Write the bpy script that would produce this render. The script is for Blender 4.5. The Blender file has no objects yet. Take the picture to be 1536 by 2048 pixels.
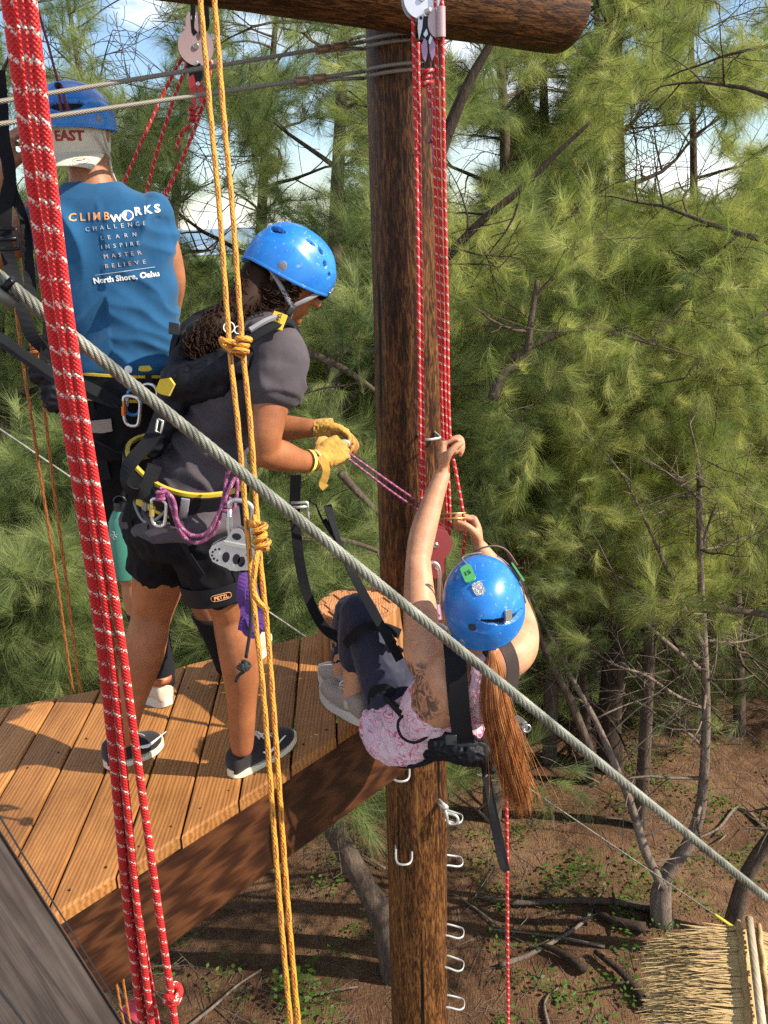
import bpy, bmesh, math, random
from mathutils import Vector, Matrix, Euler, noise, Quaternion
from mathutils.bvhtree import BVHTree
import numpy as np
random.seed(7)
SC = bpy.context.scene
COL = SC.collection
R = math.radians
V = Vector

# ------------------------------------------------------------------ camera
CAMZ = 8.52
DECK = 7.0
PITCH, ROLL, F = 18.2, 2.15, 1774.0
cam_d = bpy.data.cameras.new("camera")
cam = bpy.data.objects.new("camera", cam_d)
COL.objects.link(cam)
cam_d.sensor_fit = 'VERTICAL'
cam_d.sensor_height = 36.0
cam_d.lens = 36.0 * F / 2048.0
cam_d.clip_start = 0.05
cam_d.clip_end = 60000
CM = Matrix.Rotation(R(90 - PITCH), 4, 'X') @ Matrix.Rotation(R(-ROLL), 4, 'Z')
cam.matrix_world = Matrix.Translation((0, 0, CAMZ)) @ CM
SC.camera = cam
SC.render.resolution_x, SC.render.resolution_y = 768, 1024

# ------------------------------------------------------------------ light
SUN = V((0.77, -0.19, 0.62)).normalized()
sun_d = bpy.data.lights.new("sun", 'SUN')
sun = bpy.data.objects.new("sun", sun_d)
COL.objects.link(sun)
sun_d.energy = 5.0
sun_d.angle = R(0.53)
sun_d.color = (1.0, 0.93, 0.80)
sun.rotation_euler = SUN.to_track_quat('Z', 'Y').to_euler()
sun.location = (0, 0, 40)
SC.view_settings.view_transform = 'Standard'
SC.view_settings.look = 'None'
SC.view_settings.gamma = 1
SC.view_settings.use_curve_mapping = False
SC.view_settings.exposure = 0.80
SC.cycles.max_bounces = 6
SC.cycles.diffuse_bounces = 3
SC.cycles.glossy_bounces = 2
SC.cycles.transmission_bounces = 3
SC.cycles.transparent_max_bounces = 6
SC.cycles.use_denoising = False

W = bpy.data.worlds.new("World")
SC.world = W
W.use_nodes = True
nt = W.node_tree
nt.nodes.clear()
def wn(t, **k):
    n = nt.nodes.new(t)
    for a, b in k.items():
        setattr(n, a, b)
    return n
sky = wn('ShaderNodeTexSky', sky_type='NISHITA')
sky.sun_disc = False
sky.sun_elevation = math.asin(SUN.z)
sky.sun_rotation = math.atan2(SUN.x, SUN.y)
sky.altitude = 100
sky.air_density = 1.0
sky.dust_density = 0.2
sky.ozone_density = 3.0
tc = wn('ShaderNodeTexCoord')
mp = wn('ShaderNodeMapping')
mp.inputs['Scale'].default_value = (1, 1, 2.6)
mp.inputs['Location'].default_value = (0.55, 0.1, 0.35)
cn = wn('ShaderNodeTexNoise')
cn.inputs['Scale'].default_value = 2.6
cn.inputs['Detail'].default_value = 9
cn.inputs['Roughness'].default_value = 0.58
cr = wn('ShaderNodeValToRGB')
cr.color_ramp.elements[0].position = 0.48
cr.color_ramp.elements[1].position = 0.62
cmul = wn('ShaderNodeMix', data_type='RGBA')
cmul.inputs[7].default_value = (9.5, 9.7, 10.0, 1)
bg = wn('ShaderNodeBackground')
bg.inputs['Strength'].default_value = 0.11
wo = wn('ShaderNodeOutputWorld')
L = nt.links.new
L(tc.outputs['Generated'], mp.inputs[0]); L(mp.outputs[0], cn.inputs[0]); L(cn.outputs[0], cr.inputs[0])
L(cr.outputs[0], cmul.inputs[0]); L(sky.outputs[0], cmul.inputs[6]); L(cmul.outputs[2], bg.inputs[0]); L(bg.outputs[0], wo.inputs[0])

# ------------------------------------------------------------------ pixel helpers (full-size photo pixels -> world points)
CI = CM.to_3x3()
def ray(px, py):
    return CI @ V(((px - 768) / F, (1024 - py) / F, -1.0))
def P(px, py, d):                       # at depth d along the optical axis
    return V((0, 0, CAMZ)) + ray(px, py) * d
def PY(px, py, Y):                      # on the vertical plane y = Y
    r = ray(px, py)
    return V((0, 0, CAMZ)) + r * (Y / r.y)
def PZ(px, py, z):                      # on the horizontal plane z
    r = ray(px, py)
    return V((0, 0, CAMZ)) + r * ((z - CAMZ) / r.z)
def depth(p):
    return -(CI.transposed() @ (V(p) - V((0, 0, CAMZ)))).z
def pix(p):
    q = CI.transposed() @ (V(p) - V((0, 0, CAMZ)))
    return (768 + F * q.x / -q.z, 1024 - F * q.y / -q.z)
XR = CI @ V((1, 0, 0)); YU = CI @ V((0, 1, 0)); ZV = CI @ V((0, 0, 1))   # screen right, screen up, towards the viewer

# ------------------------------------------------------------------ materials
def mat(name, col=(.5, .5, .5), rough=.6, metal=0.0, spec=.5, **kw):
    m = bpy.data.materials.new(name)
    m.use_nodes = True
    b = m.node_tree.nodes['Principled BSDF']
    b.inputs['Base Color'].default_value = (*col, 1)
    b.inputs['Roughness'].default_value = rough
    b.inputs['Metallic'].default_value = metal
    b.inputs['Specular IOR Level'].default_value = spec
    for k, v in kw.items():
        b.inputs[k.replace('_', ' ')].default_value = v
    return m
class N:
    """tiny node helper"""
    def __init__(s, m):
        s.m = m; s.t = m.node_tree; s.b = s.t.nodes['Principled BSDF']
    def n(s, typ, **k):
        x = s.t.nodes.new('ShaderNode' + typ)
        for a, b in k.items():
            if a in ('ins',):
                for i, v in b.items():
                    s.put(x, i, v)
            else:
                setattr(x, a, b)
        return x
    def put(s, x, i, v):
        if isinstance(v, bpy.types.NodeSocket):
            s.t.links.new(v, x.inputs[i])
        else:
            x.inputs[i].default_value = v
    def coord(s, kind='Object', scale=(1, 1, 1), rot=(0, 0, 0)):
        c = s.n('TexCoord'); mpp = s.n('Mapping')
        mpp.inputs['Scale'].default_value = scale
        mpp.inputs['Rotation'].default_value = rot
        s.t.links.new(c.outputs[kind], mpp.inputs[0])
        return mpp.outputs[0]
    def noise(s, vec, scale, detail=4, rough=.5, dist=0):
        return s.n('TexNoise', ins={'Vector': vec, 'Scale': scale, 'Detail': detail, 'Roughness': rough, 'Distortion': dist}).outputs[0]
    def ramp(s, f, stops):
        r = s.n('ValToRGB', ins={0: f})
        e = r.color_ramp.elements
        e[0].position = stops[0][0]; e[0].color = (*stops[0][1], 1)
        e[1].position = stops[-1][0]; e[1].color = (*stops[-1][1], 1)
        for p, c in stops[1:-1]:
            q = e.new(p); q.color = (*c, 1)
        return r.outputs[0]
    def math(s, op, a, b=0.0, c=0.0, clamp=False):
        x = s.n('Math', operation=op, ins={0: a, 1: b, 2: c}); x.use_clamp = clamp
        return x.outputs[0]
    def mix(s, f, a, b, blend='MIX'):
        x = s.n('Mix', data_type='RGBA', blend_type=blend)
        s.put(x, 0, f)
        for i, v in ((6, a), (7, b)):
            s.put(x, i, v if isinstance(v, bpy.types.NodeSocket) else (*v, 1))
        return x.outputs[2]
    def bump(s, h, strength=.3, dist=.01):
        x = s.n('Bump', ins={'Height': h, 'Strength': strength, 'Distance': dist})
        s.t.links.new(x.outputs[0], s.b.inputs['Normal'])
    def base(s, c):
        s.put(s.b, 'Base Color', c)
    def rough(s, c):
        s.put(s.b, 'Roughness', c)

# ------------------------------------------------------------------ objects
def props(o, label=None, cat=None, group=None, kind=None):
    for k, v in (('label', label), ('category', cat), ('group', group), ('kind', kind)):
        if v: o[k] = v
    return o
def link_mesh(name, me, m=None, parent=None, loc=None, smooth=True):
    """me is in world coordinates; origin goes to the parent's or to loc"""
    o = bpy.data.objects.new(name, me)
    COL.objects.link(o)
    if parent is not None:
        root = parent
        L_ = V(parent['_w']) if '_w' in parent else V((0, 0, 0))
        o.parent = parent
        o['_w'] = tuple(L_)
    else:
        if loc is None:
            loc = V((0, 0, 0))
            if len(me.vertices):
                a = np.empty(len(me.vertices) * 3, np.float32); me.vertices.foreach_get('co', a); a = a.reshape(-1, 3)
                loc = V(((a[:, 0].min() + a[:, 0].max()) / 2, (a[:, 1].min() + a[:, 1].max()) / 2, a[:, 2].min()))
        L_ = V(loc); o.location = L_; o['_w'] = tuple(L_)
    if L_.length:
        me.transform(Matrix.Translation(-L_))
    if m is not None and not len(me.materials):
        for q in (m if isinstance(m, (list, tuple)) else [m]):
            me.materials.append(q)
    if smooth and len(me.polygons):
        me.polygons.foreach_set('use_smooth', [True] * len(me.polygons))
    return o
def thing(name, loc, label, cat, group=None):
    o = bpy.data.objects.new(name, None)
    COL.objects.link(o)
    o.empty_display_size = .1
    o.location = loc
    o['_w'] = tuple(V(loc))
    return props(o, label, cat, group)
def bm_obj(name, bm, m, parent=None, smooth=True, loc=None, sharp=None):
    bmesh.ops.recalc_face_normals(bm, faces=bm.faces)
    me = bpy.data.meshes.new(name)
    bm.to_mesh(me); bm.free()
    o = link_mesh(name, me, m, parent, loc, smooth)
    if sharp is not None and smooth:
        me.set_sharp_from_angle(angle=R(sharp))
    return o
def catmull(pts, n):
    """n samples per span through the points (vectors of any length)"""
    pts = [np.array(p, float) for p in pts]
    if len(pts) < 3 or n <= 1:
        out = []
        for i in range(len(pts) - 1):
            for k in range(max(n, 1)):
                out.append(pts[i] + (pts[i + 1] - pts[i]) * k / max(n, 1))
        return out + [pts[-1]]
    q = [2 * pts[0] - pts[1]] + pts + [2 * pts[-1] - pts[-2]]
    out = []
    for i in range(1, len(q) - 2):
        a, b, c, d = q[i - 1:i + 3]
        for k in range(n):
            t = k / n
            out.append(.5 * (2 * b + (c - a) * t + (2 * a - 5 * b + 4 * c - d) * t * t + (3 * b - a - 3 * c + d) * t ** 3))
    out.append(q[-2])
    return out
def tube(bm, pts, r, seg=8, n=1, side=None, flat=1.0, cap=True, uv=None, mi=0, closed=False):
    """swept tube: pts through a spline, r number or list, flat squeezes across 'side'; uv in metres along v"""
    rs = r if isinstance(r, (list, tuple)) else [r] * len(pts)
    ext = catmull([(*p, rr) for p, rr in zip(pts, rs)], n) if n > 1 else [np.array((*p, rr), float) for p, rr in zip(pts, rs)]
    P_ = [V(e[:3]) for e in ext]; Rr = [max(e[3], 1e-5) for e in ext]
    m = len(P_)
    rings = []; vv = 0.0; vs = []
    prev = None
    for i in range(m):
        if closed:
            t = P_[(i + 1) % m] - P_[i - 1]
        else:
            t = P_[min(i + 1, m - 1)] - P_[max(i - 1, 0)]
        if t.length < 1e-9: t = V((0, 0, 1))
        t.normalize()
        if side is not None:
            u = V(side) - t * V(side).dot(t)
        elif prev is None:
            u = V((0, 0, 1)).cross(t)
            if u.length < .1: u = V((1, 0, 0)) - t * t.x
        else:
            u = prev - t * prev.dot(t)
        if u.length < 1e-6: u = t.orthogonal()
        u.normalize(); prev = u
        w = t.cross(u)
        if i: vv += (P_[i] - P_[i - 1]).length
        vs.append(vv)
        ring = []
        for k in range(seg):
            a = 2 * math.pi * k / seg
            ring.append(bm.verts.new(P_[i] + (u * math.cos(a) + w * (math.sin(a) * flat)) * Rr[i]))
        rings.append(ring)
    lay = bm.loops.layers.uv.verify() if uv else None
    rng = range(m) if closed else range(m - 1)
    for i in rng:
        a, b = rings[i], rings[(i + 1) % m]
        for k in range(seg):
            f = bm.faces.new((a[k], a[(k + 1) % seg], b[(k + 1) % seg], b[k]))
            f.material_index = mi; f.smooth = True
            if lay:
                for lp, (uu, vx) in zip(f.loops, ((k, vs[i]), (k + 1, vs[i]), (k + 1, vs[i] + (P_[(i + 1) % m] - P_[i]).length), (k, vs[i] + (P_[(i + 1) % m] - P_[i]).length))):
                    lp[lay].uv = (uu / seg, vx)
    if cap and not closed:
        for ring in (rings[0], rings[-1]):
            f = bm.faces.new(ring); f.material_index = mi
    return rings
def box(bm, c, sx, sy, sz, ax=None, mi=0, bevel=0):
    """box with centre c, full sizes, axes ax=(u,v,w)"""
    u, v, w = ax if ax else (V((1, 0, 0)), V((0, 1, 0)), V((0, 0, 1)))
    vs = []
    for i in (-1, 1):
        for j in (-1, 1):
            for k in (-1, 1):
                vs.append(bm.verts.new(V(c) + u * (i * sx / 2) + v * (j * sy / 2) + w * (k * sz / 2)))
    fs = []
    for q in ((0, 1, 3, 2), (4, 6, 7, 5), (0, 4, 5, 1), (2, 3, 7, 6), (0, 2, 6, 4), (1, 5, 7, 3)):
        f = bm.faces.new([vs[i] for i in q]); f.material_index = mi; fs.append(f)
    if bevel:
        es = list({e for f in fs for e in f.edges})
        bmesh.ops.bevel(bm, geom=es, offset=bevel, segments=2, affect='EDGES', profile=.6)
    return vs
def axes(fwd, up=V((0, 0, 1))):
    w = V(up).normalized(); f = (V(fwd) - w * V(fwd).dot(w)).normalized(); r = f.cross(w)
    return r, f, w
def ribbon(bm, pts, wdt, thick, nrm, n=6, mi=0):
    """flat webbing strap along pts; nrm = face normal (vector or per-point list)"""
    k = len(pts)
    nr = nrm if isinstance(nrm, (list, tuple)) and not isinstance(nrm[0], (int, float)) else [nrm] * k
    ext = catmull([(*p, *V(q)) for p, q in zip(pts, nr)], n)
    rows = []
    for i, e in enumerate(ext):
        p = V(e[:3]); a = V(ext[max(i - 1, 0)][:3]); b = V(ext[min(i + 1, len(ext) - 1)][:3])
        t = (b - a).normalized(); q = V(e[3:]); q = (q - t * q.dot(t)).normalized(); s = t.cross(q)
        rows.append([bm.verts.new(p + s * (sx * wdt / 2) + q * (sq * thick / 2)) for sx, sq in ((-1, -1), (1, -1), (1, 1), (-1, 1))])
    for a, b in zip(rows, rows[1:]):
        for j in range(4):
            f = bm.faces.new((a[j], a[(j + 1) % 4], b[(j + 1) % 4], b[j])); f.material_index = mi
    bm.faces.new(rows[0][::-1]); bm.faces.new(rows[-1])
def apply_mods(o, mods):
    """adds modifiers [(type, dict)], bakes them into the mesh"""
    for t, k in mods:
        md = o.modifiers.new(t.lower(), t)
        for a, b in k.items():
            setattr(md, a, b)
    dg = bpy.context.evaluated_depsgraph_get()
    dg.update()
    me = bpy.data.meshes.new_from_object(o.evaluated_get(dg))
    o.modifiers.clear()
    old = o.data; o.data = me
    bpy.data.meshes.remove(old)
    me.polygons.foreach_set('use_smooth', [True] * len(me.polygons))
    return o
def shape(name, build, m, parent=None, voxel=.006, smooth=2, fold=None, loc=None):
    """one continuous surface: build(bm) adds overlapping closed pieces which are fused by a voxel remesh"""
    bm = bmesh.new(); build(bm)
    bmesh.ops.recalc_face_normals(bm, faces=bm.faces)
    me = bpy.data.meshes.new(name); bm.to_mesh(me); bm.free()
    o = link_mesh(name, me, None, parent, loc)
    mods = [('REMESH', dict(mode='VOXEL', voxel_size=voxel))]
    if smooth: mods.append(('SMOOTH', dict(factor=.5, iterations=smooth)))
    apply_mods(o, mods)
    if fold:
        me = o.data; k = len(me.vertices)
        co = np.empty(k * 3, np.float32); no = np.empty(k * 3, np.float32)
        me.vertices.foreach_get('co', co); me.vertices.foreach_get('normal', no)
        co = co.reshape(-1, 3); no = no.reshape(-1, 3)
        off = V(o['_w'])
        d = np.array([fold(V(c) + off) for c in co], np.float32)
        co += no * d[:, None]
        me.vertices.foreach_set('co', co.ravel()); me.update()
    for q in (m if isinstance(m, (list, tuple)) else [m]): o.data.materials.append(q)
    return o
def sphere(bm, c, rx, ry=None, rz=None, ax=None, u=16, v=10):
    ry = ry or rx; rz = rz or rx
    a, b, w = ax if ax else (V((1, 0, 0)), V((0, 1, 0)), V((0, 0, 1)))
    M = Matrix(((a.x * rx, b.x * ry, w.x * rz, c[0]), (a.y * rx, b.y * ry, w.y * rz, c[1]), (a.z * rx, b.z * ry, w.z * rz, c[2]), (0, 0, 0, 1)))
    bmesh.ops.create_uvsphere(bm, u_segments=u, v_segments=v, radius=1, matrix=M)
def rings_loft(bm, rings, seg=28, n=5, pw=2.3):
    """rings: (centre, a, b, udir, vdir) superellipse sections, splined, capped"""
    ext = catmull([(*c, a, b, *u, *v) for c, a, b, u, v in rings], n)
    prev = None; first = None
    for e in ext:
        c = V(e[:3]); a, b = max(e[3], 1e-4), max(e[4], 1e-4); u = V(e[5:8]).normalized(); v = V(e[8:11]).normalized()
        ring = []
        for k in range(seg):
            t = 2 * math.pi * k / seg
            cs, sn = math.cos(t), math.sin(t)
            x = math.copysign(abs(cs) ** (2 / pw), cs); y = math.copysign(abs(sn) ** (2 / pw), sn)
            ring.append(bm.verts.new(c + u * (a * x) + v * (b * y)))
        if prev:
            for k in range(seg):
                bm.faces.new((prev[k], prev[(k + 1) % seg], ring[(k + 1) % seg], ring[k]))
        else:
            first = ring
        prev = ring
    bm.faces.new(first[::-1]); bm.faces.new(prev)
def limb(bm, pts, rad, n=5, seg=16, side=None, flat=1.0):
    """tapered limb with rounded ends"""
    a, b = V(pts[0]), V(pts[1]); y, z = V(pts[-2]), V(pts[-1])
    d0 = (a - b).normalized(); d1 = (z - y).normalized()
    pp = [a + d0 * rad[0] * .95, a + d0 * rad[0] * .7] + [V(p) for p in pts] + [z + d1 * rad[-1] * .7, z + d1 * rad[-1] * .95]
    rr = [rad[0] * .3, rad[0] * .72] + list(rad) + [rad[-1] * .72, rad[-1] * .3]
    tube(bm, pp, rr, seg, n, side, flat)
def text_mesh(body, size, extrude=0.0008, align='CENTER', space=1.0, bold=0.0):
    cu = bpy.data.curves.new('t', 'FONT'); cu.body = body; cu.size = size; cu.extrude = extrude
    cu.align_x = align; cu.align_y = 'CENTER'; cu.space_character = space; cu.resolution_u = 2; cu.offset = bold
    o = bpy.data.objects.new('t', cu); COL.objects.link(o)
    dg = bpy.context.evaluated_depsgraph_get(); dg.update()
    me = bpy.data.meshes.new_from_object(o.evaluated_get(dg))
    bpy.data.objects.remove(o); bpy.data.curves.remove(cu)
    return me
def lettering(name, body, size, c, u, v, m, parent, target=None, off=.0015, space=1.0, bold=0.0, curve=None, sub=0):
    """text centred at c, reading along u, up v; laid on to the target mesh if given"""
    me = text_mesh(body, size, .0006, 'CENTER', space, bold)
    u = V(u).normalized(); v = (V(v) - u * V(v).dot(u)).normalized(); w = u.cross(v)
    bm = bmesh.new(); bm.from_mesh(me); bpy.data.meshes.remove(me)
    if target is not None:
        es = [e for e in bm.edges if e.calc_length() > size * .25]
        if es: bmesh.ops.subdivide_edges(bm, edges=es, cuts=3)
        bmesh.ops.triangulate(bm, faces=bm.faces)
        off0 = V(target['_w']); tree = BVHTree.FromPolygons([q.co + off0 for q in target.data.vertices], [p.vertices[:] for p in target.data.polygons])
    for q in bm.verts:
        x, y, z = q.co
        if curve: y += curve(x)
        p = V(c) + u * x + v * y
        if target is not None:
            h = tree.ray_cast(p + w * .15, -w, .4)
            if h[0] is not None: p = h[0] + w * (off + z)
            else: p = p + w * z
        else:
            p = p + w * (off + z)
        q.co = p
    return bm_obj(name, bm, m, parent, smooth=False)
# ------------------------------------------------------------------ shared materials
def wood_mat(name, c1, c2, c3, scale, axis_scale, rough=.5, bump=.25, knots=True, gloss=None, rings=9, speck=.35):
    m = mat(name, c2, rough, spec=.3); k = N(m)
    oi = k.n('ObjectInfo').outputs['Random']
    co = k.coord('Object', axis_scale)
    sh = k.n('VectorMath', operation='ADD', ins={0: co, 1: k.n('CombineXYZ', ins={0: k.math('MULTIPLY', oi, 13.0), 1: k.math('MULTIPLY', oi, 7.0), 2: k.math('MULTIPLY', oi, 5.0)}).outputs[0]}).outputs[0]
    n1 = k.noise(sh, scale, 5, .6, .4)
    w = k.n('TexWave', wave_type='BANDS', bands_direction='X', ins={'Vector': sh, 'Scale': scale * rings * .12, 'Distortion': 7.0, 'Detail': 3.0, 'Detail Scale': 1.2}).outputs[1]
    n2 = k.noise(sh, scale * 9, 3, .7)
    f = k.math('ADD', k.math('MULTIPLY', n1, .55), k.math('MULTIPLY', w, .35)); f = k.math('ADD', f, k.math('MULTIPLY', n2, speck))
    f = k.math('MULTIPLY', f, .85)
    col = k.ramp(f, [(.22, c1), (.5, c2), (.8, c3)])
    tone = k.math('ADD', k.math('MULTIPLY', oi, .5), .72)
    col = k.mix(1.0, col, k.n('CombineColor', ins={0: tone, 1: tone, 2: tone}).outputs[0], 'MULTIPLY')
    wear = k.ramp(k.noise(k.coord('Object', (1, .6, 1)), 3.2, 6, .7), [(.38, (.62, .60, .58)), (.55, (1, 1, 1)), (.72, (1.0, .94, .88))])
    col = k.mix(.8, col, wear, 'MULTIPLY')
    kn = k.n('TexVoronoi', ins={'Vector': k.coord('Object', (1, .35, 1)), 'Scale': 3.1, 'Randomness': 1.0}).outputs['Distance']
    col = k.mix(k.math('MULTIPLY', k.math('LESS_THAN', k.math('ADD', kn, k.math('MULTIPLY', n2, .03)), .055), .65), col, c1)
    k.base(col); k.bump(f, bump, .006)
    k.rough(k.math('ADD', k.math('MULTIPLY', n2, .3), rough - .15))
    return m
M_DECK = wood_mat('deck_wood', (.20, .066, .016), (.40, .165, .045), (.54, .25, .08), 26, (1.0, .05, 1), .5, .3, speck=.35)
M_BEAM = wood_mat('stained_beam_wood', (.012, .0045, .003), (.042, .014, .006), (.115, .042, .016), 16, (.12, 1, 1), .42, .5)
M_GREY = wood_mat('weathered_wood', (.020, .014, .011), (.040, .029, .024), (.062, .047, .040), 60, (.03, 1, 1), .8, .5)
def pole_mat():
    m = mat('creosoted_pole', (.15, .06, .02), .6, spec=.22); k = N(m)
    co = k.coord('Object', (1, 1, .1))
    a = k.noise(co, 38, 7, .68, 1.6)
    b = k.n('TexWave', wave_type='RINGS', ins={'Vector': k.coord('Object', (1, 1, .12)), 'Scale': 17.0, 'Distortion': 22.0, 'Detail': 6.0, 'Detail Scale': 2.2, 'Detail Roughness': .7}).outputs[1]
    c = k.noise(k.coord('Object', (1, 1, .22)), 4.5, 3, .5)
    f = k.math('ADD', k.math('MULTIPLY', a, .62), k.math('MULTIPLY', b, .16))
    f = k.math('ADD', f, k.math('MULTIPLY', c, .42)); f = k.math('SUBTRACT', f, .10)
    col = k.ramp(f, [(.30, (.010, .004, .002)), (.46, (.040, .013, .004)), (.60, (.15, .060, .016)), (.78, (.32, .14, .038))])
    # long drying cracks
    cr_ = k.noise(k.coord('Object', (1, 1, .015)), 34, 2, .5)
    ck = k.ramp(cr_, [(.30, (0, 0, 0)), (.36, (1, 1, 1))])
    col = k.mix(1.0, col, ck, 'MULTIPLY')
    k.base(col); k.bump(k.math('ADD', f, k.math('MULTIPLY', k.n('RGBToBW', ins={0: ck}).outputs[0], .3)), .55, .006)
    k.rough(k.math('ADD', k.math('MULTIPLY', a, .4), .35))
    return m
M_POLE = pole_mat()
def rope_mat(name, base, alt, fleck_gap, dark=None, braid=.0042, cover=.16, dash=False):
    m = mat(name, base, .62); k = N(m)
    uv = k.n('TexCoord').outputs['UV']
    s = k.n('SeparateXYZ', ins={0: uv}); u, v = s.outputs[0], s.outputs[1]
    # braided sheath: two diagonal thread directions
    vv = k.math('DIVIDE', v, braid)
    uu = k.math('MULTIPLY', u, 12.0)
    d1 = k.math('ABSOLUTE', k.math('SINE', k.math('MULTIPLY', k.math('ADD', uu, vv), math.pi * .5)))
    d2 = k.math('ABSOLUTE', k.math('SINE', k.math('MULTIPLY', k.math('SUBTRACT', uu, vv), math.pi * .5)))
    h = k.math('MULTIPLY', d1, d2)
    # fleck mask: helical tracer made of single threads
    if dash:
        ph = k.math('FRACT', k.math('ADD', k.math('DIVIDE', v, fleck_gap), k.math('MULTIPLY', k.math('FLOOR', k.math('MULTIPLY', u, 6.0)), .37)))
        msk = k.math('LESS_THAN', ph, .42)
        st = k.math('FRACT', k.math('MULTIPLY', u, 6.0))
        msk = k.math('MULTIPLY', msk, k.math('LESS_THAN', st, .5))
    else:
        ph = k.math('FRACT', k.math('ADD', k.math('DIVIDE', v, fleck_gap), k.math('MULTIPLY', u, 1.0)))
        band = k.math('LESS_THAN', ph, cover * 2.0)
        cell = k.n('CombineXYZ', ins={0: k.math('FLOOR', k.math('ADD', uu, vv)), 1: k.math('FLOOR', k.math('SUBTRACT', uu, vv)), 2: 0.0}).outputs[0]
        wn_ = k.n('TexWhiteNoise', noise_dimensions='2D', ins={'Vector': cell}).outputs[0]
        msk = k.math('MULTIPLY', band, k.math('GREATER_THAN', wn_, .5))
    col = k.mix(msk, base, alt)
    if dark: col = k.mix(k.math('MULTIPLY', k.math('LESS_THAN', h, .12), .6), col, dark)
    dirt = k.noise(k.coord('Object'), 9, 3)
    col = k.mix(k.math('MULTIPLY', dirt, .35), col, tuple(c * .5 for c in base))
    k.base(col); k.bump(h, .8, .0012)
    m.node_tree.nodes['Principled BSDF'].inputs['Sheen Weight'].default_value = .03
    return m
M_RED = rope_mat('red_rope', (.66, .012, .012), (.85, .72, .60), .026, dark=(.30, .004, .004), braid=.0026, cover=.12)
M_YEL = rope_mat('yellow_rope', (.76, .30, .022), (.13, .03, .02), .055, dark=(.55, .25, .02), dash=True)
M_ORG = rope_mat('orange_rope', (.46, .15, .018), (.10, .02, .015), .05, dark=(.3, .1, .01), dash=True)
M_PUR = rope_mat('purple_cord', (.30, .055, .16), (.55, .30, .45), .03, dark=(.12, .02, .06), braid=.003)
M_DCORD = rope_mat('dark_red_blue_cord', (.20, .02, .03), (.05, .07, .35), .02, dark=(.04, .005, .01), braid=.003, dash=True)
M_BLKCORD = rope_mat('black_cord', (.012, .012, .014), (.03, .03, .035), .03, braid=.003)
M_WHT = rope_mat('white_rope', (.62, .60, .55), (.75, .73, .7), .03, dark=(.4, .38, .35))
def steel_mat():
    m = mat('galvanised_strand', (.36, .36, .30), .5, .35); k = N(m)
    uv = k.n('TexCoord').outputs['UV']; s = k.n('SeparateXYZ', ins={0: uv})
    w = k.math('ABSOLUTE', k.math('SINE', k.math('ADD', k.math('MULTIPLY', s.outputs[0], 28.0), k.math('MULTIPLY', s.outputs[1], 700.0))))
    n_ = k.noise(k.coord('Object'), 30, 4)
    k.base(k.ramp(n_, [(.3, (.09, .088, .07)), (.55, (.20, .20, .16)), (.75, (.30, .295, .25))]))
    k.bump(w, .5, .0006)
    return m
M_STEEL = steel_mat()
M_CABLE2 = mat('dull_cable_strand', (.21, .185, .15), .55, .3)
M_SILVER = mat('polished_alloy', (.62, .61, .60), .28, .9)
M_GALV = mat('galvanised_rod', (.55, .54, .50), .38, .6)
M_PINK = mat('anodised_pink_alloy', (.46, .32, .32), .38, .35)
M_DUSK = mat('anodised_dusky_red_alloy', (.40, .085, .09), .36, .35)
M_REDAL = mat('anodised_red_alloy', (.50, .045, .06), .35, .45)
M_WHITEAL = mat('pale_alloy_plate', (.62, .62, .68), .35, .3)
M_BLACKMETAL = mat('black_metal', (.012, .012, .015), .35, .6)
def fabric(name, c, rough=.9, bump=.35, scale=450, var=.25, sheen=.15, weave=True):
    m = mat(name, c, rough, spec=.2); k = N(m)
    co = k.coord('Object')
    a = k.noise(co, 7, 4, .6); b = k.noise(co, scale, 2, .5)
    lo = tuple(x * (1 - var) for x in c); hi = tuple(min(1, x * (1 + var)) for x in c)
    k.base(k.ramp(k.math('ADD', k.math('MULTIPLY', a, .7), k.math('MULTIPLY', b, .3)), [(.3, lo), (.7, hi)]))
    k.bump(b, bump, .001)
    m.node_tree.nodes['Principled BSDF'].inputs['Sheen Weight'].default_value = sheen
    return m
M_WEB = fabric('black_webbing', (.008, .008, .010), .8, .5, 300, sheen=0)
M_BLACKNYL = fabric('black_nylon', (.007, .0075, .011), .55, .4, 260, sheen=0)
M_YELNYL = fabric('yellow_nylon', (.56, .38, .03), .7, .3)
M_BLUESHIRT = fabric('blue_jersey', (.014, .082, .185), .9, .25, 500, .28)
M_GREYSHIRT = fabric('charcoal_heather_jersey', (.068, .055, .061), .92, .35, 420, .35, sheen=.05)
M_BLACKSHORT = fabric('black_shorts_cloth', (.005, .0045, .006), .9, .3, sheen=0)
M_SOCK = fabric('charcoal_sock', (.013, .013, .016), .9, .6, 200, sheen=0)
M_LEG = fabric('navy_leggings', (.017, .018, .038), .6, .15, 600, .12, .15)
M_CREAM = fabric('cream_canvas', (.52, .45, .34), .85, .25)
M_CHARSHOE = fabric('charcoal_knit_shoe', (.020, .016, .017), .85, .5, 250)
M_SOLE = mat('cream_rubber', (.66, .60, .42), .6)
M_BROWNLEA = mat('tan_leather', (.33, .10, .03), .5)
M_GLOVE = fabric('tan_leather_glove', (.46, .25, .045), .7, .5, 90, .25)
M_BUFF = fabric('cream_pink_shoe_mesh', (.30, .24, .20), .8, .4, 260)
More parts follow.
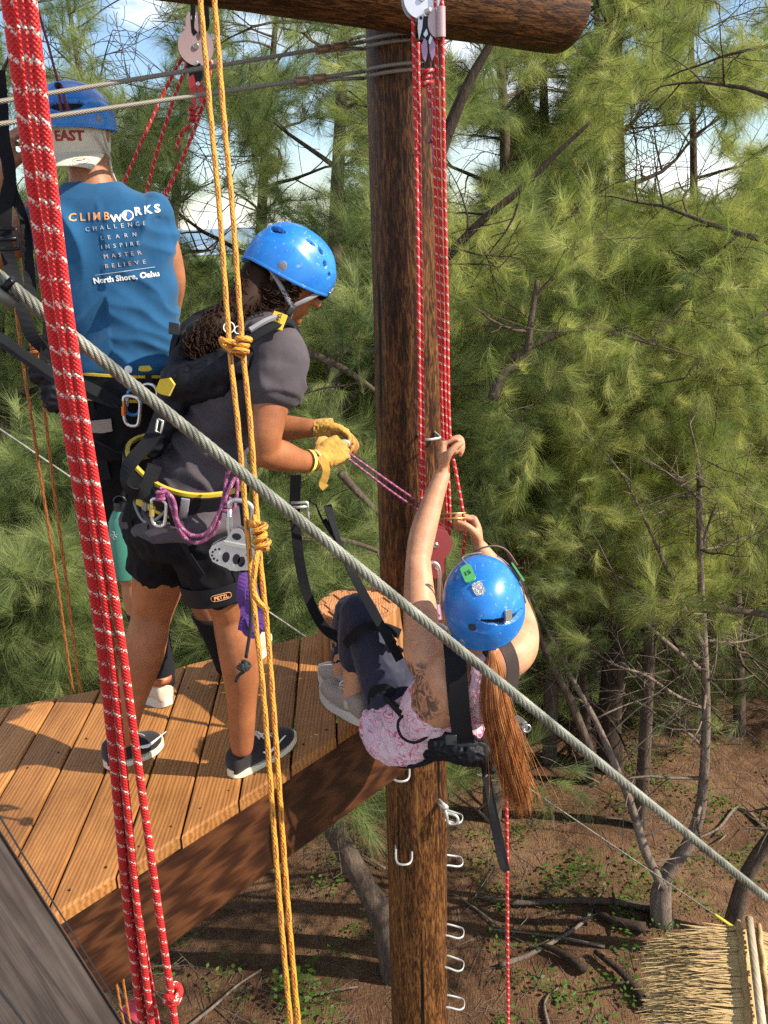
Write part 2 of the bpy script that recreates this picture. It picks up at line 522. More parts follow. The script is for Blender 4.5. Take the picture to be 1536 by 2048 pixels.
def skin_mat(name, c, blotch=.30):
    m = mat(name, c, .5, spec=.32); k = N(m)
    a = k.noise(k.coord('Object'), 16, 6, .65); b = k.noise(k.coord('Object'), 240, 2, .5)
    k.base(k.ramp(a, [(.3, (c[0] * (1 - blotch), c[1] * (1 - blotch * 1.2), c[2] * (1 - blotch * 1.2))), (.7, (min(1, c[0] * 1.1), c[1] * 1.08, c[2] * 1.05))]))
    k.bump(b, .18, .0008)
    bb = m.node_tree.nodes['Principled BSDF']
    bb.inputs['Subsurface Weight'].default_value = .12
    bb.inputs['Subsurface Radius'].default_value = (.02, .007, .004)
    bb.inputs['Subsurface Scale'].default_value = .5
    return m
M_SKIN_A = skin_mat('tanned_skin', (.40, .17, .085))
M_SKIN_B = skin_mat('brown_skin', (.34, .125, .05))
def helmet_mat():
    m = mat('blue_helmet_shell', (.012, .10, .50), .3, spec=.5); k = N(m)
    a = k.noise(k.coord('Object'), 14, 5, .6); k.base(k.ramp(a, [(.3, (.010, .13, .46)), (.7, (.022, .21, .60))]))
    scr = k.ramp(k.noise(k.coord('Object', (1, .12, 1), (.5, .3, .9)), 120, 2, .5), [(.66, (0, 0, 0)), (.70, (1, 1, 1))]); scr2 = k.ramp(k.noise(k.coord('Object', (.15, 1, 1), (.2, .9, .4)), 90, 2, .5), [(.68, (0, 0, 0)), (.72, (1, 1, 1))])
    base_ = m.node_tree.nodes['Principled BSDF'].inputs['Base Color'].links[0].from_socket
    k.base(k.mix(k.math('MULTIPLY', k.math('ADD', k.n('RGBToBW', ins={0: scr}).outputs[0], k.n('RGBToBW', ins={0: scr2}).outputs[0]), .4, clamp=True), base_, (.30, .38, .50)))
    sc_ = k.noise(k.coord('Object', (1, 1, 1)), 90, 3, .7)
    k.rough(k.math('ADD', k.math('MULTIPLY', sc_, .25), .2))
    return m
M_HELM = helmet_mat()
M_VENT = mat('dark_helmet_foam', (.008, .008, .012), .9)
M_KNOB = mat('grey_plastic', (.22, .21, .22), .5)
M_DKPL = mat('black_plastic', (.012, .012, .014), .4)
M_WHITE = mat('white_print', (.78, .78, .76), .7)
M_ORANGEPR = mat('orange_print', (.72, .33, .13), .7)
M_DIMPR = mat('faded_print', (.42, .44, .50), .8)
M_DIMOR = mat('faded_orange_print', (.46, .32, .30), .8)
# ------------------------------------------------------------------ setting: sky is the world; ground sheet, sea
def gz(x, y):
    r = math.hypot(x, y)
    z = .35 * noise.noise(V((x * .09, y * .09, 3))) + .10 * noise.noise(V((x * .5, y * .5, 1)))
    z += .04 * noise.noise(V((x * 1.7, y * 1.7, 8)))
    if y > 9: z += min((y - 9) * .05, 1.2)
    if r > 60: z -= (min(r, 400) - 60) * .20 * (1 - .3 * noise.noise(V((x * .01, y * .01, 0))))
    if r > 400: z = max(z - (r - 400) * .012, -95 + 4 * noise.noise(V((x * .002, y * .002, 5))))
    return z
def ground_mat():
    m = mat('needle_littered_soil', (.2, .1, .05), .95, spec=.15); k = N(m)
    co = k.coord('Object')
    a = k.noise(co, .55, 5, .6); b = k.noise(co, 6, 6, .7); c = k.noise(k.coord('Object', (1, .25, 1), (0, 0, .6)), 60, 3, .6); d = k.noise(k.coord('Object', (.25, 1, 1), (0, 0, .3)), 55, 3, .6)
    f = k.math('ADD', k.math('MULTIPLY', a, .45), k.math('ADD', k.math('MULTIPLY', b, .3), k.math('MULTIPLY', k.math('ADD', c, d), .13)))
    col = k.ramp(f, [(.34, (.040, .021, .012)), (.48, (.115, .060, .032)), (.60, (.24, .135, .072)), (.75, (.40, .26, .15))])
    g = k.ramp(k.noise(co, 1.3, 5, .7), [(.54, (0, 0, 0)), (.68, (1, 1, 1))])
    col = k.mix(k.math('MULTIPLY', g, .12), col, (.10, .13, .035))
    # far country turns to scrub, the shore to pale sand
    p = k.n('SeparateXYZ', ins={0: k.n('NewGeometry').outputs['Position']})
    far = k.math('MULTIPLY', k.math('SUBTRACT', p.outputs[1], 40), .02, clamp=True)
    fcol = k.ramp(k.noise(k.coord('Object'), .012, 8, .75), [(.35, (.045, .075, .03)), (.5, (.12, .17, .05)), (.62, (.26, .27, .10)), (.75, (.08, .11, .04))])
    col = k.mix(far, col, fcol)
    k.base(col); k.bump(k.math('ADD', b, k.math('MULTIPLY', k.math('ADD', c, d), .7)), .9, .05)
    return m
def build_ground():
    # rings of growing size, one sheet to the shore
    bm = bmesh.new()
    rad = [0.0]; r = .5
    while r < 5200:
        rad.append(r); r *= 1.075 if r > 14 else 1.0
        if r <= 14: r += .28
    nseg = 200
    prev = None
    a0, a1 = R(-75), R(75)
    for r in rad[1:]:
        ring = []
        for i in range(nseg + 1):
            a = a0 + (a1 - a0) * i / nseg
            x, y = math.sin(a) * r, math.cos(a) * r - 8
            ring.append(bm.verts.new((x, y, gz(x, y))))
        if prev:
            for i in range(nseg):
                bm.faces.new((prev[i], prev[i + 1], ring[i + 1], ring[i]))
        prev = ring
    o = bm_obj('ground', bm, ground_mat(), loc=(0, 0, 0))
    props(o, kind='structure')
    m = mat('sea_water', (.012, .07, .16), .25, spec=.5); k = N(m)
    k.bump(k.noise(k.coord('Object'), .03, 4), .4, 3)
    p = k.n('SeparateXYZ', ins={0: k.n('NewGeometry').outputs['Position']})
    s = k.math('MULTIPLY', k.math('SUBTRACT', 5700, p.outputs[1]), .0014, clamp=True)
    foam = k.ramp(k.noise(k.coord('Object', (.35, 2.4, 1)), .004, 6, .7), [(.50, (0, 0, 0)), (.56, (1, 1, 1))])
    k.base(k.mix(k.math('MULTIPLY', foam, s), (.012, .075, .19), (.75, .78, .78)))
    bm = bmesh.new()
    n_ = 24
    prev = None
    for r in (3500, 5000, 7000, 11000, 20000, 42000):
        ring = [bm.verts.new((math.sin(R(-75 + 150 * i / n_)) * r, math.cos(R(-75 + 150 * i / n_)) * r, -93)) for i in range(n_ + 1)]
        if prev:
            for i in range(n_): bm.faces.new((prev[i], prev[i + 1], ring[i + 1], ring[i]))
        prev = ring
    props(bm_obj('sea', bm, m, loc=(0, 0, 0)), kind='structure')
build_ground()
# white buildings by the shore
def shore_house(i, x, y, w, h, dpt):
    z0 = -94
    t = thing('shore_building', (x, y, z0), 'tiny white building on the distant shore seen between the branches', 'building', 'white buildings along the distant shore')
    bm = bmesh.new(); box(bm, (x, y, z0 + h / 2), w, dpt, h); bm_obj('wall', bm, M_WHITE, t, smooth=False)
    bm = bmesh.new()
    for s in (-1, 1):
        a = [bm.verts.new(q) for q in ((x - w / 2 - 1, y, z0 + h + 5), (x + w / 2 + 1, y, z0 + h + 5), (x + w / 2 + 1, y + s * (dpt / 2 + 1), z0 + h), (x - w / 2 - 1, y + s * (dpt / 2 + 1), z0 + h))]
        b = [bm.verts.new(q.co + V((0, 0, .6))) for q in a]
        bm.faces.new(a); bm.faces.new(b)
        for j in range(4): bm.faces.new((a[j], a[(j + 1) % 4], b[(j + 1) % 4], b[j]))
    bm_obj('roof', bm, M_KNOB, t, smooth=False)
for i in range(7):
    shore_house(i, -1085 + i * 46 + 9 * math.sin(i * 3), 4720 + 60 * math.cos(i * 2.3), 24 + 9 * (i % 3), 9 + 3 * (i % 2), 22)

# ------------------------------------------------------------------ platform
def clip_poly(poly, a, n):
    out = []
    for i in range(len(poly)):
        p, q = poly[i], poly[(i + 1) % len(poly)]
        dp, dq = (p - a).dot(n), (q - a).dot(n)
        if dp >= 0: out.append(p)
        if dp * dq < 0: out.append(p + (q - p) * (dp / (dp - dq)))
    return out
def prism(bm, poly, z0, z1, bev=0, mi=0):
    lo = [bm.verts.new((p.x, p.y, z0)) for p in poly]; hi = [bm.verts.new((p.x, p.y, z1)) for p in poly]
    fs = [bm.faces.new(hi), bm.faces.new(lo[::-1])]
    for i in range(len(poly)):
        fs.append(bm.faces.new((lo[i], lo[(i + 1) % len(poly)], hi[(i + 1) % len(poly)], hi[i])))
    for f in fs: f.material_index = mi
    if bev:
        es = [e for e in fs[0].edges]
        bmesh.ops.bevel(bm, geom=es, offset=bev, segments=2, affect='EDGES', profile=.5)
pdir = ray(668, 470); pdir = V((pdir.x, pdir.y)).normalized()
pnor = V((pdir.y, -pdir.x))              # to the right
def D2(px, py):
    p = PZ(px, py, DECK); return V((p.x, p.y))
n0, n1 = D2(125, 1822), D2(700, 1455)
nearv = (n1 - n0).normalized(); near_n = V((-nearv.y, nearv.x))
f_pts = [D2(-140, 1440), D2(24, 1412), D2(202, 1377), D2(343, 1337), D2(602, 1274), D2(700, 1248), D2(790, 1262)]
offs = [pnor.dot(D2(x, 1500)) for x in (53, 142, 246, 321, 406, 495, 583)]
pitch = (offs[-1] - offs[0]) / 6
print('plank offsets', [round(o, 3) for o in offs], 'pitch', pitch)
platform = thing('platform', (n0.x, n0.y, DECK - .34), 'timber platform of orange stained planks with dark edge beam, high above the ground', 'platform')
deck_mesh_i = 0
for i in range(-9, 11):
    a = offs[0] + pitch * i + .003; b = a + pitch - .006
    base = n0 - pnor * pnor.dot(n0)
    poly = [pnor * a - pdir * 4, pnor * b - pdir * 4, pnor * b + pdir * 8, pnor * a + pdir * 8]
    jit = .012 * math.sin(i * 7.3)
    poly = clip_poly(poly, n0 + near_n * (jit * .6), near_n)
    # far boundary, a polyline: straight across each plank between its two edge points
    def far_at(o):
        for p, q in zip(f_pts, f_pts[1:]):
            op, oq = pnor.dot(p), pnor.dot(q)
            if op <= o <= oq: return p + (q - p) * ((o - op) / (oq - op))
        return None
    fa, fb = far_at(a), far_at(b)
    if fa is None and fb is None:
        if a < pnor.dot(f_pts[0]): fa = f_pts[0] + (pnor * (a - pnor.dot(f_pts[0]))); fb = fa + pnor * (b - a)
        else: continue
    if fa is None: fa = fb - pnor * (b - a)
    if fb is None: fb = fa + pnor * (b - a)
    e = (fb - fa).normalized(); nf = V((e.y, -e.x))
    poly = clip_poly(poly, fa, nf)
    if len(poly) < 3: continue
    poly = clip_poly(poly, V((0, -.35)), V((0, 1)))
    poly = clip_poly(poly, V((.16, 0)), V((-1, 0)))
    if len(poly) < 3 or max((p - poly[0]).length for p in poly) < .05: continue
    ar = sum(poly[j].x * poly[(j + 1) % len(poly)].y - poly[(j + 1) % len(poly)].x * poly[j].y for j in range(len(poly)))
    if ar < 0: poly = poly[::-1]
    bm = bmesh.new(); prism(bm, poly, DECK - .038, DECK + .0015 * math.sin(i * 5.1), .006)
    me = bpy.data.meshes.new('plank'); bmesh.ops.recalc_face_normals(bm, faces=bm.faces); bm.to_mesh(me); bm.free()
    o = link_mesh('plank', me, M_DECK, platform, smooth=False)
# screw heads, two rows near the plank ends
bm = bmesh.new()
for i in range(-2, 11):
    for e_ in (.05, .62):
        for s_ in (.035, .105):
            o_ = offs[0] + pitch * i + s_; t_ = None
            den = near_n.dot(pdir); q0 = pnor * o_; t_ = ((n0 - q0).dot(near_n) + e_) / den; q = q0 + pdir * t_
            if q.x > .1 or q.y < 1: continue
            tube(bm, [(q.x, q.y, DECK - .002), (q.x, q.y, DECK + .0022)], .0032, 8, 1)
o = bm_obj('screw_heads', bm, M_BLACKMETAL, platform); o['kind'] = 'stuff'
# edge beam under the plank ends (its face lies just inside the rounded ends)
def vert_board(name, a, b, z0, z1, th, m, parent, bev=.01):
    """upright board from 2-D point a to b; its front face on the line, thickness to the left of a->b"""
    d = (b - a).normalized(); n_ = V((-d.y, d.x)); L_ = (b - a).length
    c = (a + b) / 2 + n_ * th / 2
    me_b = bmesh.new(); box(me_b, (0, 0, 0), L_, th, z1 - z0, bevel=bev)
    me = bpy.data.meshes.new(name); bmesh.ops.recalc_face_normals(me_b, faces=me_b.faces); me_b.to_mesh(me); me_b.free()
    o = bpy.data.objects.new(name, me); COL.objects.link(o); me.materials.append(m)
    loc = V((c.x, c.y, (z0 + z1) / 2)); pw = V(parent['_w'])
    o.parent = parent; o.location = loc - pw; o.rotation_euler = (0, 0, math.atan2(d.y, d.x)); o['_w'] = tuple(pw)
    return o
bstart = n0 - nearv * 1.3 + near_n * .02
bend_ = n1 + nearv * .33 + near_n * .02
vert_board('edge_beam', bstart, bend_, DECK - .04 - .29, DECK - .041, .085, M_BEAM, platform)
# joist on the far side and two cross joists that carry the planks
vert_board('joist', f_pts[1] - near_n * .14, f_pts[4] - near_n * .14, DECK - .25, DECK - .041, .07, M_BEAM, platform)

# ------------------------------------------------------------------ main pole
PX0 = PY(821, 1000, 3.19)
PCX, PCY, PR = PX0.x, 3.19, .125
LEANX = .0113
print('pole px at 300', pix((PCX, PCY, PY(800, 300, 3.19).z)), 'at 1650', pix((PCX, PCY, PY(800, 1650, 3.19).z)))
pole = thing('wooden_pole', (PCX, PCY, gz(PCX, PCY) - .3), 'tall brown round timber pole standing beside the platform with steel step irons', 'pole')
bm = bmesh.new()
zz = [-.4 + .12 * i for i in range(90)]
pts = [(PCX + .006 * noise.noise(V((0, 0, z))) + LEANX * (z - 7.0), PCY, z) for z in zz if z < 9.55]
tube(bm, pts, [PR * (1.03 - .006 * (p[2] - 7)) + .0015 * noise.noise(V((p[2] * 3, 1, 0))) for p in pts], 40, 1, side=(1, 0, 0))
for v_ in bm.verts:
    d_ = V((v_.co.x - PCX, v_.co.y - PCY, 0)); a = math.atan2(d_.y, d_.x)
    v_.co += d_.normalized() * (.0025 * noise.noise(V((math.cos(a) * 4, math.sin(a) * 4, v_.co.z * .5))) - .003 * max(0, noise.noise(V((a * 9, 3, v_.co.z * .25))) - .25))
bm_obj('shaft', bm, M_POLE, pole, sharp=50)
# crossing log, fixed to the near side of the pole
zb = CAMZ + .53
la, lb = PZ(450, 5, zb), PZ(1107, 98, zb)
ld = (lb - la).normalized(); LR = .135
lside = V((0, 0, 1)).cross(ld)
# silhouette line is the tangent seen from below; the axis lies above and slightly beyond it
back = V((-ld.y, ld.x, 0)); back = back if back.y > 0 else -back
ax_a = la + back * LR * .25 + V((0, 0, LR * .97)); ax_b = lb + back * LR * .25 + V((0, 0, LR * .97))
start = ax_a - ld * 1.5; end = ax_b + ld * (.065)
bm = bmesh.new()
L_ = (end - start).length; nn = 60
tube(bm, [start + (end - start) * (i / nn) for i in range(nn)] + [end, end + ld * .012], [LR * (1 + .02 * noise.noise(V((i * .2, 0, 0)))) for i in range(nn)] + [LR, LR * .93], 36, 1, side=(0, 0, 1))
# the log's own frame lets the grain run along it
me = bpy.data.meshes.new('crossbar'); bmesh.ops.recalc_face_normals(bm, faces=bm.faces); bm.to_mesh(me); bm.free()
q = ld.to_track_quat('Z', 'Y').to_matrix().to_4x4()
me.transform((Matrix.Translation(start) @ q).inverted())
cb = bpy.data.objects.new('crossing_log', me); COL.objects.link(cb); me.materials.append(M_POLE)
cb.matrix_world = Matrix.Translation(start) @ q; cb['_w'] = (0, 0, 0)
me.polygons.foreach_set('use_smooth', [True] * len(me.polygons)); me.set_sharp_from_angle(angle=R(40))
props(cb, 'thick brown round log fixed level across the top of the tall pole', 'log')
# galvanised bolt under the log
t = thing('eye_bolt', P(955, 8, 2.75), 'small galvanised bolt with nut under the right part of the crossing log', 'bolt')
bm = bmesh.new(); bl = P(955, 8, 2.78); tube(bm, [bl + V((0, 0, .10)), bl], .007, 10); bm_obj('rod', bm, M_GALV, t)
bm = bmesh.new(); tube(bm, [bl + V((0, 0, .0)), bl + V((0, 0, -.016))], .017, 6); bm_obj('nut', bm, M_GALV, t, smooth=False)
bm = bmesh.new(); tube(bm, [bl + V((-.04, 0, .03)), bl + V((-.01, 0, .0)), bl + V((.01, 0, -.002))], .009, 8, 3); bm_obj('hook', bm, M_GALV, t)
# step irons (staples) driven into the pole
def staple_mesh():
    bm = bmesh.new(); w = .036; d = .105
    pts = [(-.045, -w, .012), (.0, -w, .01), (d * .6, -w, 0), (d * .9, -w * .75, 0), (d, -w * .3, 0), (d, w * .3, 0), (d * .9, w * .75, 0), (d * .6, w, 0), (0, w, .01), (-.045, w, .012)]
    tube(bm, pts, .0050, 8, 3)
    me = bpy.data.meshes.new('step_iron'); bmesh.ops.recalc_face_normals(bm, faces=bm.faces); bm.to_mesh(me); bm.free()
    me.materials.append(M_GALV); me.polygons.foreach_set('use_smooth', [True] * len(me.polygons))
    return me
sm = staple_mesh()
def staple(px, py, ang, head_=None, sx=.60):
    """px,py: photo position of the rod's outer end; ang: heading from the pole axis"""
    # solve height so the outer end projects on py
    rr = PR + .085
    x, y = PCX + math.cos(ang) * rr, PCY + math.sin(ang) * rr
    z = PY(px, py, y).z
    o = bpy.data.objects.new('step_iron', sm); COL.objects.link(o); o.parent = pole
    o.location = V((PCX + math.cos(ang) * PR * .97, PCY + math.sin(ang) * PR * .97, z)) - V(pole['_w'])
    o.rotation_euler = (0, 0, ang if head_ is None else head_); o.scale = (sx, .92, 1); o['_w'] = pole['_w']
for px, py, a in ((915, 1640, R(-12)), (905, 1722, R(4)), (910, 1868, R(-8)), (915, 1935, R(-14)), (905, 2010, R(-6)), (845, 882, R(-62)), (800, 1890, R(172)), (800, 1400, R(-112))):
    if px == 800 and py in (1890, 1400): continue
    staple(px, py, a)
for py in (1556, 1722): staple(797, py, R(-126), R(-92), .9)
# extra hooked iron at the right edge
h0 = V((PCX + .095, PCY - .10, PY(885, 1612, 3.1).z))
bm = bmesh.new(); tube(bm, [h0 + V((-.02, .02, .03)), h0 + V((.0, -.03, .035)), h0 + V((.012, -.05, 0)), h0 + V((.02, -.05, -.04)), h0 + V((.055, -.055, -.035)), h0 + V((.05, -.05, -.005)), h0 + V((.0, -.03, .0))], .0062, 8, 4)
bm_obj('hook_iron', bm, M_GALV, pole)
bm = bmesh.new(); tube(bm, [h0 + V((-.03, .03, .02)), h0 + V((.012, -.045, .03))], .012, 8, 1); bm_obj('bolt', bm, M_GALV, pole)

# ------------------------------------------------------------------ stepping stump on the deck
sc_ = PZ(716, 1206, DECK + .185); SR = .15
stump = thing('stump_step', (sc_.x, sc_.y, DECK), 'round wooden stump step with criss-cross cut top beside the pole', 'stump')
bm = bmesh.new()
tube(bm, [(sc_.x, sc_.y, z) for z in (DECK - .02, DECK + .03, DECK + .10, DECK + .16, DECK + .172)], [SR * 1.10, SR * 1.08, SR * 1.03, SR, SR * .97], 36, 1, side=(1, 0, 0))
for v_ in bm.verts:
    a = math.atan2(v_.co.y - sc_.y, v_.co.x - sc_.x); v_.co.x += .006 * math.cos(a) * math.sin(a * 5); v_.co.y += .006 * math.sin(a) * math.sin(a * 7)
bm_obj('trunk_section', bm, wood_mat('stump_wood', (.10, .035, .012), (.28, .12, .04), (.42, .21, .085), 9, (1, 1, .2), .55, .5), stump, sharp=50)
M_CARVE = wood_mat('stump_top_wood', (.22, .085, .03), (.44, .19, .075), (.55, .27, .12), 30, (1, 1, 1), .6, .4)
ca = R(28); cu, cv = V((math.cos(ca), math.sin(ca))), V((-math.sin(ca), math.cos(ca)))
cell = .056
for i in range(-3, 3):
    for j in range(-3, 3):
        sk = .012 * math.sin(j * 1.7)
        poly = [cu * ((i + s) * cell + (.003 if s == 0 else -.003) + sk) + cv * ((j + q_) * cell * 1.1 + (.003 if q_ == 0 else -.003)) for s, q_ in ((0, 0), (1, 0), (1, 1), (0, 1))]
        for k in range(24):
            th = 2 * math.pi * k / 24
            poly = clip_poly(poly, V((math.cos(th), math.sin(th))) * SR * .965, V((-math.cos(th), -math.sin(th))))
            if len(poly) < 3: break
        if len(poly) < 3: continue
        ar = sum(poly[m_].x * poly[(m_ + 1) % len(poly)].y - poly[(m_ + 1) % len(poly)].x * poly[m_].y for m_ in range(len(poly))) / 2
        if abs(ar) < 1.5e-4: continue
        if ar < 0: poly = poly[::-1]
        poly = [p + V((sc_.x, sc_.y)) for p in poly]
        bm = bmesh.new(); prism(bm, poly, DECK + .170, DECK + .186 + .002 * math.sin(i * 3 + j * 5), .002)
        bm_obj('carved_block', bm, M_CARVE, stump, smooth=False)

# ------------------------------------------------------------------ weathered timber in the near corner
ga, gb = P(-60, 1560, .80), P(275, 2085, .86)     # right silhouette line
gd = (gb - ga).normalized()
vd = ((ga + gb) / 2 - V((0, 0, CAMZ))).normalized()
ly = -(vd - gd * vd.dot(gd)).normalized()
lx = gd.cross(ly); lx = lx if lx.dot(XR) < 0 else -lx       # to the left on screen
ly = (ly - lx * .05).normalized(); lx = gd.cross(ly); lx = lx if lx.dot(XR) < 0 else -lx
bm = bmesh.new()
GW, GH = .34, .16
c = (ga + gb) / 2 + lx * GW / 2 - ly * GH / 2
box(bm, (0, 0, 0), (gb - ga).length + 1.1, GW, GH, bevel=.022)
M_ = Matrix(((gd.x, lx.x, ly.x, c.x), (gd.y, lx.y, ly.y, c.y), (gd.z, lx.z, ly.z, c.z), (0, 0, 0, 1)))
if M_.to_3x3().determinant() < 0:
    lx2 = -lx; M_ = Matrix(((gd.x, lx2.x, ly.x, c.x), (gd.y, lx2.y, ly.y, c.y), (gd.z, lx2.z, ly.z, c.z), (0, 0, 0, 1)))
bmesh.ops.subdivide_edges(bm, edges=[e for e in bm.edges if e.calc_length() > .5], cuts=60)
me = bpy.data.meshes.new('rail'); bmesh.ops.recalc_face_normals(bm, faces=bm.faces); bm.to_mesh(me); bm.free(); me.materials.append(M_GREY)
o = bpy.data.objects.new('weathered_rail', me); COL.objects.link(o); o.matrix_world = M_; o['_w'] = (0, 0, 0)
props(o, 'weathered grey-brown timber rail with long cracks across the near bottom left corner', 'rail')
# long open cracks in it (real grooves cut as dark slots proud of nothing: narrow boxes sunk into the face)
def crack(t0, t1, off, w):
    bmc = bmesh.new(); n_ = 14
    rows = []
    for i in range(n_ + 1):
        t_ = t0 + (t1 - t0) * i / n_; ww = w * math.sin(math.pi * (i + .3) / (n_ + .6)) + .0002
        y = off + .006 * noise.noise(V((t_ * 6, off * 50, 0)))
        rows.append([bmc.verts.new((t_, y - ww, GH / 2 + .0006)), bmc.verts.new((t_, y + ww, GH / 2 + .0006)), bmc.verts.new((t_, y + ww * .2, GH / 2 - .012)), bmc.verts.new((t_, y - ww * .2, GH / 2 - .012))])
    for a, b in zip(rows, rows[1:]):
        for j in range(4): bmc.faces.new((a[j], a[(j + 1) % 4], b[(j + 1) % 4], b[j]))
    mec = bpy.data.meshes.new('crack'); bmc.to_mesh(mec); bmc.free(); mec.materials.append(M_VENT)
    oc = bpy.data.objects.new('crack', mec); COL.objects.link(oc); oc.parent = o; oc['_w'] = (0, 0, 0)
sgn = 1 if (M_.to_3x3() @ V((0, 1, 0))).dot(lx) > 0 else -1
for t0, t1, of, w_ in ((-.30, .10, .050, .0014), (-.05, .36, .062, .0012), (-.2, .3, .095, .0010), (-.36, .16, -.005 - .02, .0006), (-.1, .5, .125, .0009)):
    crack(t0, t1, sgn * (of - GW / 2 + .02), w_)
# ------------------------------------------------------------------ steel cables
def strand_cable(name, a, b, r, m, label, cat='cable', lay=.11, strands=6, seg=7, step=.012, sag=0.0, group=None, parent=None):
    a, b = V(a), V(b); d = b - a; L_ = d.length; t = d.normalized(); u = t.orthogonal().normalized(); w = t.cross(u)
    rs = r * .36; rc = r - rs
    root = thing(name, a, label, cat, group) if parent is None else parent
    n_ = int(L_ / step)
    bm = bmesh.new()
    for s in range(strands):
        pts = []
        for i in range(n_ + 1):
            x = i / n_; ph = 2 * math.pi * (s / strands + x * L_ / lay)
            pts.append(a + d * x + V((0, 0, -4 * sag * x * (1 - x))) + (u * math.cos(ph) + w * math.sin(ph)) * rc)
        tube(bm, pts, rs * 1.12, seg, 1, uv=True, cap=False)
    tube(bm, [a + d * (i / 30) + V((0, 0, -4 * sag * (i / 30) * (1 - i / 30))) for i in range(31)], rc * .9, 6, 1, uv=True)
    o = bm_obj('wire_rope', bm, m, root)
    return root
c0, c1 = P(-160, 425, .93), P(1536, 1799, 1.62)
c1b = c0 + (c1 - c0) * 1.12
nc = strand_cable('steel_cable', c0, c1b, .0074, M_STEEL, 'thick grey twisted steel cable slanting across the whole view in the foreground', lay=.062 , strands=6, seg=9, step=.003)
# clip near the left frame edge
tdir = (c1 - c0).normalized()
clip = thing('cable_clip', P(10, 572, 1.0), 'dark metal clip joining a cut cable end to the thick cable at the left edge', 'clip')
pc = c0 + (c1 - c0) * ((P(14, 575, .99) - c0).dot(tdir) / (c1 - c0).length)
bm = bmesh.new(); tube(bm, [pc - tdir * .004, pc + tdir * .004], .0098, 16, 1); bm_obj('band', bm, M_BLACKMETAL, clip)
bm = bmesh.new(); low = (YU * -1 - XR * .2).normalized(); tube(bm, [pc + low * .017 - tdir * .03, pc + low * .017 + tdir * .012], .0072, 12, 1); bm_obj('cable_end', bm, M_STEEL, clip)
# two upper cables that go round the pole
def upper_cable(px0, py0, d0, px1, py1, z_wrap, label, sleeve):
    a = P(px0, py0, d0); b = PY(px1, py1, PCY - PR * .55)
    a = a + (a - b) * .5
    root = strand_cable('guy_cable', a, b, .0062, M_CABLE2, label, lay=.05, strands=6, seg=6, step=.008, group='cables tied round the pole top')
    # the loop round the pole and its second leg
    d = (a - b).normalized()
    ang0 = math.atan2(b.y - PCY, b.x - PCX)
    bm = bmesh.new()
    for dz in (0.0, -.019):
        pts = []
        for i in range(25):
            g = ang0 + (math.pi * 1.15) * i / 24
            pts.append((PCX + math.cos(g) * (PR + .007), PCY + math.sin(g) * (PR + .007), b.z + dz + .03 * i / 24))
        tube(bm, pts, .0062, 8, 1)
    bm_obj('loop', bm, M_CABLE2, root)
    bm = bmesh.new(); e = b + d * sleeve[1] * 1.15
    b2 = b + V((0, 0, -.019)); tube(bm, [b2, b2 + (e - b2) * .5, e + V((0, 0, -.009))], .0055, 8, 2); bm_obj('return_leg', bm, M_CABLE2, root)
    for s in sleeve:
        p = b + d * s
        bm = bmesh.new(); tube(bm, [p - d * .028, p - d * .026, p + d * .026, p + d * .028], [.0095, .0125, .0125, .0095], 14, 1)
        bm_obj('sleeve', bm, mat('copper_sleeve', (.24, .15, .09), .5, .5), root)
upper_cable(0, 203, 2.05, 726, 84, 0, 'upper of the two brown steel cables running left from the pole top', (.11, .18))
upper_cable(0, 248, 2.05, 726, 143, 0, 'lower of the two brown steel cables running left from the pole top', (.20, .275))
# thin cable running under the deck and down to the hut
tA, tB = P(-60, 818, 4.4), P(1475, 1860, 8.2)
tt = thing('thin_cable', tA, 'thin pale cable passing behind the pole and down to the thatched hut', 'cable')
bm = bmesh.new(); tube(bm, [tA + (tB - tA) * (i / 20) for i in range(21)], .0058, 8, 1, uv=True); bm_obj('wire', bm, M_STEEL, tt)
bm = bmesh.new(); q = tB - (tB - tA).normalized() * .42; tube(bm, [q, tB], .014, 8, 1); bm_obj('yellow_sleeve', bm, M_YELNYL, tt)

# ------------------------------------------------------------------ ropes
def rope(name, pts, r, m, label, group=None, n=6, parent=None, seg=12):
    bm = bmesh.new(); tube(bm, pts, r, seg, n, uv=True)
    o = bm_obj(name, bm, m, parent)
    if parent is None: props(o, label, 'rope', group)
    return o
def knot_pts(c, ax, r, turns=3.2, rad=1.35, length=3.4, start=0):
    """coiled knot path about an axis"""
    ax = V(ax).normalized(); u = ax.orthogonal().normalized(); w = ax.cross(u); out = []
    n_ = int(turns * 8)
    for i in range(n_ + 1):
        x = i / n_; a = start + x * turns * 2 * math.pi
        rr = r * rad * (1 + .18 * math.sin(x * 9))
        out.append(V(c) + ax * ((x - .5) * length * r) + (u * math.cos(a) + w * math.sin(a)) * rr)
    return out
def nearY(y): return .93 + .17 * y / 2048
redlab = ['outermost left red rope of the near hanging bundle', 'hidden second red rope inside the near hanging bundle', 'third red rope of the near hanging bundle with white flecks', 'red rope hanging apart to the right of the near bundle, ending in a knot', 'red rope lying behind the near bundle, seen only low down']
red = [[(12, -60), (14, 0), (95, 600), (158, 1000), (194, 1240), (224, 1500), (252, 1800), (283, 2048), (290, 2110)],
       [(30, -60), (31, 0), (105, 600), (172, 1000), (206, 1240), (233, 1500), (260, 1800), (291, 2048), (298, 2110)],
       [(45, -60), (47, 0), (118, 600), (180, 1000), (215, 1240), (243, 1500), (273, 1800), (303, 2048), (312, 2110)],
       [(58, -60), (62, 0), (133, 600), (196, 1000), (236, 1240), (272, 1500), (314, 1800), (340, 1975), (350, 2048), (358, 2110)],
       [(20, -60), (24, 0), (100, 600), (167, 1000), (204, 1240), (236, 1500), (272, 1800), (313, 2048), (320, 2110)]]
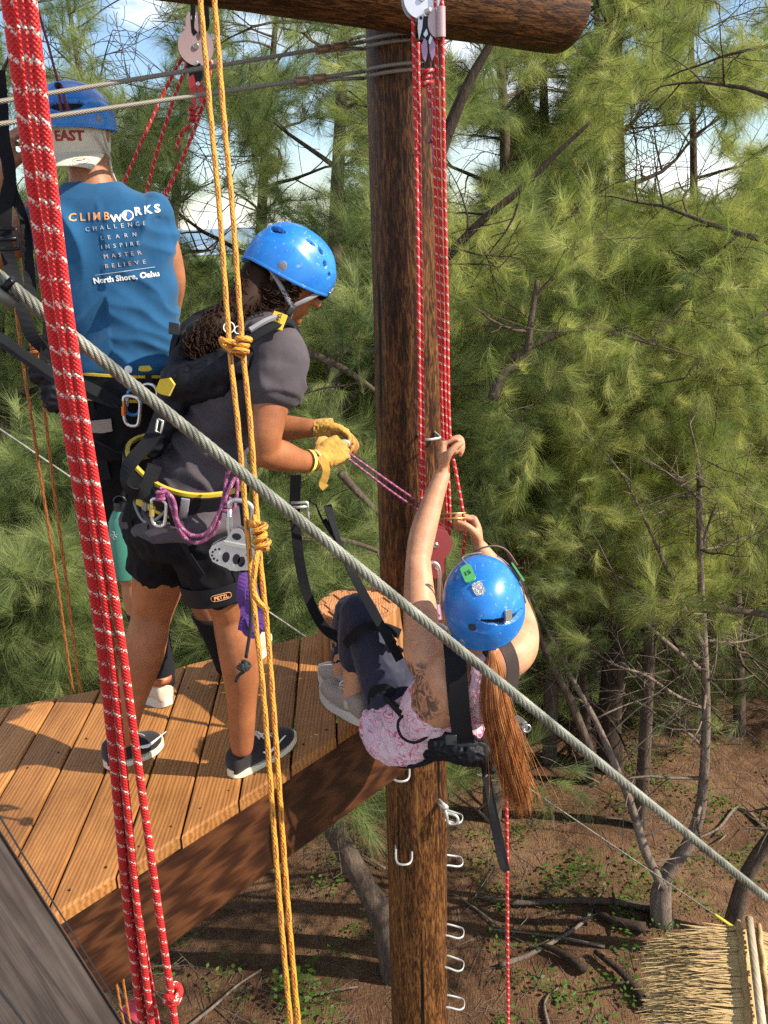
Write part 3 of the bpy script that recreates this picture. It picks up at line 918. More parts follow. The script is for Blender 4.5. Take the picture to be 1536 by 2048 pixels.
for i, (pp, lb_) in enumerate(zip(red, redlab)):
    dy = .014 if i in (1, 4) else 0.0
    pts = [PY(x, y, nearY(y) + dy + (.006 if i == 0 else 0)) for x, y in pp]
    rope('red_rope', pts, .0057, M_RED, lb_, 'red ropes hanging in the near bundle')
kc = PY(346, 1990, nearY(1990))
t = thing('rope_knot', kc, 'overhand knot near the bottom of the separate red rope', 'knot')
rope('coil', knot_pts(kc, (.2, -.3, 1), .0057, 2.1, 1.55, 4.5, 1.0), .0057, M_RED, None, parent=t)
yl = [(398, -60), (401, 0), (424, 260), (439, 420), (460, 700), (477, 860), (498, 1100), (511, 1240), (528, 1400), (559, 1800), (581, 2048), (587, 2110)]
yr = [(426, -60), (429, 0), (450, 260), (465, 420), (486, 700), (502, 860), (519, 1100), (533, 1240), (546, 1400), (575, 1800), (597, 2048), (603, 2110)]
rope('yellow_rope', [P(x, y, 1.48) for x, y in yl], .0046, M_YEL, 'left strand of the yellow rope pair with dark dashes, in front of the grey-shirted person', 'yellow ropes hanging in front')
rope('yellow_rope', [P(x, y, 1.485) for x, y in yr], .0046, M_YEL, 'right strand of the yellow rope pair, the one carrying the two knots', 'yellow ropes hanging in front')
# upper yellow knot
kc = P(484, 692, 1.475)
t = thing('rope_knot', kc, 'upper bulky yellow knot at the shoulder strap of the grey-shirted person', 'knot')
rope('coil', knot_pts(kc, (.3, .3, 1), .0051, 3.1, 1.75, 6.0), .0051, M_YEL, None, parent=t)
rope('tail', [kc + XR * .004, kc - XR * .012 + YU * .004 + ZV * .008, kc - XR * .026 + YU * .006 + ZV * .010, kc - XR * .034 + YU * .011, kc - XR * .032 + YU * .004 - ZV * .006, kc - XR * .016 - YU * .012], .0051, M_YEL, None, parent=t)
# lower yellow knot with its loop
kc = P(521, 1072, 1.475)
t = thing('rope_knot', kc, 'lower yellow knot beside the silver trolley with a hanging loop', 'knot')
rope('coil', knot_pts(kc, (-.15, .2, 1), .0051, 3.6, 1.9, 9.5), .0051, M_YEL, None, parent=t)
rope('tail', [kc - YU * .018, P(512, 1120, 1.46), P(507, 1170, 1.46), P(514, 1200, 1.46), P(536, 1222, 1.46)], .0051, M_YEL, None, parent=t)
rope('upper_tail', [kc + YU * .02 + ZV * .008, kc + YU * .025 - XR * .008 + ZV * .008, kc + YU * .032 - XR * .010], .0051, M_YEL, None, parent=t)
# orange ropes behind the platform
ol = [(-30, 230), (8, 470), (30, 604), (47, 734), (88, 995), (117, 1180), (146, 1383), (232, 1960), (262, 2110)]
orr = [(20, 330), (42, 500), (61, 625), (83, 773), (110, 995), (135, 1180), (161, 1382), (246, 1960), (272, 2110)]
rope('orange_rope', [PY(x, y, 2.98) for x, y in ol], .0056, M_ORG, 'left one of two orange ropes hanging behind the far edge of the platform', 'orange ropes behind the platform')
rope('orange_rope', [PY(x, y, 2.98) for x, y in orr], .0056, M_ORG, 'right one of two orange ropes behind the platform, with a knot', 'orange ropes behind the platform')
kc = PY(70, 694, 2.96)
t = thing('rope_knot', kc, 'orange knot on the rope behind the black straps at the left edge', 'knot')
rope('coil', knot_pts(kc, (0, 0, 1), .0056, 3.5, 2.2, 8.0), .0056, M_ORG, None, parent=t)

# ------------------------------------------------------------------ rope tackle in front of the pole
YT = 2.66
def TY(x, y, dy=0): return PY(x, y, YT + dy)
G = 'red ropes of the tackle in front of the pole'
rope('red_rope', [TY(826, -60), TY(826, 30), TY(829, 160), TY(833, 320), TY(837, 600), TY(840, 840), TY(843, 1010), TY(850, 1075)], .0054, M_RED, 'outer left red rope of the tackle, running down behind the raised forearm', G)
rope('red_rope', [TY(836, 85, .03), TY(838, 250, .02), TY(840, 420, .02), TY(843, 620, .02), TY(846, 850, .02), TY(850, 1010, .02), TY(856, 1060)], .0054, M_RED, 'second red rope from the left of the tackle, half hidden beside the outer one', G)
rope('red_rope', [TY(863, 175), TY(867, 250), TY(872, 420), TY(877, 620), TY(886, 860), TY(892, 1000), TY(894, 1060)], .0054, M_RED, 'red rope of the tackle that starts at the knot below the top pulleys', G)
rope('red_rope', [TY(868, -60), TY(871, 70), TY(878, 300), TY(885, 600), TY(893, 870), TY(899, 1010), TY(899, 1070)], .0054, M_RED, 'middle one of the right hand red ropes of the tackle, grasped by the raised hand', G)
rope('red_rope', [TY(883, -60, -.01), TY(884, 0, -.01), TY(888, 300, -.01), TY(894, 600, -.01), TY(899, 860, -.02), TY(911, 940, -.02), TY(925, 1020, -.02), TY(930, 1060), TY(925, 1120, .02)], .0054, M_RED, 'rightmost red rope of the tackle, bent into the lower hand beside the helmet', G)
kc = TY(855, 155, -.005)
t = thing('rope_knot', kc, 'red knot with dangling end under the top pulleys in front of the pole', 'knot')
rope('coil', knot_pts(kc, (.1, 0, 1), .0054, 3.0, 2.0, 8.0, .5), .0054, M_RED, None, parent=t)
rope('tail', [kc - YU * .02, TY(858, 185, -.01), TY(862, 215, -.01)], .0054, M_RED, None, parent=t)
bm = bmesh.new()
tube(bm, [TY(861, 105, -.01), TY(862, 150, -.015), TY(864, 250, -.015), TY(862, 275, -.01), TY(866, 300, -.01), TY(869, 335, -.01)], .0016, 6, 4, uv=True)
tube(bm, knot_pts(TY(860, 282, -.012), (1, 0, .3), .0018, 5, 2.5, 8), .0016, 5, 2, uv=True)
bm_obj('thin_cord', bm, M_DCORD, t)
# ---- pulleys
def disc(bm, c, r, th, n_, seg=40, bev=.0015, mi=0):
    n_ = V(n_).normalized()
    tube(bm, [V(c) - n_ * th / 2, V(c) - n_ * (th / 2 - bev), V(c) + n_ * (th / 2 - bev), V(c) + n_ * th / 2], [r - bev, r, r, r - bev], seg, 1, mi=mi)
def plate(bm, outline, c, u, v, n_, th, mi=0):
    """flat plate from a 2-D outline (metres)"""
    n_ = V(n_).normalized()
    a = [bm.verts.new(V(c) + V(u) * x + V(v) * y + n_ * th / 2) for x, y in outline]
    b = [bm.verts.new(q.co - n_ * th) for q in a]
    f1 = bm.faces.new(a); f2 = bm.faces.new(b[::-1]); fs = [f1, f2]
    for i in range(len(a)):
        fs.append(bm.faces.new((a[i], b[i], b[(i + 1) % len(a)], a[(i + 1) % len(a)])))
    for f in fs: f.material_index = mi
def cheek(r, neck, nw, top):
    """outline of a pulley cheek: a round of radius r tapering up to an attachment of half-width nw at height neck..top"""
    o_ = []
    a0 = math.asin(min(.95, nw / r * 1.15))
    for i in range(33):
        a = math.pi / 2 + a0 + (2 * math.pi - 2 * a0) * i / 32
        o_.append((r * math.cos(a), r * math.sin(a)))
    o_ += [(nw * 1.05, neck), (nw, neck + (top - neck) * .6), (nw * .6, top), (-nw * .6, top), (-nw, neck + (top - neck) * .6), (-nw * 1.05, neck)]
    return o_
def pulley(name, c, r, u, v, m, label, flip=False, txt=None, cat='pulley', group=None, top=1.75):
    """u right, v towards the attachment; two cheek plates, a sheave, an axle"""
    u = V(u).normalized(); v = (V(v) - u * V(v).dot(u)).normalized(); n_ = u.cross(v)
    if n_.dot(ZV) < 0: n_ = -n_
    t = thing(name, c, label, cat, group)
    for s, nm in ((1, 'cheek_plate'), (-1, 'cheek_plate')):
        bm = bmesh.new(); plate(bm, cheek(r, r * 1.15, r * .42, r * top), V(c) + n_ * (s * r * .34), u, v, n_, .004)
        bmesh.ops.bevel(bm, geom=[e for e in bm.edges if abs((e.verts[0].co - e.verts[1].co).normalized().dot(n_)) < .5], offset=.0012, segments=2, affect='EDGES')
        bm_obj(nm, bm, m, t, sharp=35)
    bm = bmesh.new(); disc(bm, c, r * .80, r * .5, n_, 32, .004); bm_obj('sheave', bm, M_BLACKMETAL, t, sharp=40)
    bm = bmesh.new(); disc(bm, V(c) + n_ * (r * .34 + .004), r * .17, .006, n_, 20, .0015); bm_obj('axle', bm, M_SILVER, t, sharp=40)
    bm = bmesh.new(); disc(bm, V(c) + v * r * 1.45 , r * .16, r * .8, n_, 16, .001); bm_obj('pin', bm, M_GALV, t, sharp=40)
    if txt:
        uu, vv = (-u, -v) if flip else (u, v)
        lettering('lettering', txt, r * .42, V(c) - v * r * .0 + u * r * .25 + v * r * .45 if flip else V(c) - v * r * .5, uu, vv, M_WHITE, t, off=r * .34 + .0026, bold=.0)
    return t
pulley('pulley', TY(841, 0, .01), .049, (1, .15, 0), (0, 0, 1), M_WHITEAL, 'round grey-white pulley at the very top of the rope tackle')
# small pinkish block with a folded side beside it
bk = TY(873, 47, -.01)
t = thing('rope_block', bk, 'small pink alloy block on the ropes just below the top pulley', 'pulley')
bm = bmesh.new(); plate(bm, [(-.024 * math.cos(a), .036 * math.sin(a)) if math.cos(a) > 0 else (.018, .036 * (1 if math.sin(a) > 0 else -1)) for a in [math.pi * (-.5 + i / 16) for i in range(17)]] + [(.014, .036), (.014, -.036)], bk, (1, .1, 0), (0, 0, 1), (0, -1, 0), .030)
bm_obj('side_plate', bm, M_PINK, t, smooth=False)
bm = bmesh.new(); tube(bm, [bk + V((.010, -.016, -.036)), bk + V((.010, -.016, .036))], .013, 16, 1); bm_obj('rope_guide', bm, M_PINK, t, sharp=40)
bm = bmesh.new(); disc(bm, bk + V((-.022, -.01, .028)), .008, .018, (1, -.6, .3)); bm_obj('bolt', bm, M_GALV, t, sharp=40)
# black cam body between the ropes
ck_ = TY(853, 75, .0)
t = thing('rope_clamp', ck_, 'black and lilac rope clamp hanging between the red ropes under the top pulley', 'clamp')
bm = bmesh.new(); plate(bm, [(-.006, .05), (.02, .045), (.026, .01), (.014, -.02), (.0, -.012), (-.018, .005), (-.016, .03)], ck_, (1, 0, 0), (0, 0, 1), (0, -1, 0), .02); bm_obj('body', bm, M_BLACKMETAL, t, smooth=False)
M_LILAC = mat('anodised_lilac_alloy', (.32, .19, .30), .35, .4)
bm = bmesh.new(); plate(bm, [(-.022, .045), (-.014, .052), (-.009, .047), (-.012, .02), (-.021, -.008), (-.024, .02)], ck_ + V((0, -.014, 0)), (1, 0, 0), (0, 0, 1), (0, -1, 0), .006); bm_obj('handle', bm, M_WHITEAL, t, smooth=False)
bm = bmesh.new(); disc(bm, ck_ + V((-.015, -.019, .044)), .004, .004, (0, -1, 0), 16, .0005); bm_obj('rivet', bm, M_BLACKMETAL, t)
bm = bmesh.new(); plate(bm, [(-.013, -.012), (-.004, .006), (.003, -.002), (.004, -.03), (-.002, -.052), (-.010, -.04)], ck_ + V((-.003, -.016, -.01)), (1, 0, 0), (0, 0, 1), (0, -1, 0), .007); plate(bm, [(.006, -.01), (.014, -.002), (.022, -.02), (.021, -.045), (.012, -.06), (.006, -.035)], ck_ + V((0, -.016, 0)), (1, 0, 0), (0, 0, 1), (0, -1, 0), .007); bm_obj('cam', bm, M_LILAC, t, smooth=False)
bm = bmesh.new(); plate(bm, [(-.010, .004), (-.001, .017), (.003, .004), (-.004, -.004)], ck_ + V((0, -.022, .0)), (1, 0, 0), (0, 0, 1), (0, -1, 0), .004); plate(bm, [(.004, -.012), (.009, .001), (.014, -.006), (.009, -.02), (.005, -.02)], ck_ + V((0, -.022, 0)), (1, 0, 0), (0, 0, 1), (0, -1, 0), .004); bm_obj('jaw', bm, M_WHITEAL, t, smooth=False)

# left tackle hanging from the log, behind the blue-shirted man
YL = 3.02
def LY(x, y, dy=0): return PY(x, y, YL + dy)
lp = LY(391, 95)
pulley('pulley', lp, .053, (1, .25, 0), (.02, 0, 1), M_PINK, 'pink round pulley hanging from black slings above the blue-shirted man')
t = thing('black_sling', LY(400, 40), 'pair of black slings holding the pink pulley under the crossing log', 'sling')
for pp in (((386, -60), (386, 20), (384, 55), (392, 68)), ((412, -60), (413, 20), (414, 50), (402, 68))):
    bm = bmesh.new(); ribbon(bm, [LY(x, y, -.02) for x, y in pp], .014, .004, (0, -1, 0)); bm_obj('strap', bm, M_WEB, t, smooth=False)
GL = 'red ropes of the tackle behind the blue-shirted man'
for pp, lb_ in ((((374, 98), (340, 160), (300, 245), (235, 395), (215, 440)), 'leftmost slanting red rope from the pink pulley'),
               (((381, 115), (352, 185), (315, 300), (290, 395), (278, 440)), 'second slanting red rope from the pink pulley'),
               (((424, 120), (408, 205), (372, 300), (330, 395), (305, 440)), 'rightmost slanting red rope from the pink pulley'),
               (((388, 262), (372, 300), (352, 345), (322, 400), (300, 440)), 'slanting red rope that leaves the knot under the pink pulley'),
               (((384, 250), (366, 262), (357, 280), (352, 300)), 'short curved red rope end under the pink pulley knot')):
    rope('red_rope', [LY(x, y) for x, y in pp], .0054, M_RED, lb_, GL)
kc = LY(388, 228, -.01)
t = thing('rope_knot', kc, 'dark red knot on the slanting ropes under the pink pulley', 'knot')
rope('coil', knot_pts(kc, (.1, 0, 1), .0054, 3.0, 2.2, 8.5), .0054, M_RED, None, parent=t)
t = thing('rope_clamp', LY(392, 165), 'red and black rope clamp between the two brown cables under the pink pulley', 'clamp')
bm = bmesh.new(); cc = LY(392, 150, -.01); plate(bm, [(-.022, .03), (-.01, .036), (.018, .03), (.022, .0), (.010, -.03), (-.006, -.02), (-.02, .0)], cc, (1, 0, 0), (0, 0, 1), (0, -1, 0), .02); bm_obj('body', bm, M_BLACKMETAL, t, smooth=False)
bm = bmesh.new(); plate(bm, [(-.022, .02), (-.006, .03), (0, .0), (-.006, -.06), (-.018, -.05)], cc + V((0, -.014, -.03)), (1, 0, 0), (0, 0, 1), (0, -1, 0), .006); plate(bm, [(.004, .0), (.018, .012), (.024, -.02), (.014, -.055), (.004, -.04)], cc + V((0, -.014, -.03)), (1, 0, 0), (0, 0, 1), (0, -1, 0), .006); bm_obj('cam', bm, M_REDAL, t, smooth=False)
for dx, dz in ((.008, .03), (.008, -.028)):
    bm = bmesh.new(); disc(bm, cc + V((dx, -.022, dz)), .0065, .006, (0, -1, 0), 16, .001); bm_obj('rivet', bm, M_SILVER, t)
# ------------------------------------------------------------------ casuarina trees
rng = np.random.default_rng(11)
def leaf_mat(name, c1, c2, c3):
    m = mat(name, c1, .5, spec=.3); k = N(m); t = m.node_tree
    g = k.n('NewGeometry').outputs['Position']
    a = k.n('TexNoise', ins={'Vector': g, 'Scale': .8, 'Detail': 3.0}).outputs[0]
    oi = k.n('ObjectInfo').outputs['Random']
    f = k.math('ADD', k.math('MULTIPLY', a, .6), k.math('MULTIPLY', oi, .52))
    col = k.ramp(f, [(.32, c1), (.52, c2), (.72, c3)])
    k.base(col)
    tr = k.n('BsdfTranslucent', ins={'Color': k.mix(.35, col, (.25, .32, .04))})
    mx = k.n('MixShader', ins={0: .54, 1: t.nodes['Principled BSDF'].outputs[0], 2: tr.outputs[0]})
    t.links.new(mx.outputs[0], t.nodes['Material Output'].inputs[0])
    return m
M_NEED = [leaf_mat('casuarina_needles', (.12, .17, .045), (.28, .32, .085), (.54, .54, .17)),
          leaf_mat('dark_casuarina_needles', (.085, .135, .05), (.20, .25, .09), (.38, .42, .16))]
def bark_mat(name, c1, c2, c3):
    m = mat(name, c2, .9, spec=.2); k = N(m)
    a = k.noise(k.coord('Object', (1, 1, .22)), 34, 6, .72, 1.2); b = k.noise(k.coord('Object'), 2.2, 3)
    k.base(k.ramp(k.math('ADD', k.math('MULTIPLY', a, .75), k.math('MULTIPLY', b, .25)), [(.33, c1), (.5, c2), (.7, c3)]))
    k.bump(a, .9, .02)
    return m
M_BARK = bark_mat('rough_grey_bark', (.030, .020, .015), (.095, .066, .048), (.19, .145, .11))
M_BARKD = bark_mat('dark_bark', (.014, .009, .007), (.045, .029, .021), (.09, .062, .045))
M_DEAD = bark_mat('bleached_dead_wood', (.07, .05, .038), (.18, .135, .105), (.30, .24, .19))
def spray_mesh(name, seed, m, nneed=130, L_=.32, wid=.0028):
    r = np.random.default_rng(seed)
    verts = []; faces = []
    def strip(p0, d, ln, w, droop, segs=3):
        d = d / np.linalg.norm(d)
        side = np.cross(d, [0, 0, 1]); side += r.normal(0, .5, 3); side -= d * side.dot(d); side /= (np.linalg.norm(side) + 1e-9)
        p = np.array(p0, float); i0 = len(verts)
        for s in range(segs + 1):
            ww = w * (1 - .75 * s / segs) * .5
            verts.append(p - side * ww); verts.append(p + side * ww)
            d = d + np.array([0, 0, -droop]) / segs; d /= np.linalg.norm(d)
            p = p + d * (ln / segs)
        for s in range(segs):
            a = i0 + 2 * s; faces.append((a, a + 1, a + 3, a + 2))
    tw = []
    p = np.zeros(3); d = np.array([1, 0, .25])
    for i in range(8):
        tw.append(p.copy()); d = d + np.array([0, r.normal(0, .08), -.11]); d /= np.linalg.norm(d); p = p + d * (L_ / 7)
    # woody twig
    for i in range(7):
        a, b = tw[i], tw[i + 1]; w = .004 * (1 - i / 9)
        i0 = len(verts)
        for q in (a, b):
            verts.extend([q + np.array([0, w, 0]), q - np.array([0, w, 0]), q + np.array([0, 0, w])])
        for j in range(3): faces.append((i0 + j, i0 + (j + 1) % 3, i0 + 3 + (j + 1) % 3, i0 + 3 + j))
    nt_ = len(faces)
    for i in range(nneed):
        t = r.uniform(.05, 1) ** .8 * 6.99; k = int(t); q = tw[k] + (tw[min(k + 1, 7)] - tw[k]) * (t - k)
        ax = tw[min(k + 1, 7)] - tw[k]; ax /= np.linalg.norm(ax)
        rd = r.normal(0, 1, 3); rd -= ax * rd.dot(ax); rd /= np.linalg.norm(rd)
        d = ax * r.uniform(.3, 1.5) + rd * r.uniform(.25, 1.0) + np.array([0, 0, .10])
        strip(q, d, r.uniform(.10, .36), wid * r.uniform(.6, 1.2), r.uniform(.3, 2.2))
    me = bpy.data.meshes.new(name); me.from_pydata([tuple(v) for v in verts], [], faces)
    me.materials.append(m); me.materials.append(M_BARKD)
    mi = [1] * nt_ + [0] * (len(faces) - nt_); me.polygons.foreach_set('material_index', mi)
    me.polygons.foreach_set('use_smooth', [True] * len(faces))
    me.update()
    return me
GN_CACHE = {}
def gn_group(proto):
    if proto.name in GN_CACHE: return GN_CACHE[proto.name]
    g = bpy.data.node_groups.new('spray_' + proto.name, 'GeometryNodeTree')
    g.interface.new_socket('Geometry', in_out='INPUT', socket_type='NodeSocketGeometry')
    g.interface.new_socket('Geometry', in_out='OUTPUT', socket_type='NodeSocketGeometry')
    gi = g.nodes.new('NodeGroupInput'); go = g.nodes.new('NodeGroupOutput')
    oi = g.nodes.new('GeometryNodeObjectInfo'); oi.inputs['Object'].default_value = proto; oi.inputs['As Instance'].default_value = True; oi.transform_space = 'ORIGINAL'
    ip = g.nodes.new('GeometryNodeInstanceOnPoints')
    ar = g.nodes.new('GeometryNodeInputNamedAttribute'); ar.data_type = 'FLOAT_VECTOR'; ar.inputs['Name'].default_value = 'rot'
    asz = g.nodes.new('GeometryNodeInputNamedAttribute'); asz.data_type = 'FLOAT'; asz.inputs['Name'].default_value = 'size'
    er = g.nodes.new('FunctionNodeEulerToRotation')
    g.links.new(gi.outputs[0], ip.inputs['Points']); g.links.new(oi.outputs['Geometry'], ip.inputs['Instance'])
    g.links.new(ar.outputs['Attribute'], er.inputs[0]); g.links.new(er.outputs[0], ip.inputs['Rotation'])
    g.links.new(asz.outputs['Attribute'], ip.inputs['Scale']); g.links.new(ip.outputs[0], go.inputs[0])
    GN_CACHE[proto.name] = g
    return g
def scatter(name, pts, proto, parent=None, kind=None):
    """pts: list of (pos, dir, roll, scale)"""
    off = V(parent['_w']) if parent is not None else V((0, 0, 0))
    me = bpy.data.meshes.new(name)
    me.from_pydata([tuple(V(p[0]) - off) for p in pts], [], [])
    rot = np.zeros((len(pts), 3), np.float32); sz = np.zeros(len(pts), np.float32)
    for i, (p, d, rl, s) in enumerate(pts):
        d = V(d).normalized()
        rot[i] = (rl, math.asin(max(-1, min(1, -d.z))), math.atan2(d.y, d.x)); sz[i] = s
    a = me.attributes.new('rot', 'FLOAT_VECTOR', 'POINT'); a.data.foreach_set('vector', rot.ravel())
    a = me.attributes.new('size', 'FLOAT', 'POINT'); a.data.foreach_set('value', sz)
    o = bpy.data.objects.new(name, me); COL.objects.link(o)
    if parent is not None: o.parent = parent
    o['_w'] = tuple(off)
    md = o.modifiers.new('sprays', 'NODES'); md.node_group = gn_group(proto)
    if kind: o['kind'] = kind
    return o
# openings in the canopy: (px, py, half width, half height)
GAPS = [(262, 70, 70, 120), (420, 440, 62, 55), (415, 300, 24, 60), (925, 330, 26, 80), (935, 92, 30, 34), (1285, 300, 48, 84), (1340, 345, 40, 45), (1440, 360, 26, 36), (1110, 190, 16, 26), (890, 60, 20, 30), (1260, 90, 16, 22), (1500, 250, 22, 26), (985, 300, 18, 30), (1165, 30, 22, 34), (1010, 180, 18, 30),
        (590, 290, 26, 22), (655, 300, 20, 24), (500, 60, 26, 16), (610, 350, 16, 30), (1385, 270, 24, 50), (1470, 30, 30, 30), (60, 60, 18, 40), (1400, 100, 18, 40), (480, 330, 12, 26), (560, 110, 14, 14), (210, 470, 10, 10), (30, 320, 26, 60)]
def in_gap(p, soft=1.0):
    q = CI.transposed() @ (V(p) - V((0, 0, CAMZ)))
    if q.z > -.5: return False
    x, y = 768 + F * q.x / -q.z, 1024 - F * q.y / -q.z
    for gx, gy, gw, gh in GAPS:
        e = ((x - gx) / (gw + 18)) ** 2 + ((y - gy) / (gh + 18)) ** 2
        if e < 1 or (e < 2.0 and random.random() < .35): return True
    return False
protos = {}
def get_proto(kind, root):
    """the spray that is copied over the crowns is itself a spray at the tip of the first tree that uses it"""
    return protos[kind]
def grow(bm, p, d, ln, r, levels, out, droopy=.06, rnd=random, wig=.22, n=7):
    """recursive limb; out collects (pos, dir) of twig points"""
    pts = [V(p)]; d = V(d).normalized(); step = ln / n; kids = []
    for i in range(n):
        d = d + V((rnd.gauss(0, wig), rnd.gauss(0, wig), rnd.gauss(0, wig) - droopy * (i / n))) * .5
        d.normalize(); pts.append(pts[-1] + d * step)
        if levels > 0 and i >= 1 and rnd.random() < (.95 if levels > 1 else .85): kids.append((pts[-1].copy(), d.copy(), i / n))
    rr = [max(r * (1 - .8 * i / n), .0035) for i in range(n + 1)]
    tube(bm, pts, rr, 5 if r < .03 else 8, 1, cap=False)
    for q, dd, f in kids:
        s = V((rnd.gauss(0, 1), rnd.gauss(0, 1), rnd.gauss(.1, .7))); s = (s - dd * s.dot(dd)).normalized()
        nd = dd * .6 + s * .9
        grow(bm, q, nd, ln * (.62 - .25 * f) * rnd.uniform(.8, 1.2), r * .45 * (1 - .5 * f), levels - 1, out, droopy * 1.3, rnd, wig, max(4, n - 2))
    if levels == 0:
        for i in range(1, n + 1): out.append((pts[i], (pts[i] - pts[i - 1]).normalized()))
def add_sprays(out, per, scale, rnd):
    per = per * 1.8; scale = scale * .72
    res = []
    for p, d in out:
        for _ in range(per if isinstance(per, int) else (int(per) + (rnd.random() < per % 1))):
            q = p + V((rnd.gauss(0, .17), rnd.gauss(0, .17), rnd.gauss(0, .15))) * scale
            dd = d * .8 + V((rnd.gauss(0, .55), rnd.gauss(0, .55), rnd.gauss(-.12, .45)))
            if dd.length < .1: continue
            zc = q.z + .5 * noise.noise(q * .8)
            if zc < 4.35: continue
            if zc > 8.8 and rnd.random() < min(.66, (zc - 8.8) * .18 + (.02 if q.x > 0 else .25)): continue
            if noise.noise(q * 1.1 + V((9, 2, 4))) < -.30 + max(0, zc - 8.4) * .085: continue
            if in_gap(q + dd.normalized() * .12): continue
            res.append((q, dd, rnd.uniform(0, 6.28), scale * rnd.uniform(.75, 1.3)))
    return res
def tree(label, path, radii, seed, limb_from=.3, nlimb=12, llen=(1.6, 2.6), levels=2, per=2, scale=1.0, kind=0, bark=None, up=.25, group='casuarina trees around the platform', side=None, extra=None, name='casuarina_tree'):
    rnd = random.Random(seed)
    path = [V(p) for p in path]; g0 = gz(path[0].x, path[0].y)
    if path[0].z > g0 + .1: path = [V((path[0].x, path[0].y, g0 - .2))] + path; radii = [radii[0] * 1.15] + list(radii)
    elif path[0].z < g0 - .3:
        while len(path) > 2 and path[1].z < g0 - .05: path = path[1:]; radii = radii[1:]
    root = thing(name, path[0], label, 'tree', group)
    if seed not in (20, 21, 22): radii = [q_ * .74 for q_ in radii]
    bm = bmesh.new(); bmt = bmesh.new()
    tube(bmt, path, radii, 12, 5)
    sp = catmull([(*p, r) for p, r in zip(path, radii)], 8)
    out = []
    for i in range(nlimb):
        f = limb_from + (1 - limb_from) * (i + rnd.random() * .7) / nlimb
        q = sp[min(int(f * (len(sp) - 1)), len(sp) - 1)]
        a = rnd.uniform(0, 2 * math.pi)
        if side is not None and rnd.random() < .75: a = side + rnd.gauss(0, .7)
        d = V((math.cos(a), math.sin(a), up + rnd.gauss(0, .2)))
        ln = rnd.uniform(*llen) * (1.1 - .5 * f)
        grow(bm, V(q[:3]), d, ln, max(q[3] * .45, .012), levels, out, rnd=rnd)
    # leader
    q = sp[-1]; grow(bm, V(q[:3]), V(sp[-1][:3]) - V(sp[-3][:3]), llen[0] * .7, max(q[3], .01), min(levels, 1), out, rnd=rnd)
    if extra: extra(bm, out, rnd)
    bm_obj('trunk', bmt, bark or M_BARK, root)
    bm_obj('branches', bm, bark or M_BARK, root)
    sp_ = add_sprays(out, per, scale, rnd)
    if kind not in protos:
        p0 = sp_.pop(0)
        pr = bpy.data.objects.new('needle_spray', spray_mesh('needle_spray', 40 + kind, M_NEED[min(kind, 1)]))
        COL.objects.link(pr); pr.parent = root; pr['_w'] = root['_w']
        d = V(p0[1]).normalized(); pr.location = V(p0[0]) - V(root['_w']); pr.rotation_euler = (p0[2], math.asin(-d.z), math.atan2(d.y, d.x)); pr.scale = (p0[3],) * 3
        protos[kind] = pr
    if sp_: scatter('crown', sp_, protos[kind], root, 'stuff')
    return len(sp_)
def pyp(lst, Y, dy=0): return [PY(x, y, Y + dy * i) for i, (x, y) in enumerate(lst)]
NSP = 0
# trees that can be told apart, back to front
NSP += tree('large dark trunked casuarina right of the hanging climber', pyp([(1225, 1575), (1218, 1450), (1238, 1230), (1262, 960), (1252, 700), (1240, 420), (1235, 120), (1232, -150)], 12.0), [.30, .26, .22, .19, .15, .12, .08, .05], 1, .28, 26, (2.0, 3.2), 2, 1.7, 1.3, 0, M_BARKD)
NSP += tree('tall casuarina with thin pale trunk near the right frame edge, sky behind', pyp([(1400, 1480), (1395, 1100), (1390, 700), (1388, 420), (1385, 180), (1378, -120)], 15.0), [.17, .15, .12, .09, .06, .03], 2, .25, 24, (2.0, 3.0), 2, 1.5, 1.5, 0)
NSP += tree('bushy yellow-green casuarina whose crown top catches the sun at right', pyp([(1480, 1500), (1475, 1250), (1460, 1000), (1450, 780), (1450, 560)], 12.8), [.14, .12, .10, .07, .04], 3, .2, 24, (1.9, 3.0), 2, 2, 1.35, 0)
NSP += tree('casuarina behind the red ropes with forked upper trunk against the sky', pyp([(985, 1450), (990, 1100), (1000, 700), (1010, 380), (1005, 180), (985, 60), (960, -80)], 11.0), [.17, .15, .12, .09, .07, .05, .03], 4, .28, 24, (1.7, 2.6), 2, 1.4, 1.2, 0)
NSP += tree('casuarina with long drooping branches standing between pole and right frame edge', pyp([(1100, 1480), (1105, 1200), (1090, 900), (1085, 600), (1090, 300), (1080, 20), (1070, -150)], 12.2), [.16, .15, .13, .10, .08, .06, .03], 5, .25, 26, (1.7, 2.8), 2, 1.4, 1.25, 0)
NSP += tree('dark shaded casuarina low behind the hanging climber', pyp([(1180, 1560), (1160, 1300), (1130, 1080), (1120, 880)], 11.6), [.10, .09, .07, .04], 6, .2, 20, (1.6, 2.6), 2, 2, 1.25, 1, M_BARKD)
NSP += tree('casuarina just left of the tall pole, between the two people and the sky', pyp([(812, 2040), (816, 1750), (800, 1500), (715, 1250), (668, 950), (665, 800), (670, 500), (680, 250), (690, 60), (700, -100)], 8.5), [.16, .15, .13, .12, .11, .10, .09, .07, .05, .03], 7, .35, 24, (1.4, 2.4), 2, 1.4, 1.0, 1)
NSP += tree('casuarina behind the helmet of the grey-shirted person', pyp([(520, 1450), (515, 1100), (510, 800), (520, 520), (530, 300), (545, 120), (560, -60)], 11.5), [.17, .15, .13, .10, .07, .05, .03], 8, .3, 22, (1.8, 2.7), 2, 1.2, 1.25, 1)
NSP += tree('slim tall tree in the top left corner with sparse crown against blue sky', pyp([(300, 1500), (260, 1100), (215, 700), (180, 330), (165, 180), (145, 60), (125, -80)], 13.0), [.14, .13, .11, .08, .06, .045, .03], 9, .3, 20, (1.2, 1.9), 2, .7, 1.3, 1, M_BARKD)
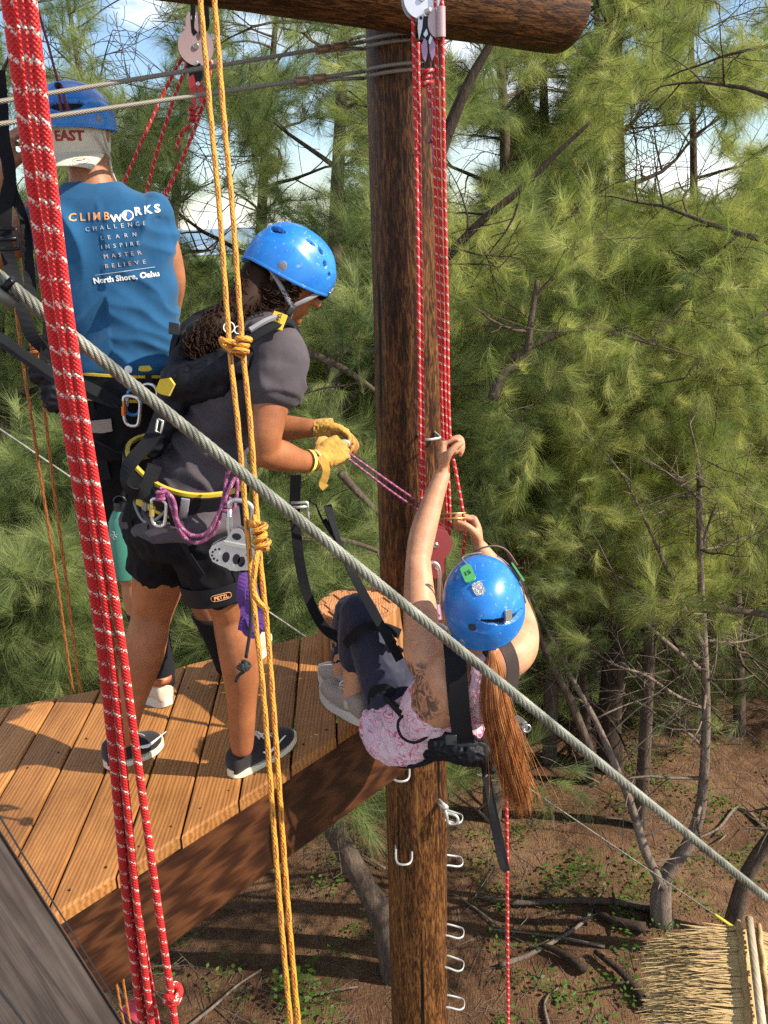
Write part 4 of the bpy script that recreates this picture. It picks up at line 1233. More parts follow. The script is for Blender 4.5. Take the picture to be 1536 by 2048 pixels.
NSP += tree('casuarina at the left edge seen between the red ropes and the straps', pyp([(20, 1400), (10, 1000), (-10, 600), (-20, 250), (-40, -50)], 9.0), [.13, .12, .10, .07, .04], 10, .2, 20, (1.3, 2.1), 2, 1.3, 1.05, 1)
NSP += tree('low casuarina below and behind the far edge of the platform at left', pyp([(110, 1480), (105, 1330), (95, 1180), (90, 1040)], 6.4), [.09, .08, .06, .04], 11, .05, 22, (1.0, 1.7), 2, 3, .9, 1)
NSP += tree('low casuarina filling the gap behind the legs of the grey-shirted person', pyp([(90, 2100), (170, 1800), (290, 1550), (370, 1350), (400, 1150), (395, 1000)], 7.0), [.11, .10, .09, .08, .06, .04], 12, .45, 22, (1.1, 1.8), 2, 3, .95, 1)
NSP += tree('low spreading casuarina under the stump step, behind the platform edge', pyp([(822, 2100), (816, 1800), (790, 1560), (700, 1400), (612, 1200), (600, 1050)], 6.8), [.11, .10, .09, .08, .06, .04], 13, .5, 20, (1.1, 1.8), 2, 3, .95, 1)
NSP += tree('casuarina with fluffy sunlit shoots at mid height in front of the right hand wood', pyp([(1290, 1480), (1300, 1250), (1285, 1000), (1275, 860), (1270, 760)], 10.6), [.12, .10, .08, .06, .03], 14, .5, 20, (1.3, 2.1), 2, 2.4, 1.15, 0)
NSP += tree('casuarina reaching in from beyond the right frame edge', pyp([(1640, 1500), (1630, 1100), (1600, 700), (1580, 300), (1560, -50)], 8.0), [.14, .13, .11, .08, .04], 15, .2, 18, (1.4, 2.4), 2, .8, 1.0, 0)
NSP += tree('tall slender casuarina between the crossing log and the right edge, mostly crown', pyp([(1190, 1350), (1190, 900), (1195, 500), (1200, 200), (1190, -50), (1190, -200)], 13.5), [.16, .14, .11, .08, .05, .03], 16, .3, 24, (1.9, 2.9), 2, 1.3, 1.45, 0)
NSP += tree('casuarina rising behind the blue-shirted man', pyp([(330, 1400), (330, 1000), (335, 700), (345, 480), (360, 300), (370, 160)], 9.5), [.13, .12, .10, .07, .05, .03], 17, .35, 20, (1.2, 2.0), 2, 1.1, 1.1, 1)
# leaning and dead trees low down
def dead_twigs(lst, Y):
    def f(bm, out, rnd):
        for pts, r in lst:
            pp = [PY(x, y, Y + .25 * math.sin(i * 1.9 + x)) for i, (x, y) in enumerate(pts)]
            tube(bm, pp, [r * (1 - .75 * i / (len(pp) - 1)) for i in range(len(pp))], 6, 4)
            for q in range(len(pp) - 1):
                for s in range(6):
                    a = pp[q].lerp(pp[q + 1], rnd.random()); d = V((rnd.gauss(0, .8), rnd.gauss(0, .5), rnd.gauss(.4, .6))) * rnd.uniform(.15, .5)
                    tube(bm, [a, a + d * .5 + V((0, 0, .03)), a + d * 1.25], [max(r * .22, .005), max(r * .15, .004), .002], 4, 2)
    return f
YF = 8.8
tree('forked bare tree with pale leaning limbs at lower right', pyp([(1318, 1935), (1325, 1850), (1322, 1790), (1335, 1745), (1375, 1690), (1402, 1610), (1412, 1450), (1408, 1290), (1400, 1120), (1398, 960), (1392, 900)], YF), [.19, .15, .125, .085, .075, .062, .05, .043, .035, .027, .016], 20, .42, 10, (.9, 1.7), 2, 0, 1, 0, M_DEAD, extra=dead_twigs([
    ([(1325, 1775), (1290, 1700), (1262, 1610), (1230, 1530), (1190, 1440), (1140, 1350), (1085, 1240), (1050, 1170)], .066),
    ([(1405, 1290), (1370, 1220), (1330, 1130), (1290, 1040), (1250, 960), (1200, 890)], .035),
    ([(1402, 1340), (1340, 1290), (1270, 1230), (1210, 1200), (1160, 1170)], .030),
    ([(1410, 1420), (1350, 1390), (1290, 1350), (1230, 1330), (1170, 1290)], .026),
    ([(1398, 1120), (1420, 1040), (1440, 990)], .022), ([(1400, 1000), (1340, 950), (1280, 920)], .02), ([(1408, 1280), (1450, 1285), (1500, 1280), (1560, 1255)], .02),
    ([(1410, 1500), (1380, 1470), (1330, 1440), (1240, 1380)], .022), ([(1405, 1100), (1450, 1090), (1530, 1060)], .015), ([(1410, 1380), (1430, 1330), (1436, 1250)], .015)], YF), group=None)
tree('rough leaning grey trunk between platform beam and pole', pyp([(800, 1990), (770, 1850), (735, 1780), (690, 1700), (645, 1620), (600, 1530), (560, 1440)], 8.2), [.19, .15, .13, .12, .115, .10, .07], 21, .7, 6, (.7, 1.2), 1, 1, .9, 1, M_BARK, group=None)
tree('leaning bare trunk at the right edge above the thatched roof', pyp([(1452, 1905), (1468, 1835), (1490, 1760), (1530, 1690), (1590, 1620), (1640, 1500)], 8.6), [.12, .10, .09, .08, .07, .05], 22, .6, 4, (.7, 1.2), 1, 0, 1, 0, M_BARK, group=None)
def limb_thing(label, pts, r0, Y, seed, dy=0.0, m=None, kids=5, kind=0):
    t = thing('tree_limb', PY(*pts[0], Y), label, 'branch')
    rnd = random.Random(seed); bm = bmesh.new(); out = []
    pp = [PY(x, y, Y + dy * i) for i, (x, y) in enumerate(pts)]
    tube(bm, pp, [r0 * (1 - .65 * i / (len(pp) - 1)) for i in range(len(pp))], 8, 5)
    for i in range(kids):
        j = rnd.randrange(1, len(pp)); d = V((rnd.gauss(0, 1), rnd.gauss(0, .6), rnd.gauss(.1, .8)))
        grow(bm, pp[j - 1].lerp(pp[j], rnd.random()), d, rnd.uniform(.4, .9), r0 * .3, 1, out, rnd=rnd)
    bm_obj('wood', bm, m or M_BARK, t)
    s = add_sprays(out, 1, .8, rnd)
    if s: scatter('needles', s, protos[kind], t, 'stuff')
limb_thing('dark limb slanting up behind the crossing log beside the red ropes', [(870, 330), (905, 240), (940, 160), (985, 80), (1020, 0)], .05, 6.5, 31, m=M_BARKD, kids=2)
limb_thing('long dark diagonal branch rising to the right across the upper right trees', [(880, 530), (960, 445), (1040, 380), (1110, 310), (1180, 245)], .032, 6.2, 32, m=M_BARKD)
limb_thing('arched pale branch in the middle of the trees right of the pole', [(1020, 720), (1070, 690), (1130, 665), (1190, 655), (1250, 672), (1310, 690)], .026, 6.4, 33)
limb_thing('broken pale stick slanting down behind the two gloved hands', [(680, 945), (715, 985), (760, 1030), (800, 1075)], .028, 5.4, 34, kids=1, kind=1)
limb_thing('pale branch running right behind the tall pole at deck height', [(500, 1080), (600, 1078), (690, 1082), (760, 1105), (840, 1150)], .03, 5.8, 35, kids=2, kind=1)
limb_thing('grey branch between the grey-shirted shoulder and the pole', [(590, 700), (640, 715), (700, 745), (760, 790), (830, 850)], .028, 5.6, 36, kids=3, kind=1)
limb_thing('forked grey branch in the trees right of the red ropes', [(985, 800), (1000, 760), (1015, 740), (1050, 720), (1062, 640), (1075, 560)], .045, 6.3, 37, kids=2)
limb_thing('thin straight dead stem rising behind the ponytail', [(1180, 1500), (1140, 1400), (1090, 1300), (1040, 1160), (1000, 1080)], .045, 7.4, 38, kids=2, kind=1, m=M_BARK)
# undergrowth and the wood behind
rnd = random.Random(5)
pts = []
for i in range(7500):
    y = rnd.uniform(15, 42); x = rnd.uniform(-.60, .72) * y
    if -.235 * y < x < -.13 * y and y > 19: top = 4.3 - (y - 19) * .22
    else: top = (7.2 if x > 0 else 8.0) + 2.2 * noise.noise(V((x * .25, y * .1, 4)))
    z = rnd.uniform(0, 1) ** .8 * top
    q = V((x, y, z))
    if in_gap(q): continue
    dd = V((rnd.gauss(0, 1), rnd.gauss(-.4, 1), rnd.gauss(-.2, .5)))
    pts.append((q, dd, rnd.uniform(0, 6.28), rnd.uniform(2.0, 3.6)))
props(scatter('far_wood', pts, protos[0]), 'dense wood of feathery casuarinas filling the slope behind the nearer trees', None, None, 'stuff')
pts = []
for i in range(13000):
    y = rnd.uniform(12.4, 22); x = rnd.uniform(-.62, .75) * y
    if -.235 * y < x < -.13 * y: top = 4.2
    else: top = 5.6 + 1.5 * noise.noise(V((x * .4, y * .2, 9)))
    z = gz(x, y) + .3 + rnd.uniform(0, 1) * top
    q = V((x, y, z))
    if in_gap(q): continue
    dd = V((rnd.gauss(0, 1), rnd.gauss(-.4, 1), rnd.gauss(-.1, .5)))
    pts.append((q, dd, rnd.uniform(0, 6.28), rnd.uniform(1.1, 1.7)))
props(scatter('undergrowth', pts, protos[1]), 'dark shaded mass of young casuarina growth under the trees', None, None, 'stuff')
# ground clutter: leafy weeds, litter
def weed_mesh():
    r = np.random.default_rng(3); v = []; f = []
    for i in range(14):
        a = r.uniform(0, 6.28); el = r.uniform(.2, 1.2); d = np.array([math.cos(a) * math.cos(el), math.sin(a) * math.cos(el), math.sin(el)]); s = np.cross(d, [0, 0, 1]); s /= np.linalg.norm(s)
        L0 = r.uniform(.05, .2); p = d * L0; w = r.uniform(.02, .035); ln = r.uniform(.05, .09)
        i0 = len(v); n_ = d * .7 + np.array([0, 0, -.4])
        v += [p, p + n_ * ln * .5 + s * w, p + n_ * ln, p + n_ * ln * .5 - s * w]; f.append((i0, i0 + 1, i0 + 2, i0 + 3))
        i0 = len(v); v += [np.zeros(3) + s * .002, np.zeros(3) - s * .002, p]; f.append((i0, i0 + 1, i0 + 2))
    me = bpy.data.meshes.new('weed'); me.from_pydata([tuple(x) for x in v], [], f); return me
wm = weed_mesh(); wm.materials.append(leaf_mat('weed_leaf', (.05, .12, .02), (.09, .19, .03), (.14, .25, .045)))
wx = PZ(620, 1980, 0)
weed = bpy.data.objects.new('leafy_weed', wm); COL.objects.link(weed); weed.location = (wx.x, wx.y, gz(wx.x, wx.y)); weed.scale = (1.6, 1.6, 1.6)
props(weed, 'small leafy weed on the bare soil just left of the pole foot', 'weed'); weed['_w'] = (0, 0, 0)
pts = []
while len(pts) < 340:
    y = rnd.uniform(5.5, 14); x = rnd.uniform(-.5, .6) * y
    dn = noise.noise(V((x * .55, y * .55, 11))) + .5 * noise.noise(V((x * 2, y * 2, 1))) + (.35 if x > 1 else -.1)
    if rnd.random() > max(0.02, dn * 1.6): continue
    pts.append((V((x, y, gz(x, y) + .0)), V((1, 0, 0)), 0, rnd.uniform(.5, 1.4)))
sc2 = scatter('ground_weeds', pts, weed); props(sc2, 'scattered low green weeds over the brown needle litter', None, None, 'stuff')
for i in range(len(pts)):
    pass
rot = np.array([(0, 0, rnd.uniform(0, 6.28)) for _ in pts], np.float32); sc2.data.attributes['rot'].data.foreach_set('vector', rot.ravel())
# fallen needles/sticks
bm = bmesh.new()
for i in range(4200):
    y = rnd.uniform(5, 14); x = rnd.uniform(-.5, .62) * y; a = rnd.uniform(0, 6.28); l = rnd.uniform(.08, .2) if i % 4 else rnd.uniform(.2, .6)
    p = V((x, y, gz(x, y) + .012)); q = V((x + math.cos(a) * l, y + math.sin(a) * l, 0)); q.z = gz(q.x, q.y) + .02
    tube(bm, [p, q], [.0042, .0025], 3, 1, cap=False)
props(bm_obj('twig_litter', bm, M_DEAD), 'loose thin twigs and litter lying on the soil', None, None, 'stuff')
# larger fallen branches, one thing each
def fallen(label, pts, r, m=M_DEAD, fork=2, seed=0):
    rnd_ = random.Random(seed); bm = bmesh.new(); pp = []
    for x, y in pts:
        q = PZ(x, y, .25); q.z = gz(q.x, q.y) + r * .9 + .02; pp.append(q)
    tube(bm, pp, [r * (1 - .5 * i / (len(pp) - 1)) for i in range(len(pp))], 7, 4)
    for k in range(fork):
        a = pp[0].lerp(pp[-1], rnd_.uniform(.3, .9)); a.z = gz(a.x, a.y) + r
        d = V((rnd_.uniform(-1, 1), rnd_.uniform(-1, 1), .25)) * rnd_.uniform(.3, .8)
        tube(bm, [a, a + d * .5, a + d], [r * .4, r * .3, .004], 5, 2)
    props(bm_obj('fallen_branch', bm, m), label, 'branch', 'fallen branches on the ground')
fallen('long pale fallen limb running left from the foot of the forked tree', [(1320, 1815), (1230, 1800), (1140, 1792), (1030, 1792), (960, 1780)], .055, M_BARK, 4, 1)
fallen('thin fallen branch under the long limb at lower right', [(1210, 1885), (1130, 1868), (1060, 1850), (980, 1840)], .022, M_DEAD, 2, 2)
fallen('dark split fallen bough below the fallen limbs', [(1170, 1935), (1120, 1900), (1080, 1880)], .06, M_BARKD, 1, 3)
fallen('dark fallen bough left of the thatched roof', [(1300, 2020), (1270, 1975), (1235, 1940), (1190, 1900)], .06, M_BARKD, 1, 4)
fallen('pale stick on the soil right of the pole at lower frame edge', [(1010, 1845), (950, 1800), (905, 1770)], .018, M_DEAD, 1, 5)
fallen('dead root-like branch on the ground right of the red rope', [(1000, 1915), (1060, 1895), (1150, 1850), (1190, 1810)], .035, M_DEAD, 3, 6)
fallen('grey stick lying left of the pole near the lower frame edge', [(600, 1985), (650, 1973), (715, 1960)], .015, M_DEAD, 1, 7)
fallen('long pale stick slanting under the platform beam', [(350, 2040), (420, 1990), (470, 1945), (520, 1912)], .022, M_DEAD, 1, 8)
fallen('tangle of grey twigs left of the leaning trunk below the beam', [(770, 1720), (720, 1690), (690, 1650)], .015, M_DEAD, 4, 9)
fallen('bent dead branch near the right frame edge on the slope', [(1536, 1640), (1480, 1600), (1440, 1640), (1400, 1660)], .03, M_DEAD, 3, 10)
fallen('thick stump end lying behind the forked trunk', [(1290, 1860), (1230, 1840), (1190, 1815)], .07, M_BARKD, 2, 11)
fallen('short fallen stick in front of the thatched roof', [(1100, 2050), (1090, 1990), (1120, 1960)], .02, M_DEAD, 1, 12)
print('SPRAYS', NSP)
# ------------------------------------------------------------------ thatched hut roof, lower right
hut = thing('thatched_hut', (2.6, 5.6, 0), 'thatched hut roof of dry straw strips at the lower right corner', 'hut')
M_STRAW = wood_mat('dry_straw', (.26, .15, .055), (.52, .35, .16), (.72, .54, .28), 30, (1, 1, 1), .8, .4)
# ridge runs towards the viewer; left slope falls to the left
r0 = PZ(1498, 1858, 2.9); r1 = PZ(1530, 2130, 2.9)
rdir = (r1 - r0).normalized()
e0 = PZ(1380, 1880, 2.45); 
sl = V((-rdir.y, rdir.x, 0)); sl = sl if sl.x < 0 else -sl
rh = random.Random(3)
LEN = (r1 - r0).length + .3; WID = .58; DROP = .20
def slope_pt(s, t, side, h=0):   # s along ridge, t down the slope 0..1
    return r0 + rdir * s + sl * side * (WID * t) + V((0, 0, -DROP * t - .08 * t * t + h))
for side, nm in ((1, 'left_thatch'), (-1, 'thatch')):
    bm = bmesh.new(); prev = None
    for i in range(30):
        row = [bm.verts.new(slope_pt(LEN * i / 29, j / 10, side, .01 * noise.noise(V((i * .7, j, side))))) for j in range(10)]
        lo = [bm.verts.new(q.co - V((0, 0, .05))) for q in row]
        if prev:
            for j in range(9):
                bm.faces.new((prev[0][j], prev[0][j + 1], row[j + 1], row[j])); bm.faces.new((prev[1][j], prev[1][j + 1], lo[j + 1], lo[j]))
            bm.faces.new((prev[0][9], row[9], lo[9], prev[1][9])); bm.faces.new((prev[0][0], row[0], lo[0], prev[1][0]))
        else:
            for j in range(9): bm.faces.new((row[j], row[j + 1], lo[j + 1], lo[j]))
        prev = (row, lo)
    for j in range(9): bm.faces.new((prev[0][j], prev[0][j + 1], prev[1][j + 1], prev[1][j]))
    bm_obj('thatch', bm, M_STRAW, hut)
    # loose strips, curling ends
    bm = bmesh.new()
    for i in range(1700):
        s = rh.uniform(-.04, LEN); t = rh.choice((.22, .42, .60, .78, .93, 1.0)) + rh.gauss(0, .05)
        t = max(.05, t - .1); ln = rh.uniform(.20, .36); w = rh.uniform(.009, .017); lift = rh.uniform(.004, .018)
        yaw = rh.gauss(.06, .09); dn = (slope_pt(s, t + .1, side) - slope_pt(s, t, side)).normalized(); d = (dn + rdir * yaw).normalized()
        p = slope_pt(s, t, side, .006); sd = rdir; q = p.copy(); rows = []
        curl = rh.gauss(.1, .22)
        for k in range(5):
            ww = w * (1 - .2 * k) if k < 4 else w * .15
            rows.append((bm.verts.new(q - sd * ww), bm.verts.new(q + sd * ww)))
            d = (d + V((0, 0, lift * 9 * (.5 - k / 5))) + rdir * curl * .12 + V((0, 0, .05))).normalized(); q = q + d * ln / 4
        for a, b in zip(rows, rows[1:]): bm.faces.new((a[0], a[1], b[1], b[0]))
    o = bm_obj('straw_strips', bm, M_STRAW, hut); o['kind'] = 'stuff'
# ridge: flat-topped cap with bamboo pole and rope edges
bm = bmesh.new(); tube(bm, [r0 - rdir * .05 + V((0, 0, .06)), r1 + rdir * .3 + V((0, 0, .06))], .032, 16, 1, side=(0, 0, 1)); bm_obj('ridge_pole', bm, wood_mat('bamboo_grey', (.25, .17, .10), (.38, .29, .20), (.48, .38, .28), 12, (1, .1, 1), .6, .2), hut)
for side in (1, -1):
    bm = bmesh.new(); pp = [slope_pt(LEN * i / 16 - .06, .135 + .012 * math.sin(i * 2.1), side, .035) for i in range(17)]
    tube(bm, pp, .02, 10, 3); bm_obj('ridge_edging', bm, M_STRAW, hut)
for x in (.1, LEN):
    for side in (1, -1):
        q = slope_pt(x, .75, side)
        bm = bmesh.new(); tube(bm, [V((q.x, q.y, gz(q.x, q.y) - .1)), q - V((0, 0, .06))], .05, 10, 1); bm_obj('post', bm, M_BARK, hut)

# ------------------------------------------------------------------ lower platform with wire railing, left edge
lpz = 4.3
A = lambda x, y: PZ(x, y, lpz)
lowp = thing('lower_platform', A(20, 1370), 'brown lower platform seen past the left end of the deck', 'platform')
for i in range(7):
    a = A(-60, 1385 - i * 9 + 3); b = A(62, 1392 - i * 9)
    d = (b - a); n_ = V((-d.y, d.x, 0)).normalized() * .13
    bm = bmesh.new(); prism(bm, [V((a.x, a.y)), V((b.x, b.y)), V(((b + n_).x, (b + n_).y)), V(((a + n_).x, (a + n_).y))], lpz - .05, lpz)
    bm_obj('plank', bm, M_DECK, lowp, smooth=False)
YR = A(20, 1395).y
rail = thing('wire_railing', PY(20, 1390, YR), 'black posted railing with thin bright wires at the left frame edge', 'railing')
bm = bmesh.new(); a = PY(-40, 1205, YR + .5); b = PY(48, 1262, YR - .1); tube(bm, [a, b], .05, 8, 1); bm_obj('top_rail', bm, M_BLACKMETAL, rail)
for x0, y0, x1, y1 in ((3, 1238, 22, 1400),):
    bm = bmesh.new(); tube(bm, [PY(x0, y0, YR), PY(x1, y1, YR)], .035, 8, 1); bm_obj('post', bm, M_BLACKMETAL, rail)
bm = bmesh.new(); tube(bm, [PY(60, 1262, YR - .1), PY(78, 1400, YR - .1)], .03, 8, 1); bm_obj('post', bm, M_BLACKMETAL, rail)
for i in range(7):
    y = 1250 + i * 17; bm = bmesh.new(); tube(bm, [PY(-40, y - 32, YR + .4), PY(70, y + 34, YR - .1)], .006, 5, 1); bm_obj('wire', bm, M_SILVER, rail)
# pink and teal bag on the ground, under the near corner
bp = PZ(276, 2026, .35); t = thing('gear_bag', (bp.x, bp.y, gz(bp.x, bp.y)), 'pink and black bag on the ground, mostly hidden behind the red ropes', 'bag')
def bag(bm): sphere(bm, bp, .20, .14, .16); box(bm, bp - V((0, 0, .05)), .3, .2, .15)
M_PINKCL = fabric('pink_cloth', (.55, .06, .10)); shape('body', bag, M_PINKCL, t, .02, 2)
bm = bmesh.new(); tube(bm, [bp + V((-.13, -.12, .12)), bp + V((0, -.17, .02)), bp + V((.12, -.13, -.12))], .03, 8, 3, flat=.4); bm_obj('strap', bm, M_WEB, t)
# ------------------------------------------------------------------ people
def hand(bm, W, d, n, thumb, s=1.0, curl=(60, 85, 55), spread=0.0, tcurl=.6, rf=.0086, pal=1.0):
    """five-fingered hand: W wrist, d towards the knuckles, n out of the palm, thumb=+1/-1 side along d x n"""
    d = V(d).normalized(); n = (V(n) - d * V(n).dot(d)).normalized(); t = d.cross(n) * thumb
    W = V(W)
    for k in range(4):       # palm as four metacarpal ridges plus a heel
        o = (-.028 + .0187 * k) * s
        limb(bm, [W + t * o * .55 + n * .002, W + d * .045 * s + t * o * .9 - n * .002 * s, W + d * (.086 - .006 * abs(k - 2)) * s + t * o], [.0135 * s * pal, .0145 * s * pal, .0108 * s * pal], 3, 10)
    limb(bm, [W - d * .03 * s, W, W + d * .02 * s], [.0215 * s, .0215 * s, .020 * s], 3, 14, side=t, flat=.72)
    lens = [(.038, .024, .019), (.046, .029, .021), (.050, .031, .022), (.045, .027, .020)]   # little .. index
    for k in range(4):
        o = (-.028 + .0187 * k) * s
        p = W + d * (.084 - .007 * abs(k - 2)) * s + t * o
        ang = 0.0; pts = [p - d * .012 * s, p]; f = k - 1.5
        for L_, c in zip(lens[k], curl):
            ang += R(c + 4 * f)
            dd = d * math.cos(ang) + n * math.sin(ang) + t * (spread * f)
            pts.append(pts[-1] + dd.normalized() * L_ * s)
        r0 = rf * s * (1 - .06 * abs(k - 2))
        limb(bm, pts, [r0, r0, r0 * .95, r0 * .9, r0 * .8], 3, 10)
    # thumb
    p0 = W + d * .018 * s + t * .020 * s + n * .004 * s
    p1 = p0 + (d * .55 + t * .65 + n * .35).normalized() * .040 * s
    p2 = p1 + (d * .75 + t * (.45 - tcurl * .7) + n * (.25 + tcurl * .7)).normalized() * .032 * s
    p3 = p2 + (d * .55 - t * tcurl * .6 + n * (.3 + tcurl * .8)).normalized() * .026 * s
    limb(bm, [p0, p1, p2, p3], [.0155 * s, .0125 * s, .0105 * s, .0088 * s], 4, 10)
def head(bm, c, fwd, up, s=1.0):
    r, f, w = axes(fwd, up)
    A_ = (r, f, w)
    sphere(bm, c, .074 * s, .094 * s, .108 * s, A_, 24, 16)
    sphere(bm, c + f * .028 * s - w * .055 * s, .054 * s, .060 * s, .060 * s, A_)         # jaw
    limb(bm, [c + f * .088 * s + w * .018 * s, c + f * .107 * s - w * .022 * s], [.009 * s, .0125 * s], 3, 10)  # nose
    sphere(bm, c + f * .092 * s - w * .026 * s, .016 * s, .011 * s, .009 * s, A_)
    for x in (-1, 1):
        sphere(bm, c + r * (x * .030 * s) + f * .074 * s + w * .004 * s, .016 * s, .012 * s, .011 * s, A_)     # lids
        sphere(bm, c + r * (x * .030 * s) + f * .080 * s + w * .022 * s, .020 * s, .010 * s, .007 * s, A_)     # brow
        sphere(bm, c + r * (x * .076 * s) - f * .006 * s - w * .010 * s, .009 * s, .018 * s, .029 * s, A_)     # ears
    sphere(bm, c + f * .086 * s - w * .052 * s, .024 * s, .011 * s, .006 * s, A_)          # lips
    sphere(bm, c + f * .084 * s - w * .061 * s, .021 * s, .011 * s, .006 * s, A_)
    sphere(bm, c + f * .074 * s - w * .090 * s, .022 * s, .018 * s, .017 * s, A_)          # chin
def eyes(c, fwd, up, parent, s=1.0):
    r, f, w = axes(fwd, up)
    for x in (-1, 1):
        bm = bmesh.new(); sphere(bm, c + r * (x * .030 * s) + f * .0825 * s + w * .004 * s, .0105 * s); bm_obj('eye', bm, mat('eye_white', (.7, .68, .65), .2), parent)
def shell_pt(a, b, h, rim_drop, th, ph, dep=0.0):
    cp = math.copysign(abs(math.cos(ph)) ** .82, math.cos(ph)); sp = math.sin(max(ph, -1.4))
    x = a * cp * math.sin(th); y = b * cp * math.cos(th) * (1.0 if math.cos(th) > 0 else 1.04); z = h * sp
    z -= rim_drop * (1 - max(0.0, math.sin(ph))) ** 2 * (.5 - .5 * math.cos(th) + .35 * math.sin(th) ** 2 * 1.2)
    q = V((x, y, z)); nrm = V((x / a ** 2, y / b ** 2, z / h ** 2)).normalized()
    return q + nrm * dep
def slots(c, up, fwd, a, b, h, rim_drop, lst):
    """vents given by their two ends as seen in the photo and their half height in metres"""
    r, f, w = axes(fwd, up); out = []
    def find(px, py):
        best = None
        for i in range(180):
            for j in range(70):
                th = 2 * math.pi * i / 180; ph = -.1 + 1.6 * j / 70; p = shell_pt(a, b, h, rim_drop, th, ph)
                nn = r * (p.x / a ** 2) + f * (p.y / b ** 2) + w * (p.z / h ** 2)
                P0 = V(c) + r * p.x + f * p.y + w * p.z
                if nn.dot(V((0, 0, CAMZ)) - P0) < 0: continue
                x, y = pix(P0); e = (x - px) ** 2 + (y - py) ** 2
                if best is None or e < best[0]: best = (e, th, ph)
        return best[1], best[2]
    for x0, y0, x1, y1, hh_ in lst:
        t0, p0 = find(x0, y0); t1, p1 = find(x1, y1)
        dt = (t1 - t0 + math.pi) % (2 * math.pi) - math.pi; pm = (p0 + p1) / 2; dx = dt * math.cos(pm); dp = p1 - p0
        out.append((t0 + dt / 2, pm, math.hypot(dx, dp) / 2, hh_ / h, math.atan2(dp, dx)))
    return out
def helmet(parent, c, up, fwd, a, b, h, vents, name='helmet', m=None, knobs=(), rim_drop=.02, lip=.0, tag=None):
    """shell with recessed vents; vents: (theta, phi, half-theta, half-phi, tilt); theta 0 = front, + = wearer's right"""
    r, f, w = axes(fwd, up)
    NT, NP = 240, 100
    def pt(th, ph, dep=0.0):
        return shell_pt(a, b, h, rim_drop, th, ph, dep)
    bm = bmesh.new(); grid = []
    ph0 = -.18
    for j in range(NP + 1):
        ph = ph0 + (math.pi / 2 - .02 - ph0) * j / NP; row = []
        for i in range(NT):
            th = 2 * math.pi * i / NT; dep = 0.0; inv = False
            for (vt, vp, ht, hp, tl) in vents:
                dt = (th - vt + math.pi) % (2 * math.pi) - math.pi; dt *= math.cos(ph); dp = ph - vp
                x, y = dt * math.cos(tl) + dp * math.sin(tl), -dt * math.sin(tl) + dp * math.cos(tl)
                y += .18 * hp * (x / ht) ** 2
                e = (abs(x) / ht) ** 2.0 + (abs(y) / hp) ** 2.0
                if e < 1.0: dep = -.011; inv = True
                elif e < 1.5: dep = max(dep, .0016 * (1.5 - e) * 2) if dep >= 0 else dep
            # swept crease above the rim
            cz = .30 + .16 * math.sin(th * 2 + .5) ** 2; dep2 = .0026 / (1 + math.exp((ph - cz) * 38))
            if ph < .42 + .1: dep += dep2
            if ph < ph0 + .06: dep += .0018
            p = pt(th, ph, dep); row.append((bm.verts.new(V(c) + r * p.x + f * p.y + w * p.z), inv))
        grid.append(row)
    for j in range(NP):
        for i in range(NT):
            q = (grid[j][i], grid[j][(i + 1) % NT], grid[j + 1][(i + 1) % NT], grid[j + 1][i])
            fc = bm.faces.new([x[0] for x in q]); fc.material_index = 1 if sum(x[1] for x in q) >= 3 else 0
    top = bm.faces.new([x[0] for x in grid[-1]])
    # inside: turned-in lip and dark foam
    inn = [[bm.verts.new(V(c) + r * p.x + f * p.y + w * p.z) for p in (pt(2 * math.pi * i / NT, ph, -.014) for i in range(NT))] for ph in (ph0, .25, .8, 1.3)]
    rows = [[x[0] for x in grid[0]]] + inn
    for j in range(len(rows) - 1):
        for i in range(NT):
            fc = bm.faces.new((rows[j][(i + 1) % NT], rows[j][i], rows[j + 1][i], rows[j + 1][(i + 1) % NT])); fc.material_index = 1 if j else 0
    fc = bm.faces.new(rows[-1][::-1]); fc.material_index = 1
    me = bpy.data.meshes.new(name); bm.to_mesh(me); bm.free()
    o = link_mesh(name, me, [m or M_HELM, M_VENT], parent)
    def on(th, ph, dep=0):
        p = pt(th, ph, dep); q = pt(th, ph, dep + .01)
        P0 = V(c) + r * p.x + f * p.y + w * p.z; nn = (r * (q.x - p.x) + f * (q.y - p.y) + w * (q.z - p.z)).normalized()
        return P0, nn
    for th, ph, rad in knobs:
        p0, nn = on(th, ph); bm = bmesh.new(); tube(bm, [p0 - nn * .002, p0 + nn * .003, p0 + nn * .0045], [rad, rad, rad * .7], 20, 1, side=w, flat=.72); bm_obj('knob', bm, M_KNOB, o, sharp=40)
    return o, on
